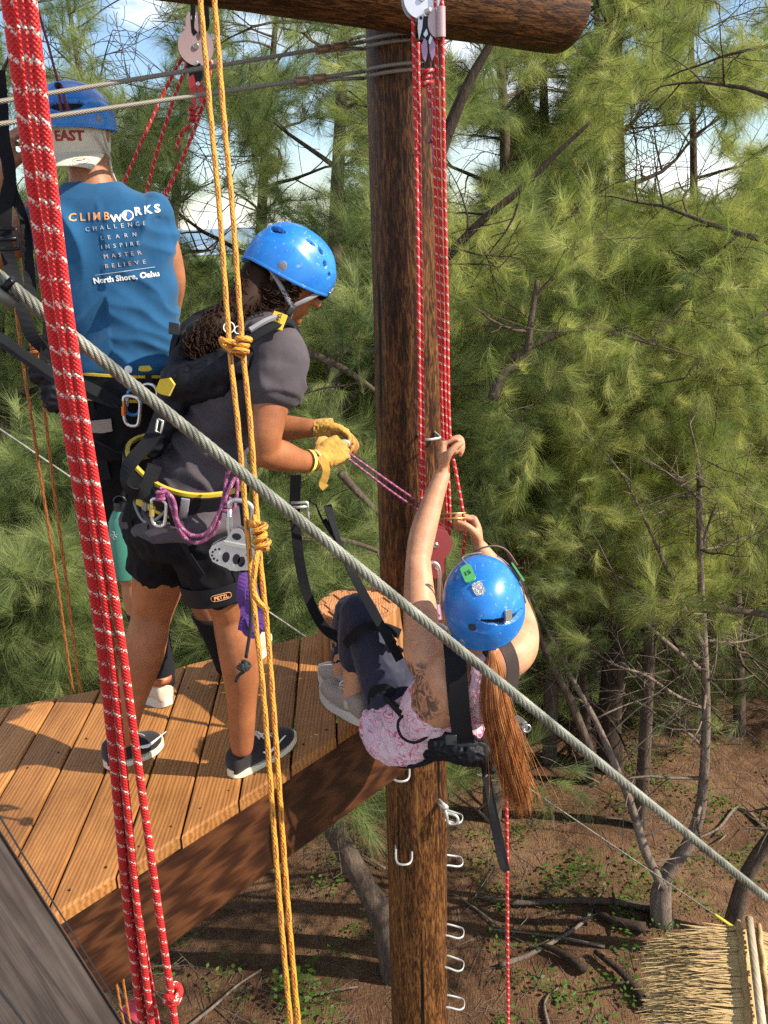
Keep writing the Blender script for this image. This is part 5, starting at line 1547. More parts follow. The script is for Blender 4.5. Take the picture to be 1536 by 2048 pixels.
def shoe(parent, heel, toe, up, wid, m_up, m_sole, collar=.075, sole_h=.024, laces=None, name='shoe', toe_h=.035, arch=0.0):
    heel, toe = V(heel), V(toe); up = V(up).normalized(); d = (toe - heel); L_ = d.length; d.normalize(); s = d.cross(up).normalized(); up = s.cross(d)
    prof = [(0.0, .40, .045), (.04, .66, collar * .9), (.14, .78, collar), (.26, .80, collar * .98), (.36, .84, collar * .84), (.48, .92, .062), (.62, 1.0, .052), (.76, 1.0, toe_h * 1.2), (.90, .80, toe_h), (.985, .42, toe_h * .7)]
    bm = bmesh.new()
    rings_loft(bm, [(heel + d * (L_ * t) + up * (sole_h * .6 + hh * .5), wid * .47 * w_, hh * .5 + .004, s, up) for t, w_, hh in prof], 24, 4, 2.6)
    o = bm_obj(name, bm, m_up, parent)
    bm = bmesh.new(); n_ = 26; outline = []
    for i in range(n_ * 2):
        a = 2 * math.pi * i / (n_ * 2); t = .5 - .515 * math.cos(a); ww = (.36 + .16 * min(1, t * 1.6) - .02 * math.exp(-((t - .42) / .12) ** 2)) * wid * abs(math.sin(a)) ** .55 * (1 if math.sin(a) > 0 else -1)
        outline.append((t, ww))
    lo = []; hi = []
    for t, ww in outline:
        c_ = heel + d * (L_ * t) + s * ww; fl = .010 * max(0, t - .8) * 5 + .006 * max(0, .08 - t) * 10
        lo.append(bm.verts.new(c_ + up * fl)); hi.append(bm.verts.new(c_ + up * (sole_h + fl * .8 + .006 * math.cos(t * 6.28)) - s * ww * .03))
    bm.faces.new(lo[::-1]); bm.faces.new(hi)
    for i in range(len(lo)): bm.faces.new((lo[i], lo[(i + 1) % len(lo)], hi[(i + 1) % len(lo)], hi[i]))
    bm_obj('sole', bm, m_sole, o, sharp=50)
    if laces:
        bm = bmesh.new()
        for k in range(5):
            t = .36 + .07 * k; hh = .078 - .035 * (t - .36) / .28
            c_ = heel + d * (L_ * t) + up * (sole_h * .6 + hh + .006)
            pp = [c_ - s * .022 - up * .008, c_ - s * .008 + up * .003, c_ + s * .010 + up * .002 + d * .008, c_ + s * .024 - up * .008 + d * .010]
            tube(bm, pp, .0024, 6, 3)
        b0 = heel + d * (L_ * .38) + up * (sole_h + .082)
        for q in (-1, 1):
            tube(bm, [b0, b0 + s * (.022 * q) + up * .012, b0 + s * (.034 * q) - up * .004 + d * .01, b0 + s * (.016 * q) - up * .002, b0], .0022, 6, 4)
        bm_obj('lace', bm, laces, o)
    return o, (d, s, up)
def band(name, c, u, v, a, b, wdt, th, m, parent, pw=2.3, n=48, arc=(0, 1)):
    """webbing round an oval section, u/v its axes"""
    u = V(u).normalized(); v = (V(v) - u * V(v).dot(u)).normalized(); w = u.cross(v); bm = bmesh.new(); rows = []
    full = arc == (0, 1); k = n if full else n + 1
    for i in range(k):
        t = 2 * math.pi * (arc[0] + (arc[1] - arc[0]) * i / n); cs, sn = math.cos(t), math.sin(t)
        x = math.copysign(abs(cs) ** (2 / pw), cs); y = math.copysign(abs(sn) ** (2 / pw), sn); row = []
        for dr, dz in ((0, -1), (0, 1), (th, 1), (th, -1)):
            row.append(bm.verts.new(V(c) + u * (x * (a + dr)) + v * (y * (b + dr)) + w * (dz * wdt / 2)))
        rows.append(row)
    for i in range(k if full else k - 1):
        A_, B_ = rows[i], rows[(i + 1) % k]
        for j in range(4): bm.faces.new((A_[j], A_[(j + 1) % 4], B_[(j + 1) % 4], B_[j]))
    if not full: bm.faces.new(rows[0]); bm.faces.new(rows[-1][::-1])
    return bm_obj(name, bm, m, parent, smooth=True, sharp=40)
def strap(name, pts, wdt, m, parent, nrm, th=.0028, n=6):
    bm = bmesh.new(); ribbon(bm, pts, wdt, th, nrm, n); return bm_obj(name, bm, m, parent, smooth=False)
def carabiner(c, ax, u, L_, W_, r, m, label, gate=None, name='carabiner', parent=None):
    """D-shaped ring: ax long axis, u width axis"""
    ax = V(ax).normalized(); u = (V(u) - ax * V(u).dot(ax)).normalized()
    t = thing(name, c, label, 'carabiner') if parent is None else parent
    o_ = [(-.5, .30), (-.48, .44), (-.25, .5), (.2, .47), (.46, .36), (.5, .16), (.42, -.30), (.3, -.46), (0, -.5), (-.3, -.46), (-.46, -.32), (-.5, -.1)]
    bm = bmesh.new(); tube(bm, [V(c) + u * (x * W_) + ax * (y * L_) for x, y in o_], r, 10, 4, closed=False, flat=1, cap=True)
    bm_obj('ring', bm, m, t)
    bm = bmesh.new(); tube(bm, [V(c) + u * (-.5 * W_) + ax * (.32 * L_), V(c) + u * (-.5 * W_) - ax * (.14 * L_)], r * .95, 10, 1); bm_obj('gate', bm, gate or M_SILVER, t)
    bm = bmesh.new(); tube(bm, [V(c) + u * (-.5 * W_) + ax * (.14 * L_), V(c) + u * (-.5 * W_) - ax * (.16 * L_)], r * 1.45, 12, 1); bm_obj('sleeve', bm, gate or M_SILVER, t, sharp=40)
    return t
def wrinkle(f1, a1, f2=30, a2=0.0, st=(1, 1, 1)):
    def g(p):
        q = V((p.x * st[0], p.y * st[1], p.z * st[2]))
        v_ = noise.noise(q * f1 * 2.2); w_ = noise.noise(q * f2 + V((5, 3, 1)))
        return a1 * (.5 - abs(v_) * 2.2) + a2 * w_
    return g

# ================================================================== A: man in the blue sleeveless shirt, back to the viewer
YA = 2.66
A3 = lambda x, y, dy=0.0: PY(x, y, YA + dy)
uA, vA = V((1, .10, 0)).normalized(), V((-.10, 1, 0)).normalized()
man = thing('person', (A3(320, 1390).x, YA, DECK), 'person in blue sleeveless shirt and backwards cap, back turned, one hand raised', 'person')
ringsA = [(268, 875, .135, .105), (266, 850, .160, .116), (256, 770, .145, .100), (243, 690, .132, .088), (226, 595, .150, .090), (212, 505, .164, .092), (204, 440, .155, .082), (200, 404, .125, .068), (188, 376, .074, .064)]
def bodyA(bm):
    rings_loft(bm, [(A3(x, y), a, b, uA, vA) for x, y, a, b in ringsA], 28, 4)
    limb(bm, [A3(186, 380), A3(178, 345), A3(170, 300, .01)], [.064, .056, .056], 4, 18)
    head(bm, A3(158, 262, .02), (.03, 1, .02), (0.02, -.02, 1), 1.0)
    # right arm hangs in front of him
    limb(bm, [A3(310, 450, .02), A3(328, 500, .03), A3(342, 560, .06), A3(338, 605, .10)], [.046, .047, .043, .038], 5)
    limb(bm, [A3(338, 605, .10), A3(330, 650, .20), A3(318, 690, .30)], [.038, .037, .027], 5)
    hand(bm, A3(316, 697, .32), (-.3, 1, -.3), (-1, 0, 0), 1, 1.0, (40, 60, 40))
    # left arm raised, hand beside the strap
    limb(bm, [A3(88, 428), A3(50, 462, -.02), A3(-2, 500, -.02), A3(-34, 520, 0)], [.056, .054, .047, .042], 5)
    limb(bm, [A3(-34, 520, 0), A3(-28, 455, .03), A3(-4, 385, .03), A3(10, 350, .03)], [.042, .044, .034, .027], 5)
    hand(bm, A3(12, 342, .03), (.10, .1, 1), (.5, .8, 0), -1, 1.0, (45, 70, 45))
    # legs
    limb(bm, [A3(226, 880), A3(240, 1000), A3(262, 1110), A3(276, 1160)], [.092, .080, .062, .055], 5, 18)
    limb(bm, [A3(276, 1160), A3(290, 1220, -.01), A3(312, 1300, .0), A3(324, 1362, .01)], [.055, .060, .046, .038], 5, 18)
    limb(bm, [A3(312, 880, .02), A3(345, 1000, .05), A3(385, 1110, .09), A3(400, 1155, .11)], [.092, .080, .062, .055], 5, 18)
    limb(bm, [A3(400, 1155, .11), A3(420, 1215, .12), A3(440, 1280, .15), A3(455, 1330, .17)], [.055, .060, .046, .038], 5, 18)
shape('body', bodyA, M_SKIN_A, man, .0055, 3)
def shirtA(bm):
    rr = [(252, 742, .150, .112), (251, 728, .172, .124), (246, 700, .170, .122), (240, 660, .172, .122), (226, 595, .187, .124), (212, 505, .200, .124), (204, 445, .198, .116), (200, 408, .165, .100), (190, 380, .098, .080), (186, 366, .076, .066)]
    rings_loft(bm, [(A3(x, y), a, b, uA, vA) for x, y, a, b in rr], 40, 4, 2.5)
    for x in (102, 308):
        sphere(bm, A3(x, 434), .056, .080, .056)
        limb(bm, [A3(x, 425), A3(x + (14 if x > 200 else -14), 480)], [.054, .046], 3)
def foldA(p):
    x, y = pix(p)
    edge = max(0.0, min(1.0, (y - 395) / 45))
    d = .004 * noise.noise(V((p.x * 9, p.y * 9, p.z * 2.2)))
    # drape folds falling from the shoulders
    dx = (x - 205) / 130; top = max(0.0, min(1.0, (600 - y) / 180))
    d += .013 * edge * top * (1 - 2 * abs(math.sin((x - 205 - (y - 450) * .25 * (1 if x < 205 else -1)) * .046 + 1.6 * noise.noise(V((p.z * 5, p.x * 4, 1)))))) * min(1, abs(dx) * 1.5 + .25)
    low = max(0.0, min(1.0, (y - 560) / 120))
    d += .012 * (.35 + .65 * low) * (1 - 2.8 * abs(noise.noise(V((p.x * 13 + p.z * 15 * (1 if p.x > -.75 else -1), 2, p.z * 6 - p.x * 5))))) - .004
    return d + .003
shirt = shape('shirt', shirtA, M_BLUESHIRT, man, .0055, 2, foldA)
# printed lettering on the back
wv = V((0, 0, 1)); ru = V((1, 0, .06)).normalized()
def shirt_text(s, px, py, size, m, name='lettering', space=1.0, bold=0.0, rot=.06, curve=None):
    lettering(name, s, size, A3(px, py, -.125), V((1, 0, rot)), wv, m, man, shirt, .0014, space, bold, curve)
shirt_text('CLIMB', 176, 434, .029, M_ORANGEPR, space=1.5, bold=.0005, rot=.0)
shirt_text('W', 229, 437, .026, M_WHITE, bold=.0009)
shirt_text('RKS', 284, 420, .030, M_WHITE, space=1.45, bold=.0009, rot=.12)
for s_, x, y, sz in (('CHALLENGE', 226, 453, .016), ('LEARN', 233, 473, .0155), ('INSPIRE', 237, 491, .0155), ('MASTER', 241, 510, .0155), ('BELIEVE', 246, 529, .0155)):
    shirt_text(s_, x + 1, y, sz, M_DIMPR if s_ in ('CHALLENGE', 'LEARN', 'INSPIRE') else M_DIMOR, space=2.1 if len(s_) > 5 else 2.5, rot=.07)
shirt_text('North Shore, Oahu', 248, 556, .0215, M_WHITE, space=1.0, bold=.0006, rot=.07)
def decal(name, outline, c, u, v, m, parent, target, th=.0014):
    """thin print laid on a surface: outline polygon list in metres"""
    u = V(u).normalized(); v = (V(v) - u * V(v).dot(u)).normalized(); w = u.cross(v)
    off0 = V(target['_w']); tree_ = BVHTree.FromPolygons([q.co + off0 for q in target.data.vertices], [p.vertices[:] for p in target.data.polygons])
    bm = bmesh.new(); f = bm.faces.new([bm.verts.new((x, y, 0)) for x, y in outline])
    bmesh.ops.triangulate(bm, faces=bm.faces); bmesh.ops.subdivide_edges(bm, edges=bm.edges, cuts=3, use_grid_fill=True)
    for q in bm.verts:
        p = V(c) + u * q.co.x + v * q.co.y; h = tree_.ray_cast(p + w * .15, -w, .4)
        q.co = (h[0] if h[0] is not None else p) + w * th
    return bm_obj(name, bm, m, parent, smooth=False)
def circ(r, n=28, r2=None, x0=0, y0=0): return [(x0 + r * math.cos(2 * math.pi * i / n), y0 + (r2 or r) * math.sin(2 * math.pi * i / n)) for i in range(n)]
decal('round_emblem', circ(.0145), A3(249, 431, -.125), V((1, 0, .1)), wv, M_WHITE, man, shirt)
M_SHIRTDK = mat('emblem_blue', (.02, .10, .32), .8)
decal('emblem_peak', [(-.001, -.011), (.011, -.006), (.012, .003), (.006, .010), (.001, .012), (.001, .002), (-.004, -.004)], A3(249, 431, -.125), V((1, 0, .1)), wv, M_SHIRTDK, man, shirt, .0022)
decal('print_line', [(-.078, -.0007), (.078, -.0007), (.078, .0007), (-.078, .0007)], A3(246, 543, -.125), V((1, 0, .09)), wv, M_DIMPR, man, shirt, .003)
def shortsA(bm):
    rings_loft(bm, [(A3(256, 752), .160, .118, uA, vA), (A3(258, 770), .168, .122, uA, vA), (A3(266, 850), .178, .132, uA, vA), (A3(270, 900), .165, .125, uA, vA)], 28, 4)
    limb(bm, [A3(226, 880), A3(238, 980), A3(252, 1065)], [.105, .098, .090], 5, 20)
    limb(bm, [A3(312, 880, .02), A3(342, 980, .045), A3(372, 1070, .08)], [.105, .098, .090], 5, 20)
shape('shorts', shortsA, M_BLACKSHORT, man, .008, 2, wrinkle(9, .008, 30, .003))
for pts, rr in (([(290, 1215, -.01), (312, 1300, 0), (325, 1368, .01)], (.064, .051, .043)), ([(420, 1222, .12), (440, 1280, .15), (457, 1335, .17)], (.064, .051, .043))):
    bm = bmesh.new(); pp = [A3(*q) for q in pts]
    tube(bm, pp, list(rr), 26, 7)
    for v_ in bm.verts: v_.co += V((.0012 * math.sin(v_.co.x * 900), 0, 0))
    bm_obj('sock', bm, M_SOCK, man)
tl = PZ(292, 1372, DECK + .03); 
hA, tA_ = PZ(345, 1412, DECK), PZ(345, 1412, DECK) + V((-.19, .19, 0))
so, _ = shoe(man, PZ(338, 1413, DECK), PZ(262, 1372, DECK), (0, 0, 1), .098, M_CREAM, mat('white_rubber', (.62, .58, .50), .6), .07, .030, None, toe_h=.042)
d_ = (PZ(262, 1372, DECK) - PZ(338, 1413, DECK)).normalized()
bm = bmesh.new(); hc = PZ(338, 1413, DECK) + d_ * .045 + V((0, 0, .085)); tube(bm, [hc, hc + V((0, 0, .022))], [.044, .046], 20, 1, side=d_.cross(V((0, 0, 1))), flat=1.15); bm_obj('heel_collar', bm, M_BROWNLEA, so)
h2 = A3(462, 1345, .17); h2.z = DECK
shoe(man, h2, h2 + V((.10, .24, 0)), (0, 0, 1), .098, M_CREAM, mat('white_rubber2', (.62, .58, .50), .6), .07, .030)
# cap and helmet
hc = A3(155, 268, .02)
def capA(bm):
    sphere(bm, hc + V((0, 0, -.01)), .087, .105, .088)
    tube(bm, [hc + V((0, 0, -.052)), hc + V((0, -.002, -.02)), hc + V((0, 0, .02))], [.083, .086, .087], 28, 2, side=(1, 0, 0), flat=1.18)
cap = thing('cap', hc, 'cream baseball cap worn backwards under the blue helmet of the back-turned person', 'cap')
M_CAP = fabric('cream_cap_cotton', (.60, .52, .40), .85, .3)
capo = shape('crown_panel', capA, M_CAP, cap, .005, 2)
bm = bmesh.new(); rows = []
for j in range(9):
    t = j / 8; row = []
    for i in range(21):
        s = -1 + 2 * i / 20; ww = .086 * (1 - .12 * t * t) * math.sqrt(max(0.02, 1 - (abs(s) ** 3.0) * t * .55))
        x = s * ww; y = -.088 * math.sqrt(max(0, 1 - (s * .80) ** 2)) - .066 * t * math.sqrt(max(0, 1 - s * s * .72)) ; z = -.046 - .044 * t - .012 * s * s
        row.append(bm.verts.new(hc + V((x, y, z))))
    rows.append(row)
for a, b in zip(rows, rows[1:]):
    for i in range(20): bm.faces.new((a[i], a[i + 1], b[i + 1], b[i]))
me = bpy.data.meshes.new('brim'); bmesh.ops.recalc_face_normals(bm, faces=bm.faces); bm.to_mesh(me); bm.free()
brim = link_mesh('brim', me, None, cap); apply_mods(brim, [('SOLIDIFY', dict(thickness=.0035)), ('SUBSURF', dict(levels=1))]); brim.data.materials.append(M_CAP)
M_REDPR = mat('dark_red_print', (.33, .03, .02), .8)
lettering('lettering', 'EAST', .035, hc + V((.006, -.10, -.014)), (1, 0, -.02), (0, 0, 1), M_REDPR, cap, capo, .0012, 1.0, .0012)
ring_o = circ(.022, 30, .0085)
bm = bmesh.new()
bc = hc + V((.045, -.150, -.080)); tube(bm, [bc + V((x, -y * .6, y * .75)) for x, y in ring_o], .0007, 5, 1, closed=True); tube(bm, [bc + V((-.012, 0, .001)), bc + V((.012, -.0, .0025))], .0012, 5, 1)
bm_obj('oval_emblem', bm, M_VENT, cap)
helA = thing('helmet', hc, 'blue climbing helmet on the back-turned person, seen from behind with its wide rear slot', 'helmet')
hh, onA = helmet(helA, hc + V((-.004, 0, .034)), (0, .02, 1), (0, 1, 0), .108, .128, .098,
                 slots(hc + V((-.004, 0, .034)), (0, .02, 1), (0, 1, 0), .108, .128, .098, .012, [(100, 214, 168, 210, .011)]) + [(.5, .8, .3, .1, 0), (-.5, .8, .3, .1, 0)], 'shell', knobs=((math.pi - .95, .05, .012), (math.pi + .95, .05, .012)), rim_drop=.012)
bm = bmesh.new(); kx = hc + V((.078, -.045, -.02)); tube(bm, [kx + V((0, 0, .03)), kx + V((.008, .02, -.03)), kx + V((.010, .02, -.08)), kx + V((.02, .03, -.12))], .005, 6, 3, flat=.4); tube(bm, [kx + V((-.005, -.03, .01)), kx + V((.012, .02, -.05))], .005, 6, 3, flat=.4); bm_obj('chin_strap', bm, M_CREAM, helA)
# thin tether to the helmet slot
t = thing('helmet_tether', A3(128, 215, -.14), 'thin dark red and blue cord clipped to the rear slot of the helmet at left', 'cord')
bm = bmesh.new(); tube(bm, [A3(55, -80, -.14), A3(70, 0, -.14), A3(95, 85, -.15), A3(115, 162, -.15)], .0034, 8, 5, uv=True); bm_obj('cord', bm, M_DCORD, t)
bm = bmesh.new(); tube(bm, [A3(116, 166, -.15), A3(124, 175, -.155), A3(129, 200, -.155), A3(136, 218, -.15), A3(130, 226, -.15), A3(122, 218, -.155), A3(119, 195, -.155), A3(114, 174, -.15), A3(118, 166, -.15)], .0042, 8, 4, uv=True); bm_obj('loop', bm, M_DCORD, t)
bm = bmesh.new(); tube(bm, [A3(112, 170, -.155), A3(120, 172, -.16)], .007, 8, 1); bm_obj('knot', bm, M_BLACKNYL, t)
# harness of the man
harA = thing('climbing_harness', A3(256, 760), 'black climbing harness with yellow piping round the waist of the back-turned person', 'harness')
bu = (uA + V((0, 0, -.10))).normalized()
band('waist_belt', A3(254, 762), bu, vA, .166, .124, .062, .010, M_BLACKNYL, harA, 2.5)
band('belt_piping', A3(252, 738), bu, vA, .169, .127, .007, .009, M_YELNYL, harA, 2.5)
band('belt_piping', A3(258, 785), bu, vA, .169, .127, .009, .009, M_YELNYL, harA, 2.5)
bm = bmesh.new(); plate(bm, [(-.02, -.005), (-.014, .006), (.014, .006), (.02, -.005), (.01, -.009), (-.01, -.009)], A3(290, 736, -.150), (1, 0, 0), (0, 0, 1), (0, -1, 0), .004); bm_obj('yellow_tag', bm, M_YELNYL, harA, smooth=False)
bm = bmesh.new(); disc(bm, A3(257, 739, -.147), .011, .004, (0, -1, 0), 24, .001); bm_obj('badge', bm, M_WHITE, harA)
cr0 = A3(296, 770, -.155)
strap('ring_tab', [A3(296, 748, -.150), A3(298, 765, -.156), A3(300, 782, -.156)], .018, M_WEB, harA, (0, -1, 0))
bm = bmesh.new(); tube(bm, [cr0 + V((.024 * math.cos(2 * math.pi * i / 20), -.004, .024 * math.sin(2 * math.pi * i / 20) - .02)) for i in range(20)], .0045, 10, 1, closed=True); bm_obj('steel_ring', bm, M_SILVER, harA)
for pp in ([A3(175, 800, -.13), A3(190, 860, -.12), A3(212, 960, -.115)], [A3(330, 800, -.13), A3(322, 870, -.12), A3(318, 960, -.11)]):
    strap('leg_strap', pp, .03, M_WEB, harA, (0, -1, 0))
bm = bmesh.new(); plate(bm, [(-.028, -.018), (-.03, .016), (.03, .020), (.03, -.016), (.0, -.021)], A3(203, 852, -.135), (1, 0, 0), (0, 0, 1), (0, -1, 0), .005); bm_obj('leg_patch', bm, M_BUFF, harA, smooth=False)
strap('gear_loop', [A3(185, 878, -.13), A3(212, 892, -.15), A3(240, 905, -.15), A3(262, 890, -.14)], .006, M_WEB, harA, (0, -1, 0), .005)
# strap running from the frame edge to the man's side with carabiner
t = thing('lanyard_strap', A3(110, 745, -.2), 'wide black strap from the left frame edge to the carabiner at the blue-shirted person\'s hip', 'strap')
strap('webbing', [A3(-60, 650, -.26), A3(0, 676, -.24), A3(50, 712, -.22), A3(110, 748, -.20), A3(180, 775, -.19), A3(236, 808, -.18), A3(256, 828, -.18)], .030, M_WEB, t, (.3, -1, .55))
strap('edge_fold', [A3(0, 688, -.25), A3(60, 730, -.23), A3(130, 775, -.2), A3(236, 815, -.185)], .012, M_BLACKNYL, t, (-.3, -1, .3))
carabiner(A3(264, 822, -.2), (.1, 0, 1), (1, 0, 0), .085, .045, .005, M_SILVER, 'silver carabiner with orange gate at the hip of the back-turned person', mat('orange_alloy', (.65, .16, .03), .3, .6))
carabiner(A3(268, 806, -.18), (.3, 0, 1), (1, .3, 0), .070, .04, .005, mat('blue_alloy', (.05, .2, .5), .3, .6), 'blue carabiner just above the silver one at the hip')
# upright straps in the raised hand
t = thing('long_lanyard', A3(12, 340, -.06), 'long twisted black strap held up at the left edge, with a square buckle', 'strap')
strap('webbing', [A3(-4, 140, -.06), A3(2, 210, -.07), A3(6, 280, -.07), A3(20, 350, -.08), A3(10, 420, -.10), A3(14, 500, -.11), A3(34, 570, -.13), A3(58, 660, -.15), A3(88, 700, -.15)], .036, M_WEB, t, [V((.2, -1, 0)), V((.5, -1, 0)), V((.2, -1, 0)), V((.9, -.6, 0)), V((.2, -1, 0)), V((.2, -1, .1)), V((.8, -1, 0)), V((.2, -1, 0)), V((-.4, -1, 0))])
strap('second_strand', [A3(10, 300, -.05), A3(24, 380, -.06), A3(48, 440, -.09), A3(56, 520, -.10), A3(66, 600, -.12), A3(96, 640, -.14), A3(90, 720, -.15)], .030, M_WEB, t, [V((.9, -.6, 0)), V((.3, -1, 0)), V((1, -.5, 0)), V((.2, -1, 0)), V((.9, -1, 0)), V((0, -1, 0)), V((.6, -1, 0))])
bm = bmesh.new(); bq = A3(14, 478, -.135)
tube(bm, [bq + V((x, 0, z)) for x, z in ((-.03, -.026), (.022, -.026), (.027, -.02), (.027, .02), (.022, .026), (-.03, .026))], .005, 8, 2); tube(bm, [bq + V((-.03, 0, 0)), bq + V((.026, 0, 0))], .0065, 8, 1)
bm_obj('buckle', bm, M_BLACKMETAL, t)
t = thing('gear_pouch', A3(88, 760, -.12), 'small black pouch under the strap between the orange ropes and the near red ropes', 'pouch')
def pouch(bm): box(bm, A3(85, 745, -.13), .07, .04, .06, bevel=.012); sphere(bm, A3(104, 790, -.12), .035, .03, .055)
shape('bag', pouch, M_BLACKNYL, t, .005, 2, wrinkle(20, .006))
# bottle hanging at the man's side
bt, bb = A3(240, 1012, -.10), A3(246, 1158, -.10)
t = thing('water_bottle', bb, 'teal metal water bottle hanging beside the legs of the back-turned person', 'bottle')
M_TEAL = mat('teal_powder_coat', (.045, .20, .155), .5)
bm = bmesh.new(); ax = (bt - bb); tube(bm, [bb, bb + ax * .01, bb + ax * .04, bb + ax * .78, bb + ax * .88, bb + ax * .95], [.027, .033, .036, .036, .028, .019], 28, 1); bm_obj('body', bm, M_TEAL, t, sharp=50)
bm = bmesh.new(); tube(bm, [bb + ax * .95, bb + ax * 1.06], [.020, .019], 20, 1); bm_obj('lid', bm, M_DKPL, t, sharp=50)
bm = bmesh.new(); tube(bm, [bb + ax * 1.05 + V((.018 * math.cos(a), 0, .02 * math.sin(a))) for a in [math.pi * i / 10 for i in range(11)]], .004, 8, 1); bm_obj('loop', bm, M_DKPL, t)
bm = bmesh.new(); ec = bb + ax * .66 + V((-.010, -.036, 0))
for i in range(5):
    a = R(90 + 72 * i); tube(bm, [ec, ec + V((.010 * math.cos(a), .001, .010 * math.sin(a))), ec + V((.012 * math.cos(a + .5), .001, .014 * math.sin(a + .5)))], .0009, 5, 1)
bm_obj('emblem', bm, M_WHITE, t)
# ================================================================== B: person in charcoal shirt leaning over the edge
YB = 2.25
B3 = lambda x, y, dy=0.0: PY(x, y, YB + dy)
fB = V((.80, .60, 0)); rB = V((.60, -.80, 0))
wom = thing('person', (B3(380, 1400).x, YB, DECK), 'person in charcoal t-shirt, black shorts and tan gloves leaning over with a blue helmet', 'person')
headB = B3(580, 552, .16)
fwdB = V((.70, .40, -.60)).normalized(); upB = V((.52, .24, .82))
def bodyB(bm):
    rings_loft(bm, [(B3(360, 1085, 0), .12, .10, rB, fB), (B3(362, 1040, 0), .160, .125, rB, fB), (B3(384, 960, .02), .128, .098, rB, fB), (B3(412, 880, .05), .108, .084, rB, fB), (B3(446, 790, .08), .124, .094, rB, fB),
                    (B3(468, 710, .11), .150, .092, rB, fB), (B3(490, 665, .12), .125, .076, rB, fB), (B3(512, 638, .13), .07, .06, rB, fB)], 28, 4)
    limb(bm, [B3(510, 655, .13), B3(545, 622, .14), B3(570, 590, .15)], [.060, .050, .052], 4, 18)
    head(bm, headB, fwdB, upB, .98)
    limb(bm, [B3(556, 706, -.02), B3(548, 770, -.06), B3(532, 860, -.10), B3(528, 903, -.10)], [.053, .049, .043, .038], 5, 18)
    limb(bm, [B3(530, 905, -.10), B3(562, 912, -.06), B3(600, 922, .0), B3(628, 924, .04)], [.039, .041, .031, .026], 5, 18)
    hand(bm, B3(634, 922, .05), (.7, .35, .30), (-.2, .8, -.5), 1, .90, (55, 75, 50))
    limb(bm, [B3(430, 690, .26), B3(470, 760, .34), B3(515, 830, .40), B3(530, 852, .42)], [.055, .050, .044, .040], 5, 18)
    limb(bm, [B3(530, 855, .42), B3(565, 856, .40), B3(606, 856, .38), B3(630, 856, .37)], [.041, .041, .032, .026], 5, 18)
    hand(bm, B3(638, 856, .37), (1, -.15, -.12), (-.1, -.5, -1), 1, .90, (30, 45, 35))
    # legs
    limb(bm, [B3(336, 1055, .06), B3(322, 1140, .09), B3(306, 1215, .10), B3(300, 1245, .09)], [.090, .079, .062, .056], 5, 20)
    limb(bm, [B3(300, 1245, .09), B3(286, 1310, .07), B3(262, 1400, .05), B3(249, 1472, .03)], [.056, .060, .044, .034], 5, 20)
    limb(bm, [B3(412, 1060, -.06), B3(432, 1130, -.06), B3(455, 1200, -.05), B3(464, 1230, -.04)], [.092, .080, .060, .053], 5, 20)
    limb(bm, [B3(464, 1230, -.04), B3(480, 1310, -.05), B3(484, 1400, -.04), B3(484, 1490, -.03)], [.053, .058, .042, .033], 5, 20)
shape('body', bodyB, M_SKIN_B, wom, .0052, 3)
eyes(headB, fwdB, upB, wom, .98)
def teeB(bm):
    rings_loft(bm, [(B3(364, 1048, 0), .165, .132, rB, fB), (B3(366, 1030, 0), .178, .142, rB, fB), (B3(386, 960, .02), .144, .112, rB, fB), (B3(413, 880, .05), .127, .100, rB, fB), (B3(448, 790, .08), .143, .110, rB, fB),
                    (B3(470, 710, .11), .170, .112, rB, fB), (B3(492, 662, .12), .142, .094, rB, fB), (B3(516, 634, .13), .086, .074, rB, fB), (B3(530, 622, .135), .068, .062, rB, fB)], 36, 4)
    # sleeves
    limb(bm, [B3(540, 690, .02), B3(556, 712, -.02), B3(553, 768, -.06)], [.070, .072, .069], 5, 20)
    tube(bm, [B3(554, 745, -.05), B3(548, 792, -.075)], [.070, .068], 22, 1)
    limb(bm, [B3(440, 676, .22), B3(440, 695, .26), B3(465, 755, .33)], [.068, .068, .062], 5, 20)
def foldB(p):
    x, y = pix(p); d = .0035 * noise.noise(p * 11)
    d += .011 * (.75 - 2.6 * abs(noise.noise(V((p.x * 12 + p.z * 18, p.y * 9, p.z * 5 - p.x * 7))))) * max(0.2, min(1, (y - 640) / 160))
    if y > 820: d += .004 * math.sin(p.z * 95 + p.x * 22 + 3 * noise.noise(p * 7)) * min(1, (y - 820) / 60)
    return d + .004
teeb = shape('t_shirt', teeB, M_GREYSHIRT, wom, .0055, 2, foldB)
def shortsB(bm):
    rings_loft(bm, [(B3(366, 985, .01), .150, .120, rB, fB), (B3(362, 1010, 0), .166, .134, rB, fB), (B3(358, 1050, 0), .174, .142, rB, fB), (B3(360, 1090, 0), .155, .125, rB, fB)], 28, 4)
    limb(bm, [B3(334, 1060, .06), B3(326, 1100, .08), B3(322, 1120, .085)], [.100, .095, .092], 4, 22)
    tube(bm, [B3(326, 1090, .08), B3(319, 1140, .09)], [.096, .094], 24, 1)
    limb(bm, [B3(408, 1070, -.06), B3(424, 1120, -.065), B3(434, 1150, -.065)], [.102, .096, .090], 4, 22)
    tube(bm, [B3(426, 1120, -.065), B3(440, 1184, -.06)], [.096, .088], 24, 1)
shape('shorts', shortsB, M_BLACKSHORT, wom, .0065, 2, wrinkle(11, .006, 26, .003))
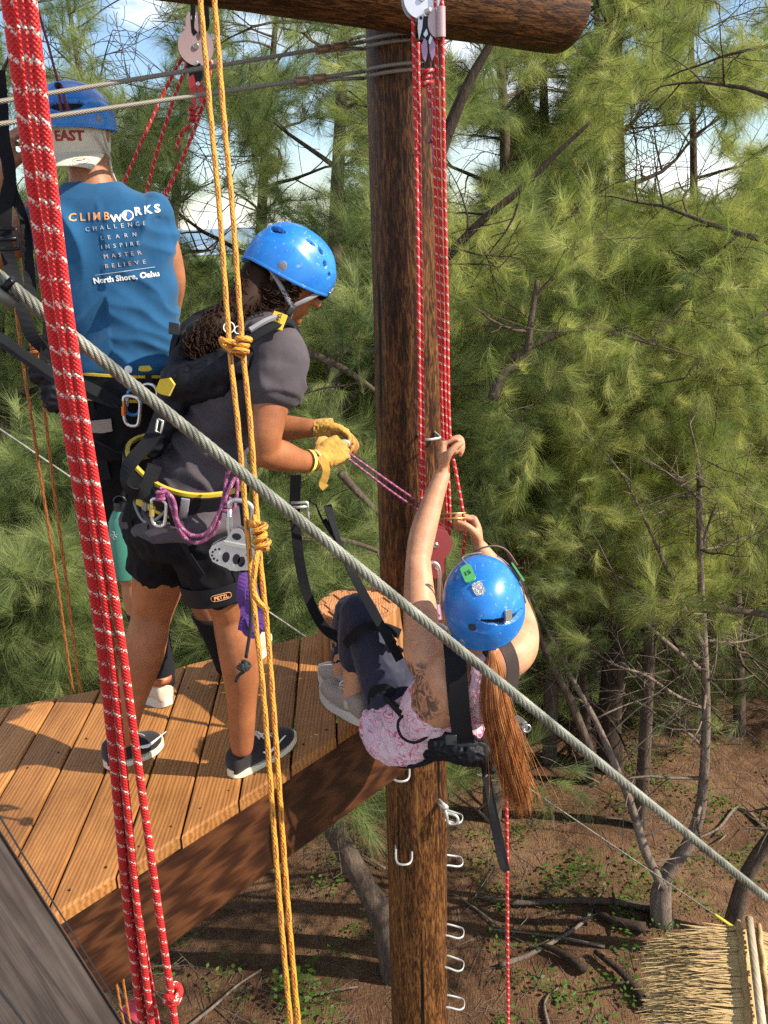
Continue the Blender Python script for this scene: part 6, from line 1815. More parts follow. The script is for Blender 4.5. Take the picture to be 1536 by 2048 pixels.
# dark curly hair
M_HAIR = mat('dark_curly_hair', (.030, .014, .008), .65, spec=.12); M_HAIR.node_tree.nodes['Principled BSDF'].inputs['Sheen Weight'].default_value = 0
rnd = random.Random(9)
def curls(path, rad, n, rr=.0016, amp=.008):
    bm = bmesh.new(); sp = [V(q) for q in catmull(path, 8)]
    for i in range(n):
        k0 = rnd.randrange(0, len(sp) - 3); ln = rnd.randint(6, 14); pts = []
        a0 = rnd.uniform(0, 6.28); off = V((rnd.gauss(0, 1), rnd.gauss(0, 1), rnd.gauss(0, 1))).normalized()
        R_ = rad[0] + (rad[1] - rad[0]) * k0 / len(sp)
        off = off * R_ * rnd.uniform(.55, 1.08)
        for j in range(ln * 2):
            f = min(k0 + j * .5, len(sp) - 1.001); q = sp[int(f)].lerp(sp[int(f) + 1], f % 1)
            a = a0 + j * 1.05
            pts.append(q + off + V((math.cos(a), math.sin(a), math.sin(a * .9 + 1))) * amp * .6 + V((0, 0, -.0006 * j)))
        tube(bm, pts, rr, 4, 1, cap=False)
    return bm
hp = [B3(520, 545, .12), B3(505, 575, .10), B3(492, 600, .07), B3(455, 630, .03), B3(425, 655, -.01), B3(390, 690, -.02)]
bm = bmesh.new(); tube(bm, hp, [.045, .045, .038, .028, .026, .016], 14, 4); hb = bm_obj('hair', bm, M_HAIR, wom)
o = bm_obj('curls', curls(hp, (.050, .030), 420, .0013, .010), M_HAIR, hb); o['kind'] = 'stuff'
hp2 = [headB + V((-.085, -.02, .0)), headB + V((-.06, -.06, -.03)), headB + V((-.02, -.072, -.03)), headB + V((.01, -.070, -.02))]
bm = bmesh.new(); tube(bm, hp2, [.042, .030, .020, .012], 12, 4); hb2 = bm_obj('hair', bm, M_HAIR, wom)
o = bm_obj('curls', curls(hp2, (.042, .018), 220, .0012, .007), M_HAIR, hb2); o['kind'] = 'stuff'
# sunglasses
r_, f_, w_ = axes(fwdB, upB)
sg = thing('sunglasses', headB + f_ * .09, 'dark sunglasses on the leaning person, just under the helmet rim', 'sunglasses')
for x in (-1, 1):
    bm = bmesh.new(); sphere(bm, headB + r_ * (x * .032) + f_ * .094 + w_ * .006, .030, .006, .020, (r_, f_, w_)); bm_obj('lens', bm, mat('dark_lens', (.01, .01, .012), .1), sg)
bm = bmesh.new(); tube(bm, [headB + r_ * .062 + f_ * .088 + w_ * .012, headB + r_ * .078 + f_ * .02 + w_ * .008], .0028, 6, 2); tube(bm, [headB - r_ * .062 + f_ * .088 + w_ * .012, headB - r_ * .078 + f_ * .02 + w_ * .008], .0028, 6, 2); bm_obj('temple_arm', bm, M_DKPL, sg)
# helmet
hcB = headB + w_ * .026 - f_ * .006
helB = thing('helmet', hcB, 'bright blue climbing helmet with grey side knob on the leaning person', 'helmet')
hhB, onB = helmet(helB, hcB, w_, f_, .100, .119, .100,
    slots(hcB, w_, f_, .100, .119, .100, .034, [(541, 455, 570, 468, .0075), (531, 452, 540, 447, .004), (614, 478, 630, 491, .004), (637, 493, 646, 510, .0045), (649, 520, 652, 536, .005), (656, 545, 657, 556, .004)]) + [(-.8, .62, .2, .1, .3), (-1.6, .6, .2, .1, 0)], 'shell',
    knobs=((math.pi / 2 + .50, .02, .016), (.42, -.03, .013)), rim_drop=.034)
bm = bmesh.new(); e0 = onB(math.pi / 2 + .75, -.12)[0]; e1 = onB(math.pi / 2 - .62, -.10)[0]; j_ = headB + r_ * .080 + f_ * .012 - w_ * .075; ch = headB + f_ * .045 - w_ * .125 + r_ * .02
tube(bm, [e0, e0.lerp(j_, .5) + r_ * .006, j_], .0068, 8, 4, side=f_, flat=.3); tube(bm, [e1, e1.lerp(j_, .5) + r_ * .006, j_], .0062, 8, 4, side=f_, flat=.3); tube(bm, [j_, j_.lerp(ch, .5) + r_ * .01, ch], .0068, 8, 4, side=f_, flat=.3)
bm_obj('chin_strap', bm, M_KNOB, helB)
bm = bmesh.new(); box(bm, j_ + r_ * .004 - w_ * .012, .010, .018, .026, (r_, f_, w_), bevel=.003); bm_obj('strap_buckle', bm, M_DKPL, helB)
# gloves
def gloveR(bm):
    hand(bm, B3(634, 922, .05), (.7, .35, .30), (-.2, .8, -.5), 1, .95, (58, 74, 40), rf=.0094, pal=1.08)
def gloveL(bm):
    hand(bm, B3(638, 856, .37), (1, -.15, -.12), (-.1, -.5, -1), 1, .95, (38, 55, 38), rf=.0094, pal=1.08)
gl1 = thing('work_glove', B3(645, 915, .06), 'tan leather glove with dangling cuff strap on the near hand', 'glove')
g1 = shape('leather', gloveR, M_GLOVE, gl1, .003, 2, wrinkle(40, .0016, 90, .0008))
gl2 = thing('work_glove', B3(668, 858, .37), 'tan leather glove on the far hand above the purple cord', 'glove')
g2 = shape('leather', gloveL, M_GLOVE, gl2, .003, 2, wrinkle(40, .0016, 90, .0008))
strap('cuff_strap', [B3(640, 912, .01), B3(652, 935, 0), B3(650, 955, 0), B3(645, 968, 0), B3(651, 976, 0)], .020, M_GLOVE, gl1, (.3, -1, .1), .003)
def cuffg(bm): tube(bm, [B3(627, 922, .035), B3(640, 918, .055), B3(652, 912, .07)], [.032, .033, .036], 20, 3, flat=.85)
shape('cuff', cuffg, M_GLOVE, gl1, .003, 2, wrinkle(40, .0015))
def cuff2(bm): tube(bm, [B3(628, 856, .372), B3(636, 856, .37), B3(652, 855, .368), B3(664, 856, .366)], [.029, .030, .032, .033], 20, 3, flat=.85)
shape('cuff', cuff2, M_GLOVE, gl2, .003, 2, wrinkle(34, .004))
M_YWB = mat('yellow_wristband', (.75, .78, .12), .6)
t = thing('wristbands', B3(627, 924, .035), 'yellow and white paper wristbands on the near forearm', 'wristband')
for x, m_ in ((618, M_YWB), (626, mat('pale_band', (.6, .5, .3), .6))):
    q = B3(x, 923, .02 + (x - 618) * .0006); ax = (B3(628, 924, .04) - B3(600, 922, 0)).normalized()
    bm = bmesh.new(); tube(bm, [q - ax * .011, q + ax * .0] if x == 618 else [q - ax * .004, q + ax * .003], [.0325, .0315], 24, 1, cap=False); bm_obj('band', bm, m_, t)
# shoes
hl, tl = PZ(212, 1538, DECK), PZ(322, 1488, DECK)
so1, (d1, s1, u1) = shoe(wom, hl, tl, (0, 0, 1), .092, M_CHARSHOE, M_SOLE, .072, .019, mat('grey_lace', (.30, .27, .24), .8))
hl2, tl2 = PZ(462, 1556, DECK), PZ(584, 1478, DECK)
so2, (d2, s2, u2) = shoe(wom, hl2, tl2, (0, 0, 1), .092, M_CHARSHOE, M_SOLE, .072, .019, mat('white_lace', (.62, .58, .54), .8))
for so_, h_, d_, s_ in ((so1, hl, d1, s1), (so2, hl2, d2, s2)):
    s_ = s_ if s_.dot(ZV) > 0 else -s_; c_ = h_ + d_ * .140 + s_ * .0445 + V((0, 0, .050)); bm = bmesh.new()
    plate(bm, [(-.050, .006), (-.040, -.006), (-.020, -.012), (.045, .014), (-.015, -.003), (-.030, .000)], c_, d_, (0, 0, 1), s_, .004)
    bm_obj('side_mark', bm, M_WHITE, so_, smooth=False)
# harness with back pack panel
har = thing('climbing_harness', B3(380, 950), 'black and yellow full body harness on the person in the charcoal t-shirt', 'harness')
bU = (rB + V((0, 0, -.30))).normalized(); bV = (fB + V((0, 0, -.10))).normalized()
bc_ = B3(372, 948, .02)
band('waist_belt', bc_, bU, bV, .172, .138, .058, .012, M_BLACKNYL, har, 2.4)
wB = bU.cross(bV).normalized()
if wB.z < 0: wB = -wB
band('belt_piping', bc_ + wB * .034, bU, bV, .169, .135, .009, .010, M_YELNYL, har, 2.4)
band('belt_piping', bc_ - wB * .034, bU, bV, .172, .138, .008, .013, M_YELNYL, har, 2.4)
def ell(c, u, v, a, b, deg, out=0.0, pw=2.4):
    t = R(deg); cs, sn = math.cos(t), math.sin(t)
    x = math.copysign(abs(cs) ** (2 / pw), cs); y = math.copysign(abs(sn) ** (2 / pw), sn)
    p = V(c) + V(u).normalized() * (x * (a + out)) + V(v).normalized() * (y * (b + out))
    n_ = (V(u).normalized() * (cs) + V(v).normalized() * (sn)).normalized()
    return p, n_
# buckle plate, yellow tab, gear loop on the visible back-right side (towards the viewer)
p_, n_ = ell(bc_, bU, bV, .172, .138, -62, .012); tn = wB.cross(n_).normalized()
bm = bmesh.new(); box(bm, p_ + wB * .004, .075, .012, .045, (tn, n_, wB), bevel=.005); bm_obj('belt_pad', bm, M_BLACKNYL, har)
p2_, n2_ = ell(bc_, bU, bV, .172, .138, -30, .012); tn2 = wB.cross(n2_).normalized()
bm = bmesh.new(); box(bm, p2_, .022, .010, .056, (tn2, n2_, wB), bevel=.003); bm_obj('strap_keeper', bm, M_KNOB, har)
p3_, n3_ = ell(bc_ - wB * .03, bU, bV, .172, .138, -68, .016)
bm = bmesh.new(); box(bm, p3_, .060, .008, .018, (tn, n3_, wB), bevel=.003); bm_obj('yellow_tab', bm, M_YELNYL, har)
bm = bmesh.new(); box(bm, p3_ + n3_ * .005, .014, .006, .021, (tn, n3_, wB), bevel=.001); bm_obj('tab_stitch', bm, M_KNOB, har)
bm = bmesh.new(); gl = [ell(bc_ - wB * (.015 + .058 * math.sin(math.pi * i / 10)), bU, bV, .172, .138, -88 + 42 * i / 10, .020)[0] for i in range(11)]; tube(bm, gl, .0042, 8, 3); bm_obj('gear_loop', bm, M_KNOB, har)
bm = bmesh.new(); gl = [ell(bc_ - wB * (.02 + .055 * math.sin(math.pi * i / 10)), bU, bV, .172, .138, -42 + 50 * i / 10, .018)[0] for i in range(11)]; tube(bm, gl, .0035, 8, 3); bm_obj('gear_loop', bm, M_WEB, har)
# back panel: broad padded black panel from the shoulders to the belt
def panel(bm):
    pts = [(B3(410, 672, -.03), .10, .030), (B3(400, 730, -.05), .105, .036), (B3(372, 800, -.07), .075, .034), (B3(335, 870, -.08), .05, .028), (B3(305, 905, -.08), .035, .022)]
    side = V((.75, -.60, .18)).normalized()
    rings_loft(bm, [(q, a, b, side, V((-.6, -.75, .2)).normalized()) for q, a, b in pts], 24, 4, 3.0)
bp_ = thing('back_panel', B3(380, 740, -.05), 'black padded back panel with yellow tab between the shoulder straps of the leaning person', 'backpack')
def panel2(bm):
    # wraps the upper back under the shoulder blades
    for (x0, y0, dy0), (x1, y1, dy1), r0_, r1_ in (((400, 672, .05), (360, 745, -.0), .038, .043), ((360, 745, .0), (340, 830, -.01), .045, .038), ((376, 760, -.03), (470, 730, -.06), .048, .038), ((470, 730, -.06), (515, 712, -.05), .038, .026), ((358, 780, -.01), (440, 772, -.05), .043, .028), ((340, 830, -.01), (304, 896, -.02), .036, .028)):
        limb(bm, [B3(x0, y0, dy0), B3(x1, y1, dy1)], [r0_, r1_], 5, 16)
pn = shape('padding', panel2, M_BLACKNYL, bp_, .005, 5, wrinkle(12, .006))
bm = bmesh.new(); yt = B3(332, 772, -.075); plate(bm, [(-.030, -.012), (-.016, .016), (.012, .020), (.026, .004), (.010, -.024), (-.012, -.020)], yt, (.9, -.3, 0), (.1, .1, 1), (-.2, -1, .1), .010); bm_obj('yellow_tab', bm, M_YELNYL, bp_, smooth=False)
strap('shoulder_strap', [B3(470, 700, -.13), B3(500, 672, -.13), B3(535, 652, -.10), B3(565, 640, -.04), B3(588, 655, .02), B3(600, 690, .06)], .040, M_WEB, har, [V((-.3, -1, .4)), V((-.1, -1, .7)), V((.1, -.8, 1)), V((.3, -.6, 1)), V((.8, -.5, .6)), V((1, -.4, .2))], .006)
strap('strap_trim', [B3(500, 660, -.135), B3(535, 640, -.105), B3(565, 630, -.045)], .010, M_KNOB, har, [V((-.1, -1, .7)), V((.1, -.8, 1)), V((.3, -.6, 1))], .008)
tagc = B3(556, 642, -.075)
bm = bmesh.new(); box(bm, tagc, .034, .006, .042, (V((.93, -.1, -.35)).normalized(), V((.05, -.85, .55)).normalized(), V((.35, .50, .80)).normalized()), bevel=.001); bm_obj('yellow_tag', bm, M_YELNYL, har, smooth=False)
lettering('lettering', 'PETZL', .0125, tagc + V((.002, -.0048, .0032)), V((.25, .45, .80)), V((-.93, .1, .35)), M_VENT, har, bold=.0003)
strap('shoulder_strap', [B3(345, 745, .03), B3(345, 700, .04), B3(360, 660, .06), B3(400, 628, .12), B3(450, 610, .20)], .036, M_WEB, har, [V((-1, -.6, 0)), V((-1, -.6, .2)), V((-.7, -.6, .6)), V((-.4, -.5, 1)), V((-.1, -.4, 1))], .005)
bm = bmesh.new(); box(bm, B3(350, 658, .02), .030, .012, .030, (V((1, -.2, -.2)).normalized(), V((-.3, -1, .2)).normalized(), V((.1, .2, 1)).normalized()), bevel=.003); bm_obj('buckle', bm, M_DKPL, har)
strap('hanging_tail', [B3(322, 830, -.09), B3(300, 880, -.13), B3(262, 925, -.17), B3(248, 962, -.18), B3(268, 985, -.17), B3(292, 975, -.15), B3(310, 930, -.13)], .040, M_WEB, har, [V((-.3, -1, .2)), V((-.4, -1, .3)), V((-.5, -1, .3)), V((-.9, -.7, 0)), V((-.2, -1, -.5)), V((.7, -.7, 0)), V((.6, -.7, 0))], .003)
bm = bmesh.new(); tube(bm, [B3(316, 838, -.13), B3(326, 842, -.13), B3(322, 866, -.13), B3(311, 862, -.13), B3(316, 838, -.13)], .003, 6, 1); bm_obj('metal_link', bm, M_GALV, har)
# leg loops: the near one carries a print
for c_, rad, ax in ((B3(436, 1168, -.06), .098, B3(442, 1184, -.06) - B3(412, 1060, -.06)), (B3(322, 1112, .085), .101, B3(318, 1140, .09) - B3(336, 1055, .06))):
    ax = ax.normalized(); u_ = (rB - ax * rB.dot(ax)).normalized(); v2 = ax.cross(u_)
    if rad < .1: band('leg_loop', c_, u_, v2, .092, .092, .052, .007, M_BLACKNYL, har, 2.0); LLc, LLa = c_, ax
toc = (V((0, 0, CAMZ)) - LLc).normalized(); nn = (toc - LLa * toc.dot(LLa)).normalized(); tt_ = LLa.cross(nn)
if tt_.dot(XR) < 0: tt_ = -tt_
pp = LLc + nn * .1005
bm = bmesh.new(); tube(bm, [pp + tt_ * x + (-LLa) * y - nn * (x * x * 5) for x, y in [(.026 * math.copysign(abs(math.cos(a)) ** .5, math.cos(a)), .0085 * math.copysign(abs(math.sin(a)) ** .6, math.sin(a))) for a in [2 * math.pi * i / 28 for i in range(28)]]], .0008, 5, 1, closed=True); bm_obj('print_border', bm, M_ORANGEPR, har)
lettering('lettering', 'PETZL', .0135, pp + nn * .0, tt_, -LLa, M_ORANGEPR, har, bold=.0003)
for pts in ([(262, 985, -.10), (258, 1040, -.10), (285, 1110, -.06), (300, 1130, -.04)], [(340, 1010, -.16), (350, 1060, -.17), (385, 1120, -.17), (405, 1150, -.16)], [(480, 985, -.10), (488, 1060, -.14), (484, 1150, -.14)]):
    strap('leg_strap', [B3(*q) for q in pts], .014, M_WEB, har, (-.3, -1, .1))
# shirt print fragments
lettering('lettering', 'hu', .030, B3(396, 772, -.08), V((1, -.25, -.25)), V((.2, 0, 1)), M_DIMPR, wom, teeb, .0015)
lettering('lettering', 'M', .020, B3(392, 650, .03), V((.9, -.3, .2)), V((-.1, .2, 1)), M_YELNYL, wom, teeb, .002)
bm = bmesh.new(); oc = B3(458, 655, -.10); tube(bm, [oc + XR * (.013 * math.cos(a)) + YU * (.013 * math.sin(a)) for a in [2 * math.pi * i / 24 for i in range(24)]], .0014, 6, 1, closed=True); tube(bm, [oc + XR * (.022 + .009 * math.cos(a)) + YU * (-.006 + .009 * math.sin(a)) for a in [2 * math.pi * i / 24 for i in range(20)]], .0014, 6, 1); bm_obj('round_emblem', bm, M_WHITE, wom)
# ---------------- gear hanging from the belt
def wallX(x, y, dy): return B3(x, y, dy)
pc_ = thing('purple_lanyard', B3(330, 1000, -.18), 'purple cord looped in a bight below the belt, knotted at its left end', 'cord')
bm = bmesh.new()
tube(bm, [B3(322, 985, -.175), B3(335, 990, -.185), B3(345, 1020, -.185), B3(362, 1066, -.18), B3(395, 1086, -.185), B3(430, 1062, -.19), B3(442, 1020, -.19), B3(450, 980, -.185), B3(455, 945, -.17)], .0050, 10, 6, uv=True)
tube(bm, [B3(328, 980, -.18), B3(342, 992, -.19), B3(350, 1010, -.19), B3(356, 1045, -.19), B3(382, 1070, -.195), B3(412, 1066, -.20), B3(436, 1030, -.20), B3(458, 980, -.195), B3(470, 955, -.18)], .0050, 10, 6, uv=True)
bm_obj('bight', bm, M_PUR, pc_)
bm = bmesh.new(); tube(bm, knot_pts(B3(322, 990, -.185), (.1, 0, 1), .005, 3.2, 1.6, 5.5), .0050, 8, 4, uv=True); bm_obj('knot', bm, M_PUR, pc_)
bm = bmesh.new(); tube(bm, knot_pts(B3(455, 1012, -.195), (.35, 0, 1), .005, 3.2, 1.35, 7), .0050, 8, 4, uv=True); tube(bm, [B3(455, 950, -.18), B3(463, 938, -.18), B3(474, 955, -.18), B3(472, 1000, -.185), B3(458, 1040, -.19)], .0048, 8, 4, uv=True); bm_obj('knot', bm, M_PUR, pc_)
carabiner(B3(318, 1025, -.185), (.12, 0, 1), (1, -.1, 0), .070, .036, .0045, M_SILVER, 'silver carabiner hanging from the purple cord knot at the belt', mat('clear_amber', (.55, .40, .12), .3, .5))
# big steel carabiner with trolley
cc_ = B3(482, 1045, -.34)
carabiner(cc_, (.10, 0, 1), (1, 0, .05), .105, .052, .0058, M_SILVER, 'large silver carabiner carrying the perforated trolley')
tr = thing('zipline_trolley', B3(470, 1100, -.36), 'silver perforated zipline trolley hanging from the large carabiner', 'trolley')
ca_ = R(-14); tu = V((math.cos(ca_), 0, math.sin(ca_))); tv = V((-math.sin(ca_), 0, math.cos(ca_))); tc_ = B3(468, 1105, -.36)
outl = [(-.052, -.020), (-.044, -.032), (-.030, -.036), (-.016, -.038), (-.002, -.044), (.012, -.044), (.024, -.038), (.040, -.036), (.052, -.026), (.056, -.010), (.052, .006), (.040, .018), (.022, .026), (.018, .046), (.010, .058), (-.002, .060), (-.012, .054), (-.018, .040), (-.022, .028), (-.040, .016), (-.052, .004), (-.056, -.008)]
for dy in (0, .022):
    bm = bmesh.new(); plate(bm, outl, tc_ + V((0, dy, 0)), tu, tv, (0, -1, 0), .004); bmesh.ops.bevel(bm, geom=[e for e in bm.edges if abs((e.verts[0].co - e.verts[1].co).normalized().y) < .5], offset=.001, segments=2, affect='EDGES'); bm_obj('side_plate', bm, M_SILVER, tr, smooth=False)
def tdot(x, y, r, m=M_VENT, h=.0014, nm='perforation', fl=None):
    bm = bmesh.new(); q = tc_ + tu * x + tv * y - V((0, .002, 0)); tube(bm, [q, q - V((0, h, 0))], r, 16, 1, side=tu, flat=fl or 1.0); return bm_obj(nm, bm, m, tr, sharp=40)
for i in range(6):
    a = R(90 + 36 * i); tdot(-.034 + .014 * math.cos(a), -.012 + .014 * math.sin(a), .0026)
for i in range(4):
    a = R(20 + 50 * i); tdot(.036 + .013 * math.cos(a), -.010 + .013 * math.sin(a), .0024)
for x, y in ((-.034, -.012), (.0, -.036), (.036, -.012)): tdot(x, y, .0062, M_SILVER, .005, 'axle')
for x, y in ((-.016, -.014), (.008, -.014), (.020, -.018)): tdot(x, y, .0085, M_VENT, .0016, 'window', 1.5)
tdot(.0, .040, .0105, M_VENT, .0016, 'eye', .75)
bm = bmesh.new(); box(bm, tc_ + tv * .020 - V((0, .0035, 0)), .052, .005, .010, (tu, V((0, 1, 0)), tv), bevel=.001); bm_obj('cross_bar', bm, M_GALV, tr, smooth=False)
for x in (-.034, .036):
    bm = bmesh.new(); disc(bm, tc_ + tu * x - tv * .012 + V((0, .011, 0)), .017, .014, (0, 1, 0)); bm_obj('wheel', bm, M_BLACKMETAL, tr)
# purple sling, black cord with knot
t = thing('purple_sling', B3(492, 1230, -.33), 'folded dark purple sling hanging below the trolley', 'sling')
M_PURW = fabric('purple_webbing', (.10, .035, .20), .7, .4, 250)
for pts in ([(488, 1145, -.33), (482, 1190, -.34), (490, 1225, -.33), (484, 1262, -.33)], [(500, 1150, -.32), (512, 1200, -.33), (522, 1235, -.33), (510, 1268, -.33), (492, 1258, -.34), (500, 1230, -.34)], [(494, 1160, -.33), (498, 1210, -.345), (505, 1250, -.345), (520, 1262, -.33)]):
    strap('webbing', [B3(*q) for q in pts], .022, M_PURW, t, [V((.4 * (-1) ** i, -1, 0)) for i in range(len(pts))], .003)
t = thing('knotted_lanyard', B3(488, 1330, -.36), 'black cord ending in a round knot in front of the right calf', 'cord')
bm = bmesh.new(); tube(bm, [B3(498, 1140, -.36), B3(502, 1200, -.37), B3(500, 1260, -.37), B3(492, 1315, -.37)], .0042, 10, 6, uv=True); bm_obj('cord', bm, M_BLKCORD, t)
bm = bmesh.new(); kc = B3(488, 1333, -.37); tube(bm, knot_pts(kc, (.4, .2, 1), .005, 2.2, 2.1, 3.2, .4), .0050, 10, 4, uv=True); tube(bm, knot_pts(kc, (1, .2, -.2), .005, 1.2, 2.3, 1.5, 1.4), .0050, 10, 4, uv=True); bm_obj('knot', bm, M_BLKCORD, t)
bm = bmesh.new(); tube(bm, [kc - YU * .012, B3(478, 1350, -.37), B3(471, 1363, -.37)], .0042, 10, 3, uv=True); bm_obj('tail', bm, M_BLKCORD, t)
# device in her hands and the purple cord down to the climber
dv = thing('belay_device', B3(672, 893, .18), 'dark metal belay device held between the gloves', 'device')
dc_ = B3(668, 890, .16)
bm = bmesh.new(); plate(bm, [(-.034, .004), (-.018, .018), (.014, .018), (.030, .004), (.024, -.010), (.0, -.012), (-.02, -.008)], dc_, (1, 0, -.25), (0, 0, 1), (0, -1, 0), .016); bm_obj('body', bm, M_BLACKMETAL, dv, smooth=False)
bm = bmesh.new(); tube(bm, [dc_ + V((.028 + .014 * math.cos(a), -.01, .004 + .010 * math.sin(a))) for a in [2 * math.pi * i / 16 for i in range(16)]], .004, 8, 1, closed=True); bm_obj('ring', bm, M_GALV, dv)
bm = bmesh.new(); tube(bm, [dc_ + V((.002, -.012, -.014)), dc_ + V((.03, -.012, -.014))], .0085, 8, 1); bm_obj('lever', bm, M_SILVER, dv)
pcd = thing('purple_tether', B3(690, 910, .15), 'pair of purple cords stretched from the gloved hands to the pulley by the pole', 'cord')
bm = bmesh.new(); a_, b_ = B3(672, 888, .15), TY(858, 1020, .0); a2, b2 = B3(690, 912, .15), TY(850, 1030, .0)
tube(bm, [a_, a_.lerp(b_, .5) + V((0, 0, .0)), b_, TY(878, 1048)], .0036, 8, 4, uv=True); tube(bm, [a2, a2.lerp(b2, .5) + V((0, 0, -.004)), b2, TY(872, 1052)], .0036, 8, 4, uv=True); bm_obj('cords', bm, M_PUR, pcd)
bm = bmesh.new(); q0 = B3(672, 897, .148); q1 = B3(688, 914, .15); tube(bm, [q0, q0.lerp(q1, .1), q1.lerp(q0, .1), q1], [.008, .0095, .0095, .008], 14, 1); bm_obj('grip_sleeve', bm, fabric('lilac_rubber', (.36, .16, .34), .6), pcd, sharp=40)
# strap that drops from her front to the climber's knee
ls = thing('safety_strap', B3(600, 1000, .3), 'long black safety strap with metal buckle hanging past the stump to the climber\'s knee', 'strap')
S3 = lambda x, y, Y: PY(x, y, Y)
strap('webbing', [S3(592, 950, 2.5), S3(590, 1000, 2.52), S3(592, 1060, 2.54), S3(604, 1150, 2.58), S3(625, 1215, 2.60), S3(655, 1262, 2.60), S3(700, 1280, 2.56), S3(735, 1262, 2.52), S3(765, 1255, 2.50), S3(800, 1268, 2.5)], .032, M_WEB, ls,
      [V((.2, -1, 0)), V((.2, -1, 0)), V((.6, -1, 0)), V((.3, -1, .2)), V((.5, -1, .1)), V((-.2, -.8, .7)), V((-.1, -.8, 1)), V((0, -.7, 1)), V((.1, -.8, .9)), V((.3, -1, .5))])
bm = bmesh.new(); bq = S3(598, 1022, 2.49); tube(bm, [bq + V((x, 0, z)) for x, z in ((-.022, .026), (.020, .026), (.026, .020), (.026, -.03))], .0045, 8, 3); tube(bm, [bq + V((-.022, 0, .012)), bq + V((.024, 0, .012))], .005, 8, 1); bm_obj('buckle', bm, M_GALV, ls)
# ================================================================== C: climber hanging at the edge, back to the viewer
C3 = PY
clm = thing('person', C3(800, 1520, 2.42), 'person hanging from red ropes in pink floral tank top and navy leggings, long ponytail', 'person')
def skin_c():
    m = skin_mat('fair_tanned_skin', (.56, .29, .165)); k = N(m); b = k.b
    src = b.inputs['Base Color'].links[0].from_socket
    pos = k.n('NewGeometry').outputs['Position']
    total = None
    for (x, y, Y, sx, sc, th) in ((852, 1375, 2.23, .100, 26, .40), (1046, 1345, 2.30, .034, 50, .48)):
        c = C3(x, y, Y)
        d = k.n('VectorMath', operation='DISTANCE', ins={0: pos, 1: c}).outputs['Value']
        wob = k.noise(pos, 14, 3, .6)
        mk = k.math('MULTIPLY', k.math('SUBTRACT', sx + .012, k.math('ADD', d, k.math('MULTIPLY', wob, .03))), 60, clamp=True)
        w = k.math('ABSOLUTE', k.math('SUBTRACT', k.math('FRACT', k.math('MULTIPLY', k.noise(pos, sc * .6, 2, .5, 1.5), 5.0)), .5))
        n_ = k.math('ADD', k.math('MULTIPLY', w, .9), k.math('MULTIPLY', k.noise(pos, sc * 1.6, 4, .6), .5))
        ink = k.math('MULTIPLY', k.math('SUBTRACT', n_, th - .08), 5, clamp=True)
        q = k.math('MULTIPLY', mk, ink)
        total = q if total is None else k.math('MAXIMUM', total, q)
    k.base(k.mix(k.math('MULTIPLY', total, .80), src, (.045, .042, .040)))
    return m
M_SKIN_C = skin_c()
nC = V((.42, -.60, .68)).normalized()      # axis from pelvis to shoulders
hipC, waistC, chestC, shC = C3(812, 1455, 2.43), C3(868, 1432, 2.34), C3(905, 1385, 2.28), C3(938, 1335, 2.24)
rC = V((.80, .12, .42)).normalized()       # across the shoulders, to her right
def fr(a, b):
    t = (V(b) - V(a)).normalized(); u = (rC - t * rC.dot(t)).normalized(); return u, t.cross(u)
headC = C3(968, 1212, 2.20); upC = V((-.22, -.46, .87)).normalized(); fwdC = V((.06, .90, .46)).normalized()
HL, HR = C3(893, 906, 2.64), C3(940, 1062, 2.66)
u1, v1 = fr(hipC, shC)
def bodyC(bm):
    rings_loft(bm, [(C3(792, 1462, 2.46), .10, .09, u1, v1), (hipC, .136, .108, u1, v1), (waistC, .112, .086, u1, v1), (chestC, .135, .095, u1, v1), (shC, .145, .080, u1, v1), (C3(950, 1308, 2.22), .085, .06, u1, v1)], 28, 4)
    limb(bm, [C3(946, 1325, 2.24), C3(956, 1290, 2.22), C3(965, 1250, 2.21)], [.062, .050, .050], 4, 18)
    head(bm, headC, fwdC, upC, .97)
    # left arm, straight up the rope
    limb(bm, [C3(876, 1345, 2.24), C3(850, 1310, 2.27), C3(843, 1250, 2.33), C3(838, 1180, 2.40), C3(836, 1118, 2.47)], [.058, .060, .053, .045, .037], 5, 20)
    limb(bm, [C3(836, 1118, 2.47), C3(846, 1065, 2.52), C3(866, 1000, 2.57), C3(884, 952, 2.61)], [.037, .040, .032, .024], 5, 20)
    hand(bm, C3(886, 942, 2.62), (.10, .38, .90), (.95, -.25, -.1), -1, 1.0, (62, 88, 50), tcurl=.5)
    # right arm, bent, hand in front of the face
    limb(bm, [C3(1002, 1322, 2.23), C3(1030, 1300, 2.27), C3(1040, 1262, 2.36), C3(1030, 1215, 2.50), C3(1018, 1180, 2.60)], [.060, .062, .054, .045, .038], 5, 20)
    limb(bm, [C3(1018, 1180, 2.60), C3(1000, 1150, 2.64), C3(975, 1118, 2.66), C3(960, 1094, 2.66)], [.038, .038, .031, .024], 5, 20)
    hand(bm, C3(957, 1088, 2.665), (-.22, .35, .90), (-.95, -.25, -.1), 1, 1.0, (62, 88, 50), tcurl=.5)
    # legs
    limb(bm, [C3(800, 1425, 2.44), C3(768, 1350, 2.46), C3(735, 1268, 2.50), C3(716, 1222, 2.52)], [.092, .078, .060, .052], 5, 20)
    limb(bm, [C3(716, 1222, 2.52), C3(712, 1280, 2.53), C3(710, 1350, 2.53), C3(708, 1404, 2.52)], [.052, .054, .040, .033], 5, 20)
    limb(bm, [C3(815, 1420, 2.52), C3(770, 1345, 2.58), C3(728, 1262, 2.65), C3(702, 1222, 2.68)], [.090, .075, .058, .050], 5, 20)
    limb(bm, [C3(702, 1222, 2.68), C3(692, 1280, 2.69), C3(688, 1340, 2.68), C3(686, 1380, 2.68)], [.050, .052, .038, .032], 5, 20)
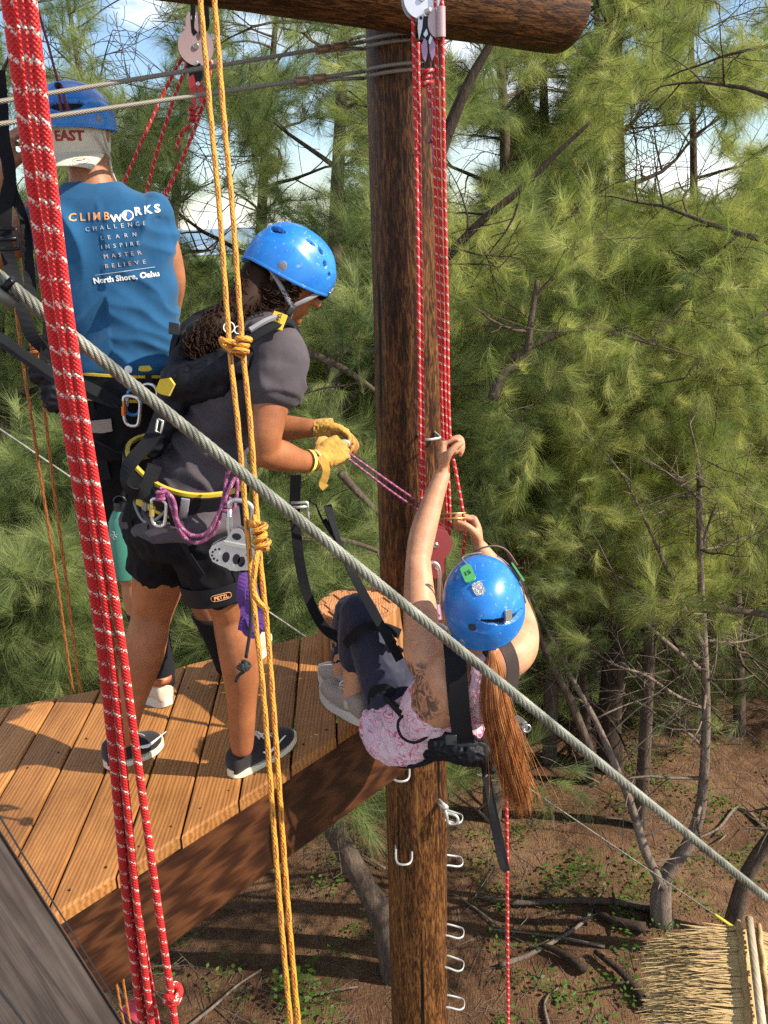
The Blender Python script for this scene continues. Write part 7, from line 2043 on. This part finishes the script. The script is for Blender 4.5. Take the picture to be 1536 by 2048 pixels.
shape('body', bodyC, M_SKIN_C, clm, .0047, 2)
eyes(headC, fwdC, upC, clm, .97)
def legC(bm):
    rings_loft(bm, [(C3(790, 1464, 2.465), .10, .09, u1, v1), (C3(812, 1455, 2.435), .141, .112, u1, v1), (C3(836, 1446, 2.40), .128, .102, u1, v1)], 28, 4)
    limb(bm, [C3(800, 1425, 2.44), C3(768, 1350, 2.46), C3(735, 1268, 2.50), C3(716, 1222, 2.52)], [.096, .082, .064, .056], 5, 22)
    limb(bm, [C3(716, 1222, 2.52), C3(712, 1270, 2.53), C3(711, 1318, 2.53)], [.056, .058, .051], 5, 20)
    limb(bm, [C3(815, 1420, 2.52), C3(770, 1345, 2.58), C3(728, 1262, 2.65), C3(702, 1222, 2.68)], [.094, .079, .062, .054], 5, 20)
    limb(bm, [C3(702, 1222, 2.68), C3(695, 1270, 2.69), C3(690, 1318, 2.69)], [.054, .056, .048], 5, 20)
shape('leggings', legC, M_LEG, clm, .005, 2, wrinkle(14, .002, 40, .0008))
def tank_mat():
    m = fabric('floral_tank_jersey', (.66, .48, .54), .8, .2, 500, .1); k = N(m)
    src = k.b.inputs['Base Color'].links[0].from_socket
    co = k.coord('Object')
    def lines(sc, seed, w):
        v_ = k.n('VectorMath', operation='ADD', ins={0: co, 1: (seed, seed * .7, 0)}).outputs[0]
        n_ = k.noise(v_, sc, 1.5, .5, 1.6)
        f = k.math('FRACT', k.math('MULTIPLY', n_, 7.0))
        return k.math('LESS_THAN', k.math('ABSOLUTE', k.math('SUBTRACT', f, .5)), w)
    ln = lines(13, 3.1, .085)
    cl = k.ramp(k.noise(co, 8.5, 1.5), [(.42, (0, 0, 0)), (.48, (1, 1, 1))])
    k.base(k.mix(k.math('MULTIPLY', k.math('MULTIPLY', ln, .85), k.n('RGBToBW', ins={0: cl}).outputs[0]), src, (.62, .045, .18)))
    return m
M_TANK = tank_mat()
def tankC(bm):
    # lower part covers the seat, upper part is the racer back
    rings_loft(bm, [(C3(778, 1470, 2.44), .085, .075, u1, v1), (C3(792, 1463, 2.425), .125, .104, u1, v1), (C3(812, 1453, 2.41), .149, .120, u1, v1), (C3(840, 1444, 2.375), .136, .108, u1, v1), (C3(868, 1432, 2.34), .122, .097, u1, v1), (C3(890, 1405, 2.305), .134, .100, u1, v1), (C3(900, 1392, 2.29), .128, .094, u1, v1)], 30, 4)
tank = shape('tank_top', tankC, M_TANK, clm, .005, 2, wrinkle(15, .009, 34, .0015))
def tank2(bm):
    # shoulder straps and racer-back panel, hugging the back
    back = -v1 if (-v1).y < 0 else v1
    bk_ = (back).normalized()
    for pts, r_ in (([C3(905, 1420, 2.20), C3(935, 1400, 2.165), C3(962, 1370, 2.15), C3(968, 1335, 2.155), C3(972, 1300, 2.19)], [.030, .030, .034, .036, .026]), ([C3(960, 1440, 2.22), C3(965, 1400, 2.18), C3(966, 1360, 2.15)], [.034, .030, .034]), ([C3(830, 1400, 2.27), C3(845, 1428, 2.245), C3(885, 1445, 2.215), C3(925, 1442, 2.205)], [.022, .024, .028, .03])):
        tube(bm, pts, r_, 12, 4, side=V((1, 0, .3)), flat=.5)
    limb(bm, [C3(915, 1455, 2.25), C3(965, 1470, 2.25)], [.05, .045], 4)
shape('tank_back', tank2, M_TANK, clm, .0045, 3, wrinkle(18, .003))
# hair and ponytail
M_PONY = mat('auburn_hair', (.24, .075, .022), .38, spec=.5); kk = N(M_PONY)
kk.base(kk.ramp(kk.noise(kk.coord('Object', (1, 1, .15)), 60, 3, .6), [(.3, (.14, .038, .010)), (.5, (.36, .12, .034)), (.72, (.60, .26, .09))]))
r3, f3, w3 = axes(fwdC, upC)
bm = bmesh.new(); sphere(bm, headC - f3 * .012 + w3 * .0, .079, .098, .104, (r3, f3, w3), 24, 16); bm_obj('hair_cap', bm, mat('dark_auburn_hair', (.06, .02, .008), .5), clm)
bm = bmesh.new()
root_ = C3(984, 1302, 2.10); base_pts = [C3(975, 1285, 2.14), root_, C3(985, 1345, 2.085), C3(990, 1410, 2.07), C3(1004, 1470, 2.08), C3(1020, 1530, 2.09), C3(1036, 1590, 2.10), C3(1046, 1650, 2.11)]
wid_ = [.020, .010, .024, .036, .040, .036, .028, .018]
sp = catmull([(*p, w) for p, w in zip(base_pts, wid_)], 6)
rnd = random.Random(4)
for i in range(1500):
    a = rnd.uniform(0, 6.28); q = math.sqrt(rnd.random()); L_ = int(len(sp) * (rnd.uniform(.62, 1.0) if rnd.random() < .75 else rnd.uniform(.4, .8))); pts = []
    ph = rnd.uniform(0, 6.28); fr_ = rnd.uniform(.25, .5); stray = rnd.gauss(0, .005) if rnd.random() < .88 else rnd.gauss(0, .018); wv_ = rnd.uniform(.003, .008); wf_ = rnd.uniform(.12, .3)
    for j in range(0, L_, 2):
        c_ = V(sp[j][:3]); w_j = sp[j][3]
        pts.append(c_ + XR * (math.cos(a) * q * w_j + stray * (j / len(sp)) ** 2 * 3 + wv_ * math.sin(a * .6 + j * wf_) * (j / len(sp))) + V((0, 1, 0)) * (math.sin(a) * q * w_j * .7) + V((0, 0, .002 * math.sin(ph * 2 + j * .4))))
    if len(pts) > 3: tube(bm, pts, [.00065] * (len(pts) - 2) + [.0004, .0001], 3, 1, cap=False)
o = bm_obj('ponytail', bm, M_PONY, clm); o['kind'] = 'stuff'
bm = bmesh.new(); tube(bm, [C3(976, 1290, 2.125), C3(978, 1300, 2.115), C3(984, 1312, 2.10)], [.017, .019, .015], 12, 3); bm_obj('hair_tie', bm, M_BLACKNYL, clm)
# helmet
hcC = headC + w3 * .028
helC = thing('helmet', hcC, 'scuffed blue climbing helmet with two green tags on the hanging climber', 'helmet')
hC, onC = helmet(helC, hcC, upC, fwdC, .106, .122, .112,
    slots(hcC, upC, fwdC, .106, .122, .112, .03, [(966, 1240, 1044, 1216, .0075)]), 'shell', knobs=((math.pi + .62, -.02, .014),), rim_drop=.03)
def patch(on, th, ph, sx, sy, rot, m, nm, h=.004, bev=.001, out=0.001, tilt=V((0, 0, 0))):
    p0, nn = on(th, ph); nn = (nn + tilt).normalized(); p1 = on(th + .03, ph)[0]; u = (p1 - p0); u = (u - nn * u.dot(nn)).normalized(); v = nn.cross(u)
    cu_, sn_ = math.cos(rot), math.sin(rot); u, v = u * cu_ + v * sn_, v * cu_ - u * sn_
    bm = bmesh.new(); box(bm, p0 + nn * (out + h / 2), sx, sy, h, (u, v, nn)); bmesh.ops.bevel(bm, geom=[e for e in bm.edges if abs((e.verts[0].co - e.verts[1].co).normalized().dot(nn)) > .9], offset=min(sx, sy) * .3, segments=4, affect='EDGES')
    return bm_obj(nm, bm, m, helC, smooth=False), p0 + nn * (out + h), u, v, nn
M_GREEN = mat('green_plastic_tag', (.10, .42, .13), .45)
def frame_at(px, py):
    """nearest shell direction for a photo position (search over the dome)"""
    best = None
    for i in range(120):
        for j in range(50):
            th = 2 * math.pi * i / 120; ph = -.1 + 1.6 * j / 50; p0, nn = onC(th, ph)
            if nn.dot(ZV) < .05: continue
            x, y = pix(p0); e = (x - px) ** 2 + (y - py) ** 2
            if best is None or e < best[0]: best = (e, p0, nn)
    return best[1], best[2]
def tag_at(px, py, vx, vy, sx, sy, m, nm, out, h=.004, parent=None):
    p0, nn = frame_at(px, py); dirw = (XR * vx - YU * vy); v = (dirw - nn * dirw.dot(nn)).normalized(); u = v.cross(nn)
    rd = min(sx, sy) * .28; ol_ = [((sx / 2 - rd) * a_ + rd * math.cos(R(t_)), (sy / 2 - rd) * b_ + rd * math.sin(R(t_))) for a_, b_, t0 in ((1, 1, 0), (-1, 1, 90), (-1, -1, 180), (1, -1, 270)) for t_ in (t0, t0 + 30, t0 + 60, t0 + 90)]
    bm = bmesh.new(); plate(bm, ol_, p0 + nn * (out + h / 2), u, v, nn, h)
    bm_obj(nm, bm, m, parent or helC, smooth=False); return p0 + nn * (out + h), u, v, nn
q_, u_, v_, n_ = tag_at(944, 1150, .5, 1, .030, .058, M_GREEN, 'green_tag', .006)
lettering('lettering', '15', .020, q_, u_ if u_.dot(XR) > 0 else -u_, -v_ if v_.dot(YU) < 0 else v_, mat('ink', (.02, .08, .03), .6), helC, off=.0005, bold=.0004)
M_FOIL = mat('crumpled_foil_tape', (.42, .40, .38), .35, .6); kf = N(M_FOIL); kf.bump(kf.noise(kf.coord('Object'), 160, 3, .7), 1.0, .004)
tag_at(958, 1178, .4, 1, .028, .036, M_FOIL, 'foil_tape', .001, .0016)
tag_at(1040, 1142, .75, 1, .014, .060, M_GREEN, 'green_tag', .012)
tag_at(1014, 1228, .15, 1, .021, .030, M_SILVER, 'lamp_clip', .003, .006)
tag_at(944, 1254, 0, 1, .020, .020, mat('dark_sticker', (.02, .03, .05), .6), 'dark_sticker', .0006, .0012)
M_EL = mat('grey_elastic', (.16, .15, .16), .7)
for pl in ([(936, 1132), (925, 1120), (940, 1106), (965, 1102)], [(936, 1135), (918, 1140), (905, 1165)], [(1050, 1150), (1035, 1130), (1018, 1105), (1000, 1098)], [(1035, 1165), (1046, 1180), (1052, 1205)]):
    pp = []
    for x, y in pl:
        p0, nn = frame_at(x, y); pp.append(p0 + nn * .006)
    bm = bmesh.new(); tube(bm, pp, .0028, 6, 3, flat=.6); bm_obj('clip_band', bm, M_EL, helC)
bm = bmesh.new(); pa = [C3(936, 1126, 2.36), C3(950, 1102, 2.34), C3(985, 1092, 2.33), C3(1012, 1100, 2.33), C3(1034, 1130, 2.34)]; tube(bm, pa, .0052, 8, 4, flat=.5); bm_obj('clip_arch', bm, mat('brown_strap', (.20, .11, .08), .7), helC)
# shoes
s3, _ = shoe(clm, PZ(736, 1452, DECK), PZ(652, 1388, DECK), (0, 0, 1), .095, M_BUFF, mat('pale_rubber', (.58, .52, .46), .6), .075, .034, mat('cream_lace', (.6, .52, .46), .8), toe_h=.045)
shoe(clm, PZ(716, 1412, DECK), PZ(650, 1350, DECK), (0, 0, 1), .095, M_BUFF, mat('pale_rubber2', (.58, .52, .46), .6), .075, .034)
def sockC(bm): tube(bm, [C3(708, 1395, 2.52), C3(710, 1412, 2.515)], [.036, .038], 18, 1)
bm = bmesh.new(); sockC(bm); bm_obj('sock', bm, M_CREAM, clm)
# harness
hc_ = thing('climbing_harness', C3(880, 1450, 2.3), 'black climbing harness with wide back strap on the hanging climber', 'harness')
back = V((.05, -1, .25))
strap('back_strap', [C3(905, 1270, 2.20), C3(910, 1310, 2.155), C3(913, 1350, 2.135), C3(917, 1400, 2.135), C3(922, 1450, 2.15), C3(930, 1490, 2.17)], .058, M_WEB, hc_, [V((-.1, -1, .6)), V((-.1, -1, .5)), V((0, -1, .3)), V((0, -1, .2)), V((0, -1, .1)), V((0, -1, 0))], .004)
strap('shoulder_strap', [C3(1000, 1275, 2.17), C3(1018, 1305, 2.14), C3(1026, 1340, 2.14), C3(1020, 1385, 2.15), C3(1000, 1430, 2.17), C3(975, 1480, 2.18)], .040, fabric('brown_black_webbing', (.045, .030, .026), .7, .4, 260), hc_, [V((.3, -1, .7)), V((.5, -1, .4)), V((.5, -1, .1)), V((.4, -1, 0)), V((.3, -1, 0)), V((.2, -1, 0))], .004)
bu2, bv2 = u1, v1
bm = bmesh.new()
tube(bm, [C3(770, 1392, 2.36), C3(795, 1418, 2.31), C3(822, 1442, 2.27), C3(860, 1462, 2.225), C3(900, 1474, 2.195), C3(940, 1478, 2.185)], [.010, .013, .016, .018, .020, .02], 10, 5, side=V((0, .6, 1)), flat=.6); bm_obj('waist_belt', bm, M_BLACKNYL, hc_)
bm = bmesh.new(); tube(bm, [C3(758, 1370, 2.42), C3(742, 1420, 2.40), C3(742, 1465, 2.38), C3(762, 1505, 2.34), C3(800, 1530, 2.31), C3(840, 1528, 2.29), C3(880, 1512, 2.27)], .0085, 10, 6); bm_obj('leg_piping', bm, M_BLACKNYL, hc_)
bm = bmesh.new(); tube(bm, [C3(812, 1425, 2.27), C3(796, 1445, 2.25), C3(802, 1472, 2.235), C3(825, 1485, 2.225), C3(848, 1478, 2.21), C3(858, 1465, 2.205)], .0042, 10, 6); bm_obj('gear_loop', bm, M_BLACKNYL, hc_)
def pad(bm):
    for a, b, r0_, r1_ in ((C3(880, 1490, 2.21), C3(935, 1500, 2.19), .035, .045), (C3(935, 1500, 2.19), C3(975, 1505, 2.20), .045, .035), (C3(862, 1508, 2.25), C3(900, 1500, 2.22), .022, .03), (C3(965, 1510, 2.20), C3(980, 1535, 2.2), .028, .02)): limb(bm, [a, b], [r0_, r1_], 4, 14)
shape('hip_pad', pad, M_BLACKNYL, hc_, .0045, 2, wrinkle(24, .006))
bm = bmesh.new(); box(bm, C3(932, 1490, 2.13), .062, .005, .008, (XR, ZV, YU), bevel=.001); bm_obj('strap_bar', bm, M_DKPL, hc_)
bm = bmesh.new(); box(bm, C3(902, 1480, 2.15), .032, .008, .030, (XR, ZV, YU), bevel=.003); bm_obj('buckle', bm, M_DKPL, hc_)
strap('leg_strap', [C3(790, 1385, 2.36), C3(770, 1375, 2.36), C3(745, 1385, 2.38), C3(742, 1420, 2.40)], .022, M_WEB, hc_, (-.4, -1, .4))
bm = bmesh.new(); box(bm, C3(796, 1302, 2.38), .030, .012, .024, (V((.7, 0, .7)), V((0, -1, 0)), V((-.7, 0, .7))), bevel=.004); bm_obj('leg_buckle', bm, M_DKPL, hc_)
strap('thigh_strap', [C3(690, 1290, 2.45), C3(715, 1262, 2.42), C3(742, 1252, 2.40), C3(770, 1262, 2.41), C3(790, 1290, 2.42)], .028, M_WEB, hc_, [V((-.6, -1, .3)), V((-.2, -1, .8)), V((.1, -.8, 1)), V((.4, -.6, .9)), V((.8, -.5, .4))], .003)
t = thing('tether_strap', C3(760, 1210, 2.35), 'black webbing strap falling from the thick cable over the climber\'s thigh', 'strap')
strap('webbing', [C3(655, 1010, 2.5), C3(680, 1090, 2.45), C3(712, 1160, 2.40), C3(745, 1220, 2.37), C3(775, 1275, 2.35), C3(800, 1320, 2.33)], .026, M_WEB, t, [V((.6, -1, 0)), V((1, -.6, 0)), V((.4, -1, .2)), V((.2, -1, .3)), V((.3, -1, .3)), V((.3, -1, .2))], .003)
bm = bmesh.new(); tube(bm, [C3(618, 1000, 2.52), C3(632, 1010, 2.52), C3(640, 1030, 2.5), C3(655, 1058, 2.49), C3(680, 1092, 2.46)], .0032, 6, 4); tube(bm, [C3(648, 1040, 2.5), C3(668, 1066, 2.48)], .009, 8, 1); bm_obj('thin_tail', bm, M_BLACKNYL, t)
# gear at the lower pulley
lpC = C3(869, 1086, 2.56)
pulley('pulley', lpC, .0515, (1, .1, .05), (-.02, 0, -1), M_DUSK, 'dusky red pulley between the climber\'s raised arm and helmet, lower end of the rope tackle', flip=True, txt='Omni', top=2.15)
t = thing('rope_swivel', C3(868, 1045, 2.58), 'small bright red alloy plate just above the lower pulley', 'swivel')
bm = bmesh.new(); plate(bm, [(-.018, -.03), (-.02, .0), (-.010, .020), (.004, .026), (.018, .012), (.034, -.012), (.036, -.035)], C3(868, 1050, 2.60), (1, 0, 0), (0, 0, 1), (0, -1, 0), .008); bm_obj('plate', bm, M_REDAL, t, smooth=False)
bm = bmesh.new(); disc(bm, C3(870, 1035, 2.595), .007, .006, (0, -1, 0)); bm_obj('pin', bm, M_SILVER, t)
t = thing('brass_pin', C3(905, 1032, 2.6), 'pair of thin brass coloured rods beside the lower pulley, left of the lower hand', 'rod')
for y in (1028, 1038):
    bm = bmesh.new(); tube(bm, [C3(880, y, 2.6), C3(932, y - 2, 2.6)], .0032, 8, 1); bm_obj('rod', bm, mat('brass', (.45, .28, .10), .35, .7), t)
carabiner(C3(869, 1172, 2.46), (.02, 0, 1), (1, 0, 0), .150, .030, .0062, M_SILVER, 'long silver carabiner joining the lower pulley to the climber\'s harness', M_GALV)
t = thing('harness_connector', C3(880, 1225, 2.42), 'small lilac and silver connector below the long carabiner', 'connector')
bm = bmesh.new(); tube(bm, [C3(872, 1210, 2.42), C3(876, 1240, 2.40)], .013, 12, 1); bm_obj('body', bm, M_LILAC, t, sharp=40)
bm = bmesh.new(); tube(bm, [C3(866, 1248, 2.33), C3(882, 1252, 2.32), C3(894, 1262, 2.32)], .008, 10, 2); bm_obj('swivel_arm', bm, mat('pale_lilac', (.6, .52, .6), .4, .3), t)
# things under and beside the harness
t = thing('silver_clip_plate', C3(1040, 1452, 2.3), 'small perforated silver plate showing right of the ponytail', 'plate')
pq = C3(1038, 1450, 2.28)
bm = bmesh.new(); plate(bm, [(-.03, -.02), (-.03, .02), (-.01, .034), (.01, .022), (.026, .006), (.030, -.014), (.016, -.026), (-.01, -.03)], pq, (1, .2, -.2), (.1, 0, 1), (0, -1, .1), .004); bm_obj('plate', bm, M_SILVER, t, smooth=False)
for x, z in ((-.010, .012), (.006, .004), (.000, -.014), (-.016, -.006)):
    bm = bmesh.new(); disc(bm, pq + V((x, -.003, z)), .0042, .003, (0, -1, .1), 14, .0004); bm_obj('perforation', bm, M_VENT, t)
bm = bmesh.new(); tube(bm, [pq + V((.022 + .012 * math.cos(a), -.004, -.010 + .012 * math.sin(a))) for a in [2 * math.pi * i / 18 for i in range(18)]], .0026, 8, 1, closed=True); bm_obj('ring', bm, M_SILVER, t)
t = thing('hanging_hardware', C3(985, 1500, 2.25), 'pink anodised plate and silver clip hanging under the climber\'s hip pad', 'hardware')
bm = bmesh.new(); plate(bm, [(-.012, -.03), (-.014, .01), (-.004, .028), (.010, .024), (.016, .0), (.008, -.032)], C3(980, 1525, 2.24), (1, 0, 0), (0, 0, 1), (0, -1, 0), .008); bm_obj('plate', bm, M_PINK, t, smooth=False)
bm = bmesh.new(); tube(bm, [C3(960, 1530, 2.22), C3(975, 1540, 2.22), C3(972, 1552, 2.22), C3(955, 1548, 2.22)], .0035, 8, 3); tube(bm, [C3(985, 1488, 2.24), C3(975, 1500, 2.23), C3(990, 1510, 2.23)], .0035, 8, 3); bm_obj('clip', bm, M_SILVER, t)
bm = bmesh.new(); disc(bm, C3(1004, 1548, 2.24), .010, .02, (.4, -1, 0)); tube(bm, [C3(1000, 1543, 2.23), C3(1014, 1556, 2.23)], .006, 8, 1); bm_obj('bolt', bm, M_GALV, t)
t = thing('tail_strap', C3(1000, 1650, 2.25), 'black strap running down from the climber\'s harness to the red rope below', 'strap')
strap('webbing', [C3(968, 1520, 2.22), C3(975, 1580, 2.22), C3(990, 1660, 2.24), C3(1003, 1725, 2.26), C3(1014, 1742, 2.28)], .022, M_WEB, t, [V((.1, -1, 0)), V((1, -1, 0)), V((.3, -1, 0)), V((.9, -1, 0)), V((.2, -1, 0))], .003)
strap('second_layer', [C3(972, 1530, 2.24), C3(984, 1600, 2.24), C3(1004, 1690, 2.26), C3(1014, 1742, 2.29)], .018, M_BLACKNYL, t, [V((.8, -1, 0)), V((.2, -1, 0)), V((.8, -1, 0)), V((.2, -1, 0))], .003)
rope('red_rope', [C3(1012, 1530, 2.30), C3(1014, 1700, 2.30), C3(1015, 1900, 2.30), C3(1016, 2048, 2.30), C3(1016, 2120, 2.30)], .0056, M_RED, 'red rope hanging straight down below the climber to the bottom of the frame')
